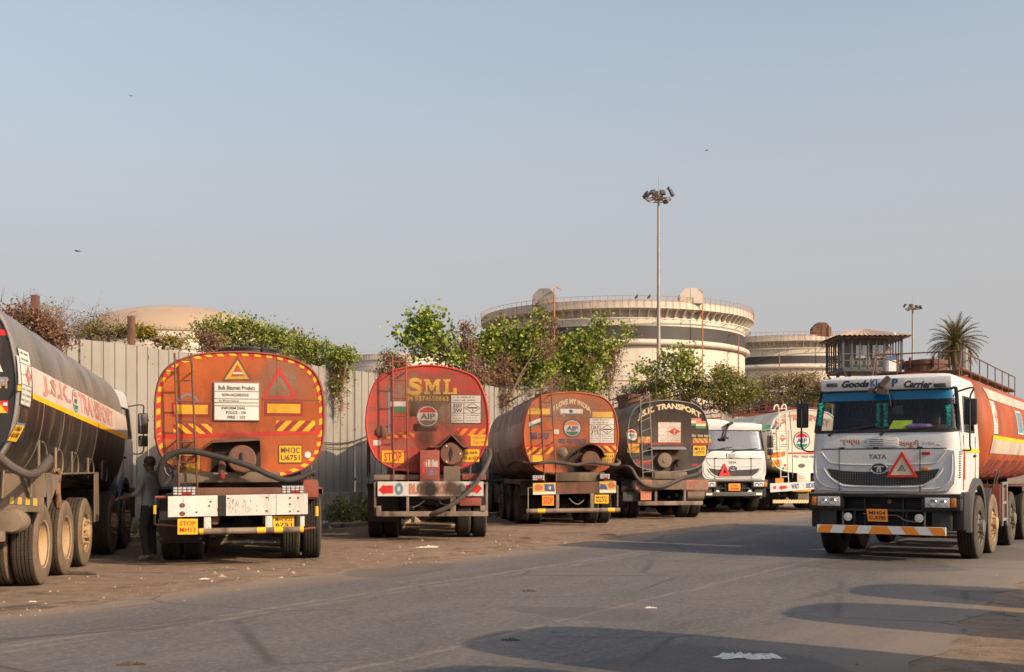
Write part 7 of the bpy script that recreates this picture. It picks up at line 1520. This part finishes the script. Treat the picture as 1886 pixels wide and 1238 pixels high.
plant('bush', 'green creeper on the right part of the dark netted fence', 'bush', 70.5, (1490, 0), [(1480, 725, 30, 14, 1), (1515, 738, 24, 14, 0.8)], 2600, 0.13, 'leaf_olive', None, 24)
# weeds at the foot of the fence
g = random.Random(77)
for i, px in enumerate((604, 622, 655, 682, 268, 250)):
    p = wp(wt(px), -0.5 - 0.5 * (i % 3)); t = thing('weed_clump', 'low dark green weeds at the foot of the fence', 'weeds', tuple(p), 0, 'weeds along the foot of the fence'); mb = MB()
    for q in range(420): r_ = abs(g.gauss(0, 0.55)); a = g.uniform(0, 6.28); leaf(mb, Vector((r_ * math.cos(a), r_ * math.sin(a) * 0.6, max(0.02, (0.7 - r_ * 0.5) * g.random()))), 0.10, g)
    mb.build('foliage', 'leaf_mid', t, smooth=0, fix=False); mb = MB()
    for q in range(16): a = g.uniform(0, 6.28); mb.tube([(0, 0, 0), (0.2 * math.cos(a), 0.2 * math.sin(a), 0.3), (0.5 * math.cos(a), 0.4 * math.sin(a), 0.5)], [0.012, 0.01, 0.004], 0, 3)
    mb.build('stem', 'twig', t, fix=False)
# date palm
Y = 118.0; c = at(1760, 632, Y); t = thing('palm_tree', 'date palm with drooping dusty fronds rising behind the moving truck', 'palm', (c.x, Y, 0)); g = random.Random(41)
mb = MB(); q = [(0.05 * math.sin(i), 0, c.z * i / 12) for i in range(13)]; mb.tube(q, [0.34 + 0.04 * (i % 2) for i in range(13)], 0, 10); mb.build('trunk', 'bark', t)
for i in range(90):
    el = R(85 - 135 * ((i + 0.5) / 90) ** 0.9 + g.uniform(-6, 6)); az = i * 2.39996 + g.uniform(-0.2, 0.2); l = g.uniform(2.7, 3.5); d = Vector((math.cos(az) * math.cos(el), math.sin(az) * math.cos(el), math.sin(el))); p = Vector((0, 0, c.z)); mb = MB(); pts = [p]; n = 9
    for k in range(n): d = (d + Vector((0, 0, -0.075 - 0.012 * k))).normalized(); pts.append(pts[-1] + d * l / n)
    mb.tube(pts, [0.035 * (1 - 0.08 * k) for k in range(n + 1)], 0, 4, cap=False)
    for k in range(44):
        tt = 0.12 + 0.88 * k / 44; f = tt * n; a = min(n - 1, int(f)); o = pts[a].lerp(pts[a + 1], f - a); dd = (pts[a + 1] - pts[a]).normalized(); sd = dd.cross(Vector((0, 0, 1))).normalized() if abs(dd.z) < 0.97 else Vector((1, 0, 0)); up = sd.cross(dd)
        for sg in (-1, 1):
            w = (sd * sg * 0.75 + dd * 0.6 + up * g.uniform(0.1, 0.5)).normalized(); ll = 0.50 * math.sin(math.pi * (0.12 + 0.86 * tt)) * g.uniform(0.8, 1.15) + 0.08; mb.add([o - dd * 0.028, o + dd * 0.028, o + w * ll], [(0, 1, 2)])
    mb.build('frond', 'frond', t, smooth=0, fix=False)

# ------------------------------------------------------------------ person at the left rear of the orange tanker
M['skin'] = plain('brown_skin', (0.13, 0.065, 0.042), 0.6, 0, 0.08); M['shirt'] = plain('grey_blue_shirt', (0.20, 0.215, 0.23), 0.9, 0, 0.15, 8); M['trousers'] = plain('dark_trousers', (0.030, 0.027, 0.026), 0.95, 0, 0.2, 8); M['hair'] = plain('black_hair', (0.010, 0.009, 0.008), 0.7); M['shoe'] = plain('dusty_pale_shoes', (0.26, 0.22, 0.17), 0.9)
def person(x, y, rz, label):
    J = dict(pel=(0, 0, .87), wai=(0, .01, 1.0), che=(-.01, .01, 1.22), nek=(0, .0, 1.37), hd0=(-.01, .02, 1.44), hd1=(-.015, .035, 1.52), hd2=(-.015, .025, 1.585),
             shl=(-.165, .0, 1.30), ell=(-.235, .05, 1.06), wrl=(-.30, .24, 1.00), hal=(-.315, .31, .99), shr=(.165, 0, 1.30), elr=(.215, -.06, 1.05), wrr=(.20, .10, .90), har=(.195, .15, .85),
             hpl=(-.09, 0, .83), knl=(-.105, .05, .46), anl=(-.10, -.02, .09), tol=(-.115, .15, .03), hpr=(.09, 0, .83), knr=(.11, .10, .47), anr=(.12, .06, .09), tor=(.135, .23, .03))
    rad = dict(pel=(.145, .11), wai=(.135, .095), che=(.16, .105), nek=(.052, .055), hd0=(.062, .075), hd1=(.073, .09), hd2=(.055, .07), shl=(.062, .062), ell=(.046, .046), wrl=(.030, .034), hal=(.034, .02), shr=(.062, .062), elr=(.046, .046), wrr=(.03, .034), har=(.02, .034),
               hpl=(.095, .1), knl=(.068, .072), anl=(.05, .055), tol=(.04, .03), hpr=(.095, .1), knr=(.068, .072), anr=(.05, .055), tor=(.04, .03))
    E_ = [('pel', 'wai'), ('wai', 'che'), ('che', 'nek'), ('nek', 'hd0'), ('hd0', 'hd1'), ('hd1', 'hd2'), ('che', 'shl'), ('shl', 'ell'), ('ell', 'wrl'), ('wrl', 'hal'), ('che', 'shr'), ('shr', 'elr'), ('elr', 'wrr'), ('wrr', 'har'), ('pel', 'hpl'), ('hpl', 'knl'), ('knl', 'anl'), ('anl', 'tol'), ('pel', 'hpr'), ('hpr', 'knr'), ('knr', 'anr'), ('anr', 'tor')]
    J = {k: Vector(v) for k, v in J.items()}
    for hand, wr, s_ in (('hal', 'wrl', -1), ('har', 'wrr', 1)):                       # four fingers and a thumb on each hand
        d = (J[hand] - J[wr]).normalized(); sd = d.cross(Vector((0, 0, 1))).normalized() * s_
        for i, (o, ln) in enumerate(((-.027, .06), (-.009, .072), (.009, .068), (.027, .052))):
            a = J[hand] + sd * o + d * .03; b = a + d * ln * .55 + Vector((0, 0, -.012)); c = b + d * ln * .35 + Vector((0, 0, -.028))
            for n_, p, r_ in ((f'{hand}{i}a', a, .0095), (f'{hand}{i}b', b, .0088), (f'{hand}{i}c', c, .0075)): J[n_] = p; rad[n_] = (r_, r_)
            E_ += [(hand, f'{hand}{i}a'), (f'{hand}{i}a', f'{hand}{i}b'), (f'{hand}{i}b', f'{hand}{i}c')]
        a = J[hand] - sd * .04 - d * .01; b = a - sd * .012 + d * .045 + Vector((0, 0, -.012)); J[hand + 't'] = a; J[hand + 'u'] = b; rad[hand + 't'] = (.011, .011); rad[hand + 'u'] = (.009, .009); E_ += [(hand, hand + 't'), (hand + 't', hand + 'u')]
    ks = list(J); ix = {k: i for i, k in enumerate(ks)}
    me = bpy.data.meshes.new('person'); me.from_pydata([J[k] for k in ks], [(ix[a], ix[b]) for a, b in E_], []); o = link('person', me)
    m = o.modifiers.new('skin', 'SKIN'); m.use_smooth_shade = True; o.modifiers.new('sub', 'SUBSURF').levels = 2; o.modifiers['sub'].render_levels = 2
    if not me.skin_vertices:
        bm = bmesh.new(); bm.from_mesh(me); bm.verts.layers.skin.verify(); bm.to_mesh(me); bm.free()
    for k in ks: me.skin_vertices[0].data[ix[k]].radius = rad[k]
    me.skin_vertices[0].data[ix['pel']].use_root = True
    dg = bpy.context.evaluated_depsgraph_get(); dg.update(); nm = bpy.data.meshes.new_from_object(o.evaluated_get(dg)); bpy.data.objects.remove(o)
    nm.materials.clear()
    for k in ('skin', 'shirt', 'trousers', 'shoe'): nm.materials.append(M[k])
    for p in nm.polygons:
        c = p.center; p.use_smooth = True; arm = abs(c.x) > 0.14 and c.z > .7
        if c.z > 1.375: p.material_index = 0
        elif arm and ((c - J['ell']).length + (c - J['hal']).length < 0.36 and c.y > .10 or (c - J['elr']).length + (c - J['har']).length < 0.33 and c.z < .98): p.material_index = 0
        elif c.z > .86: p.material_index = 1
        elif c.z > .10: p.material_index = 2
        else: p.material_index = 3
    po = link('person', nm, None, (x, y, 0), rz); tag(po, label, 'person')
    mb = MB(); mb.lathe([(0.0, 0.095), (0.05, 0.085), (0.082, 0.04), (0.088, -0.01), (0.08, -0.05), (0.06, -0.06)], (-.014, .012, 1.545), 'z', 16)
    mb.v = [(v[0], v[1] * 1.12 - 0.002, v[2] if v[1] < 0.06 else max(v[2], 1.555)) for v in mb.v]; mb.build('hair', 'hair', po)
    mb = MB()
    for s_ in (-1, 1):
        mb.lathe([(0, -0.008), (0.012, 0), (0, 0.008)], (-.015 + s_ * .03, .112, 1.525), 'y', 8, 0); mb.lathe([(0.0, -0.012), (0.028, -0.004), (0.024, 0.01), (0, 0.012)], (-.015 + s_ * .078, .02, 1.51), 'x', 8, 1)
    mb.tube([(-.015, .115, 1.53), (-.015, .142, 1.495), (-.015, .118, 1.488)], [0.009, 0.016, 0.012], 1, 6); mb.tube([(-.042, .108, 1.463), (-.015, .122, 1.460), (.012, .108, 1.463)], 0.006, 2, 5)
    mb.build('face', ['lampwhite', 'skin', 'rust'], po); mb = MB()
    mb.tube([(-.07, .02, 1.372), (0, .06, 1.355), (.07, .02, 1.372), (.05, -.055, 1.39), (-.05, -.055, 1.39)], 0.016, 0, 6, True); mb.build('shirt_collar', 'shirt', po)
person(-5.62, 17.75, R(62), 'man in grey shirt and dark trousers standing between the two leftmost tankers')

# ------------------------------------------------------------------ birds, litter
M['bird'] = plain('dark_feathers', (0.03, 0.028, 0.03), 0.8)
def bird(px, py, Y, span, rz, flap, label, grp='birds in flight'):
    p = at(px, py, Y); mb = MB().tube([(0, -0.5, 0), (0, -0.3, 0.02), (0, 0, 0.03), (0, 0.28, 0.03), (0, 0.42, 0.05), (0, 0.5, 0.04)], [0.03, 0.09, 0.12, 0.08, 0.05, 0.01], 0, 8); mb.add([(-0.14, -0.78, 0), (0.14, -0.78, 0), (0.04, -0.45, 0.03), (-0.04, -0.45, 0.03)], [(0, 1, 2, 3)])
    for s_ in (-1, 1): mb.add([(0, 0.2, 0.05), (s_ * 0.5, 0.28, 0.05 + 0.3 * flap), (s_ * 1.0, -0.02, 0.05 + 0.35 * flap), (s_ * 0.55, -0.16, 0.05 + 0.3 * flap), (0, -0.2, 0.05), (s_ * 0.5, 0.06, 0.02 + 0.3 * flap)], [(0, 1, 5), (1, 2, 5), (2, 3, 5), (3, 4, 5), (4, 0, 5)])
    mb.v = [tuple(Vector(v) * span * 0.5) for v in mb.v]; o = tag(mb.build('bird', 'bird', None, tuple(p), rz, fix=False), label, 'bird', grp); return o
bird(143, 463, 60, 0.62, R(75), 0.1, 'dark bird gliding at the left, above the bare scrub')
bird(241, 177, 110, 0.6, R(30), 0.5, 'tiny dark bird high in the sky at the upper left')
bird(187, 538, 120, 0.35, R(10), 0.4, 'tiny bird low in the sky left of the domed tank')
bird(1301, 278, 150, 0.8, R(-60), 0.6, 'tiny pale bird in the sky above and right of the tallest lamp mast')
def perched(px, py, Y, l, label):
    p = at(px, py, Y); mb = MB().tube([(-0.35, 0, -0.35), (-0.2, 0, -0.1), (0, 0, 0.1), (0.1, 0, 0.3), (0.16, 0, 0.38), (0.24, 0, 0.36)], [0.05, 0.14, 0.19, 0.14, 0.1, 0.02], 0, 8).tube([(0, 0.05, -0.1), (0, 0.05, -0.4)], 0.02, 0, 4)
    mb.v = [tuple(Vector(v) * l) for v in mb.v]; tag(mb.build('bird', 'bird', None, tuple(p)), label, 'bird', 'birds perched on the tank and mast')
perched(1231, 347, 109, 0.45, 'bird perched on a floodlight at the right of the tallest lamp mast'); perched(1191, 356, 109, 0.45, 'bird perched on a floodlight at the left of the tallest lamp mast')
perched(1173, 547, 133, 0.7, 'left one of two birds perched on the rim of the largest storage tank'); perched(1196, 547, 133, 0.7, 'right one of two birds perched on the rim of the largest storage tank')
M['plastic'] = plain('crumpled_white_plastic', (0.62, 0.60, 0.55), 0.4, 0, 0.2, 6); M['paper'] = plain('pale_paper_scrap', (0.52, 0.47, 0.40), 0.8, 0, 0.2, 6); M['woodbit'] = plain('dark_wood_scrap', (0.07, 0.045, 0.03), 0.9, 0, 0.3, 6)
def scrap(px, py, w, d, h, mat, name, label, cat, grp, seed, zo=0.006):
    p = on_ground(px, py); g = random.Random(seed); nx, ny = 18, 11; mb = MB(); vs = []; N2 = lambda x, y, f: noise.noise(Vector((x * f + seed * 3.1, y * f, seed)))
    for j in range(ny):
        for i in range(nx):
            x, y = (i / (nx - 1) - 0.5), (j / (ny - 1) - 0.5); a = math.atan2(y, x); e = max(abs(x), abs(y)) * 2; r_ = 0.72 + 0.5 * N2(math.cos(a), math.sin(a), 1.7) + 0.15 * N2(x, y, 9)
            vs.append((x * w * r_, y * d * r_ + 0.2 * w * x * (seed % 3 - 1) * 0.5, max(0, h * (1 - e ** 4) * (0.25 + 1.5 * abs(N2(x, y, 6))) + h * 0.3 * N2(x, y, 11))))
    mb.add(vs, [(j * nx + i, j * nx + i + 1, (j + 1) * nx + i + 1, (j + 1) * nx + i) for j in range(ny - 1) for i in range(nx - 1)])
    tag(mb.build(name, mat, None, (p.x, p.y, zo), 0, 20, False), label, cat, grp)
scrap(1378, 1213, 0.60, 0.20, 0.04, 'plastic', 'plastic_bag', 'crumpled white plastic bag lying on the asphalt in the right foreground', 'plastic bag', None, 4)
scrap(942, 1181, 0.18, 0.08, 0.02, 'woodbit', 'bark_scrap', 'dark brown scrap lying in the shadow on the asphalt near the bottom edge', 'scrap', None, 2)
for i, (px, py, w, m_, lab) in enumerate([(1198, 1121, 0.16, 'paper', 'small white scrap on the asphalt in the middle of the road'), (785, 1009, 0.5, 'paper', 'pale strip of litter on the earth in front of the faded red tanker'), (376, 1068, 0.18, 'paper', 'pale flat scrap on the earth below the orange tanker'), (150, 1058, 0.55, 'woodbit', 'dark flat rag on the earth beside the rear wheels of the leftmost tanker'), (1120, 986, 0.5, 'woodbit', 'dark stick of wood on the earth in front of the black tanker'), (975, 1090, 0.22, 'woodbit', 'small dark scrap on the asphalt left of the white scrap'), (968, 992, 0.3, 'woodbit', 'dark scrap on the earth in front of the dusty orange tanker'), (690, 968, 0.8, 'plastic', 'whitish litter heap below the fence between the two red rear ends'), (460, 1000, 1.1, 'plastic', 'pale plastic sheet lying under the orange tanker'), (620, 985, 0.8, 'paper', 'torn pale paper near the kerb, right of the orange tanker'), (845, 968, 0.5, 'plastic', 'whitish plastic under the faded red tanker'), (255, 985, 0.7, 'paper', 'pale litter on the ground behind the standing man'), (60, 1110, 0.1, 'paper', 'tiny pale scrap below the wheels of the leftmost tanker'), (245, 1225, 0.25, 'woodbit', 'small dark scrap on the asphalt in the left foreground')]):
    scrap(px, py, w, w * 0.45, 0.012 + 0.03 * w, m_, 'litter_scrap', lab, 'litter', 'litter lying on the ground', 10 + i)
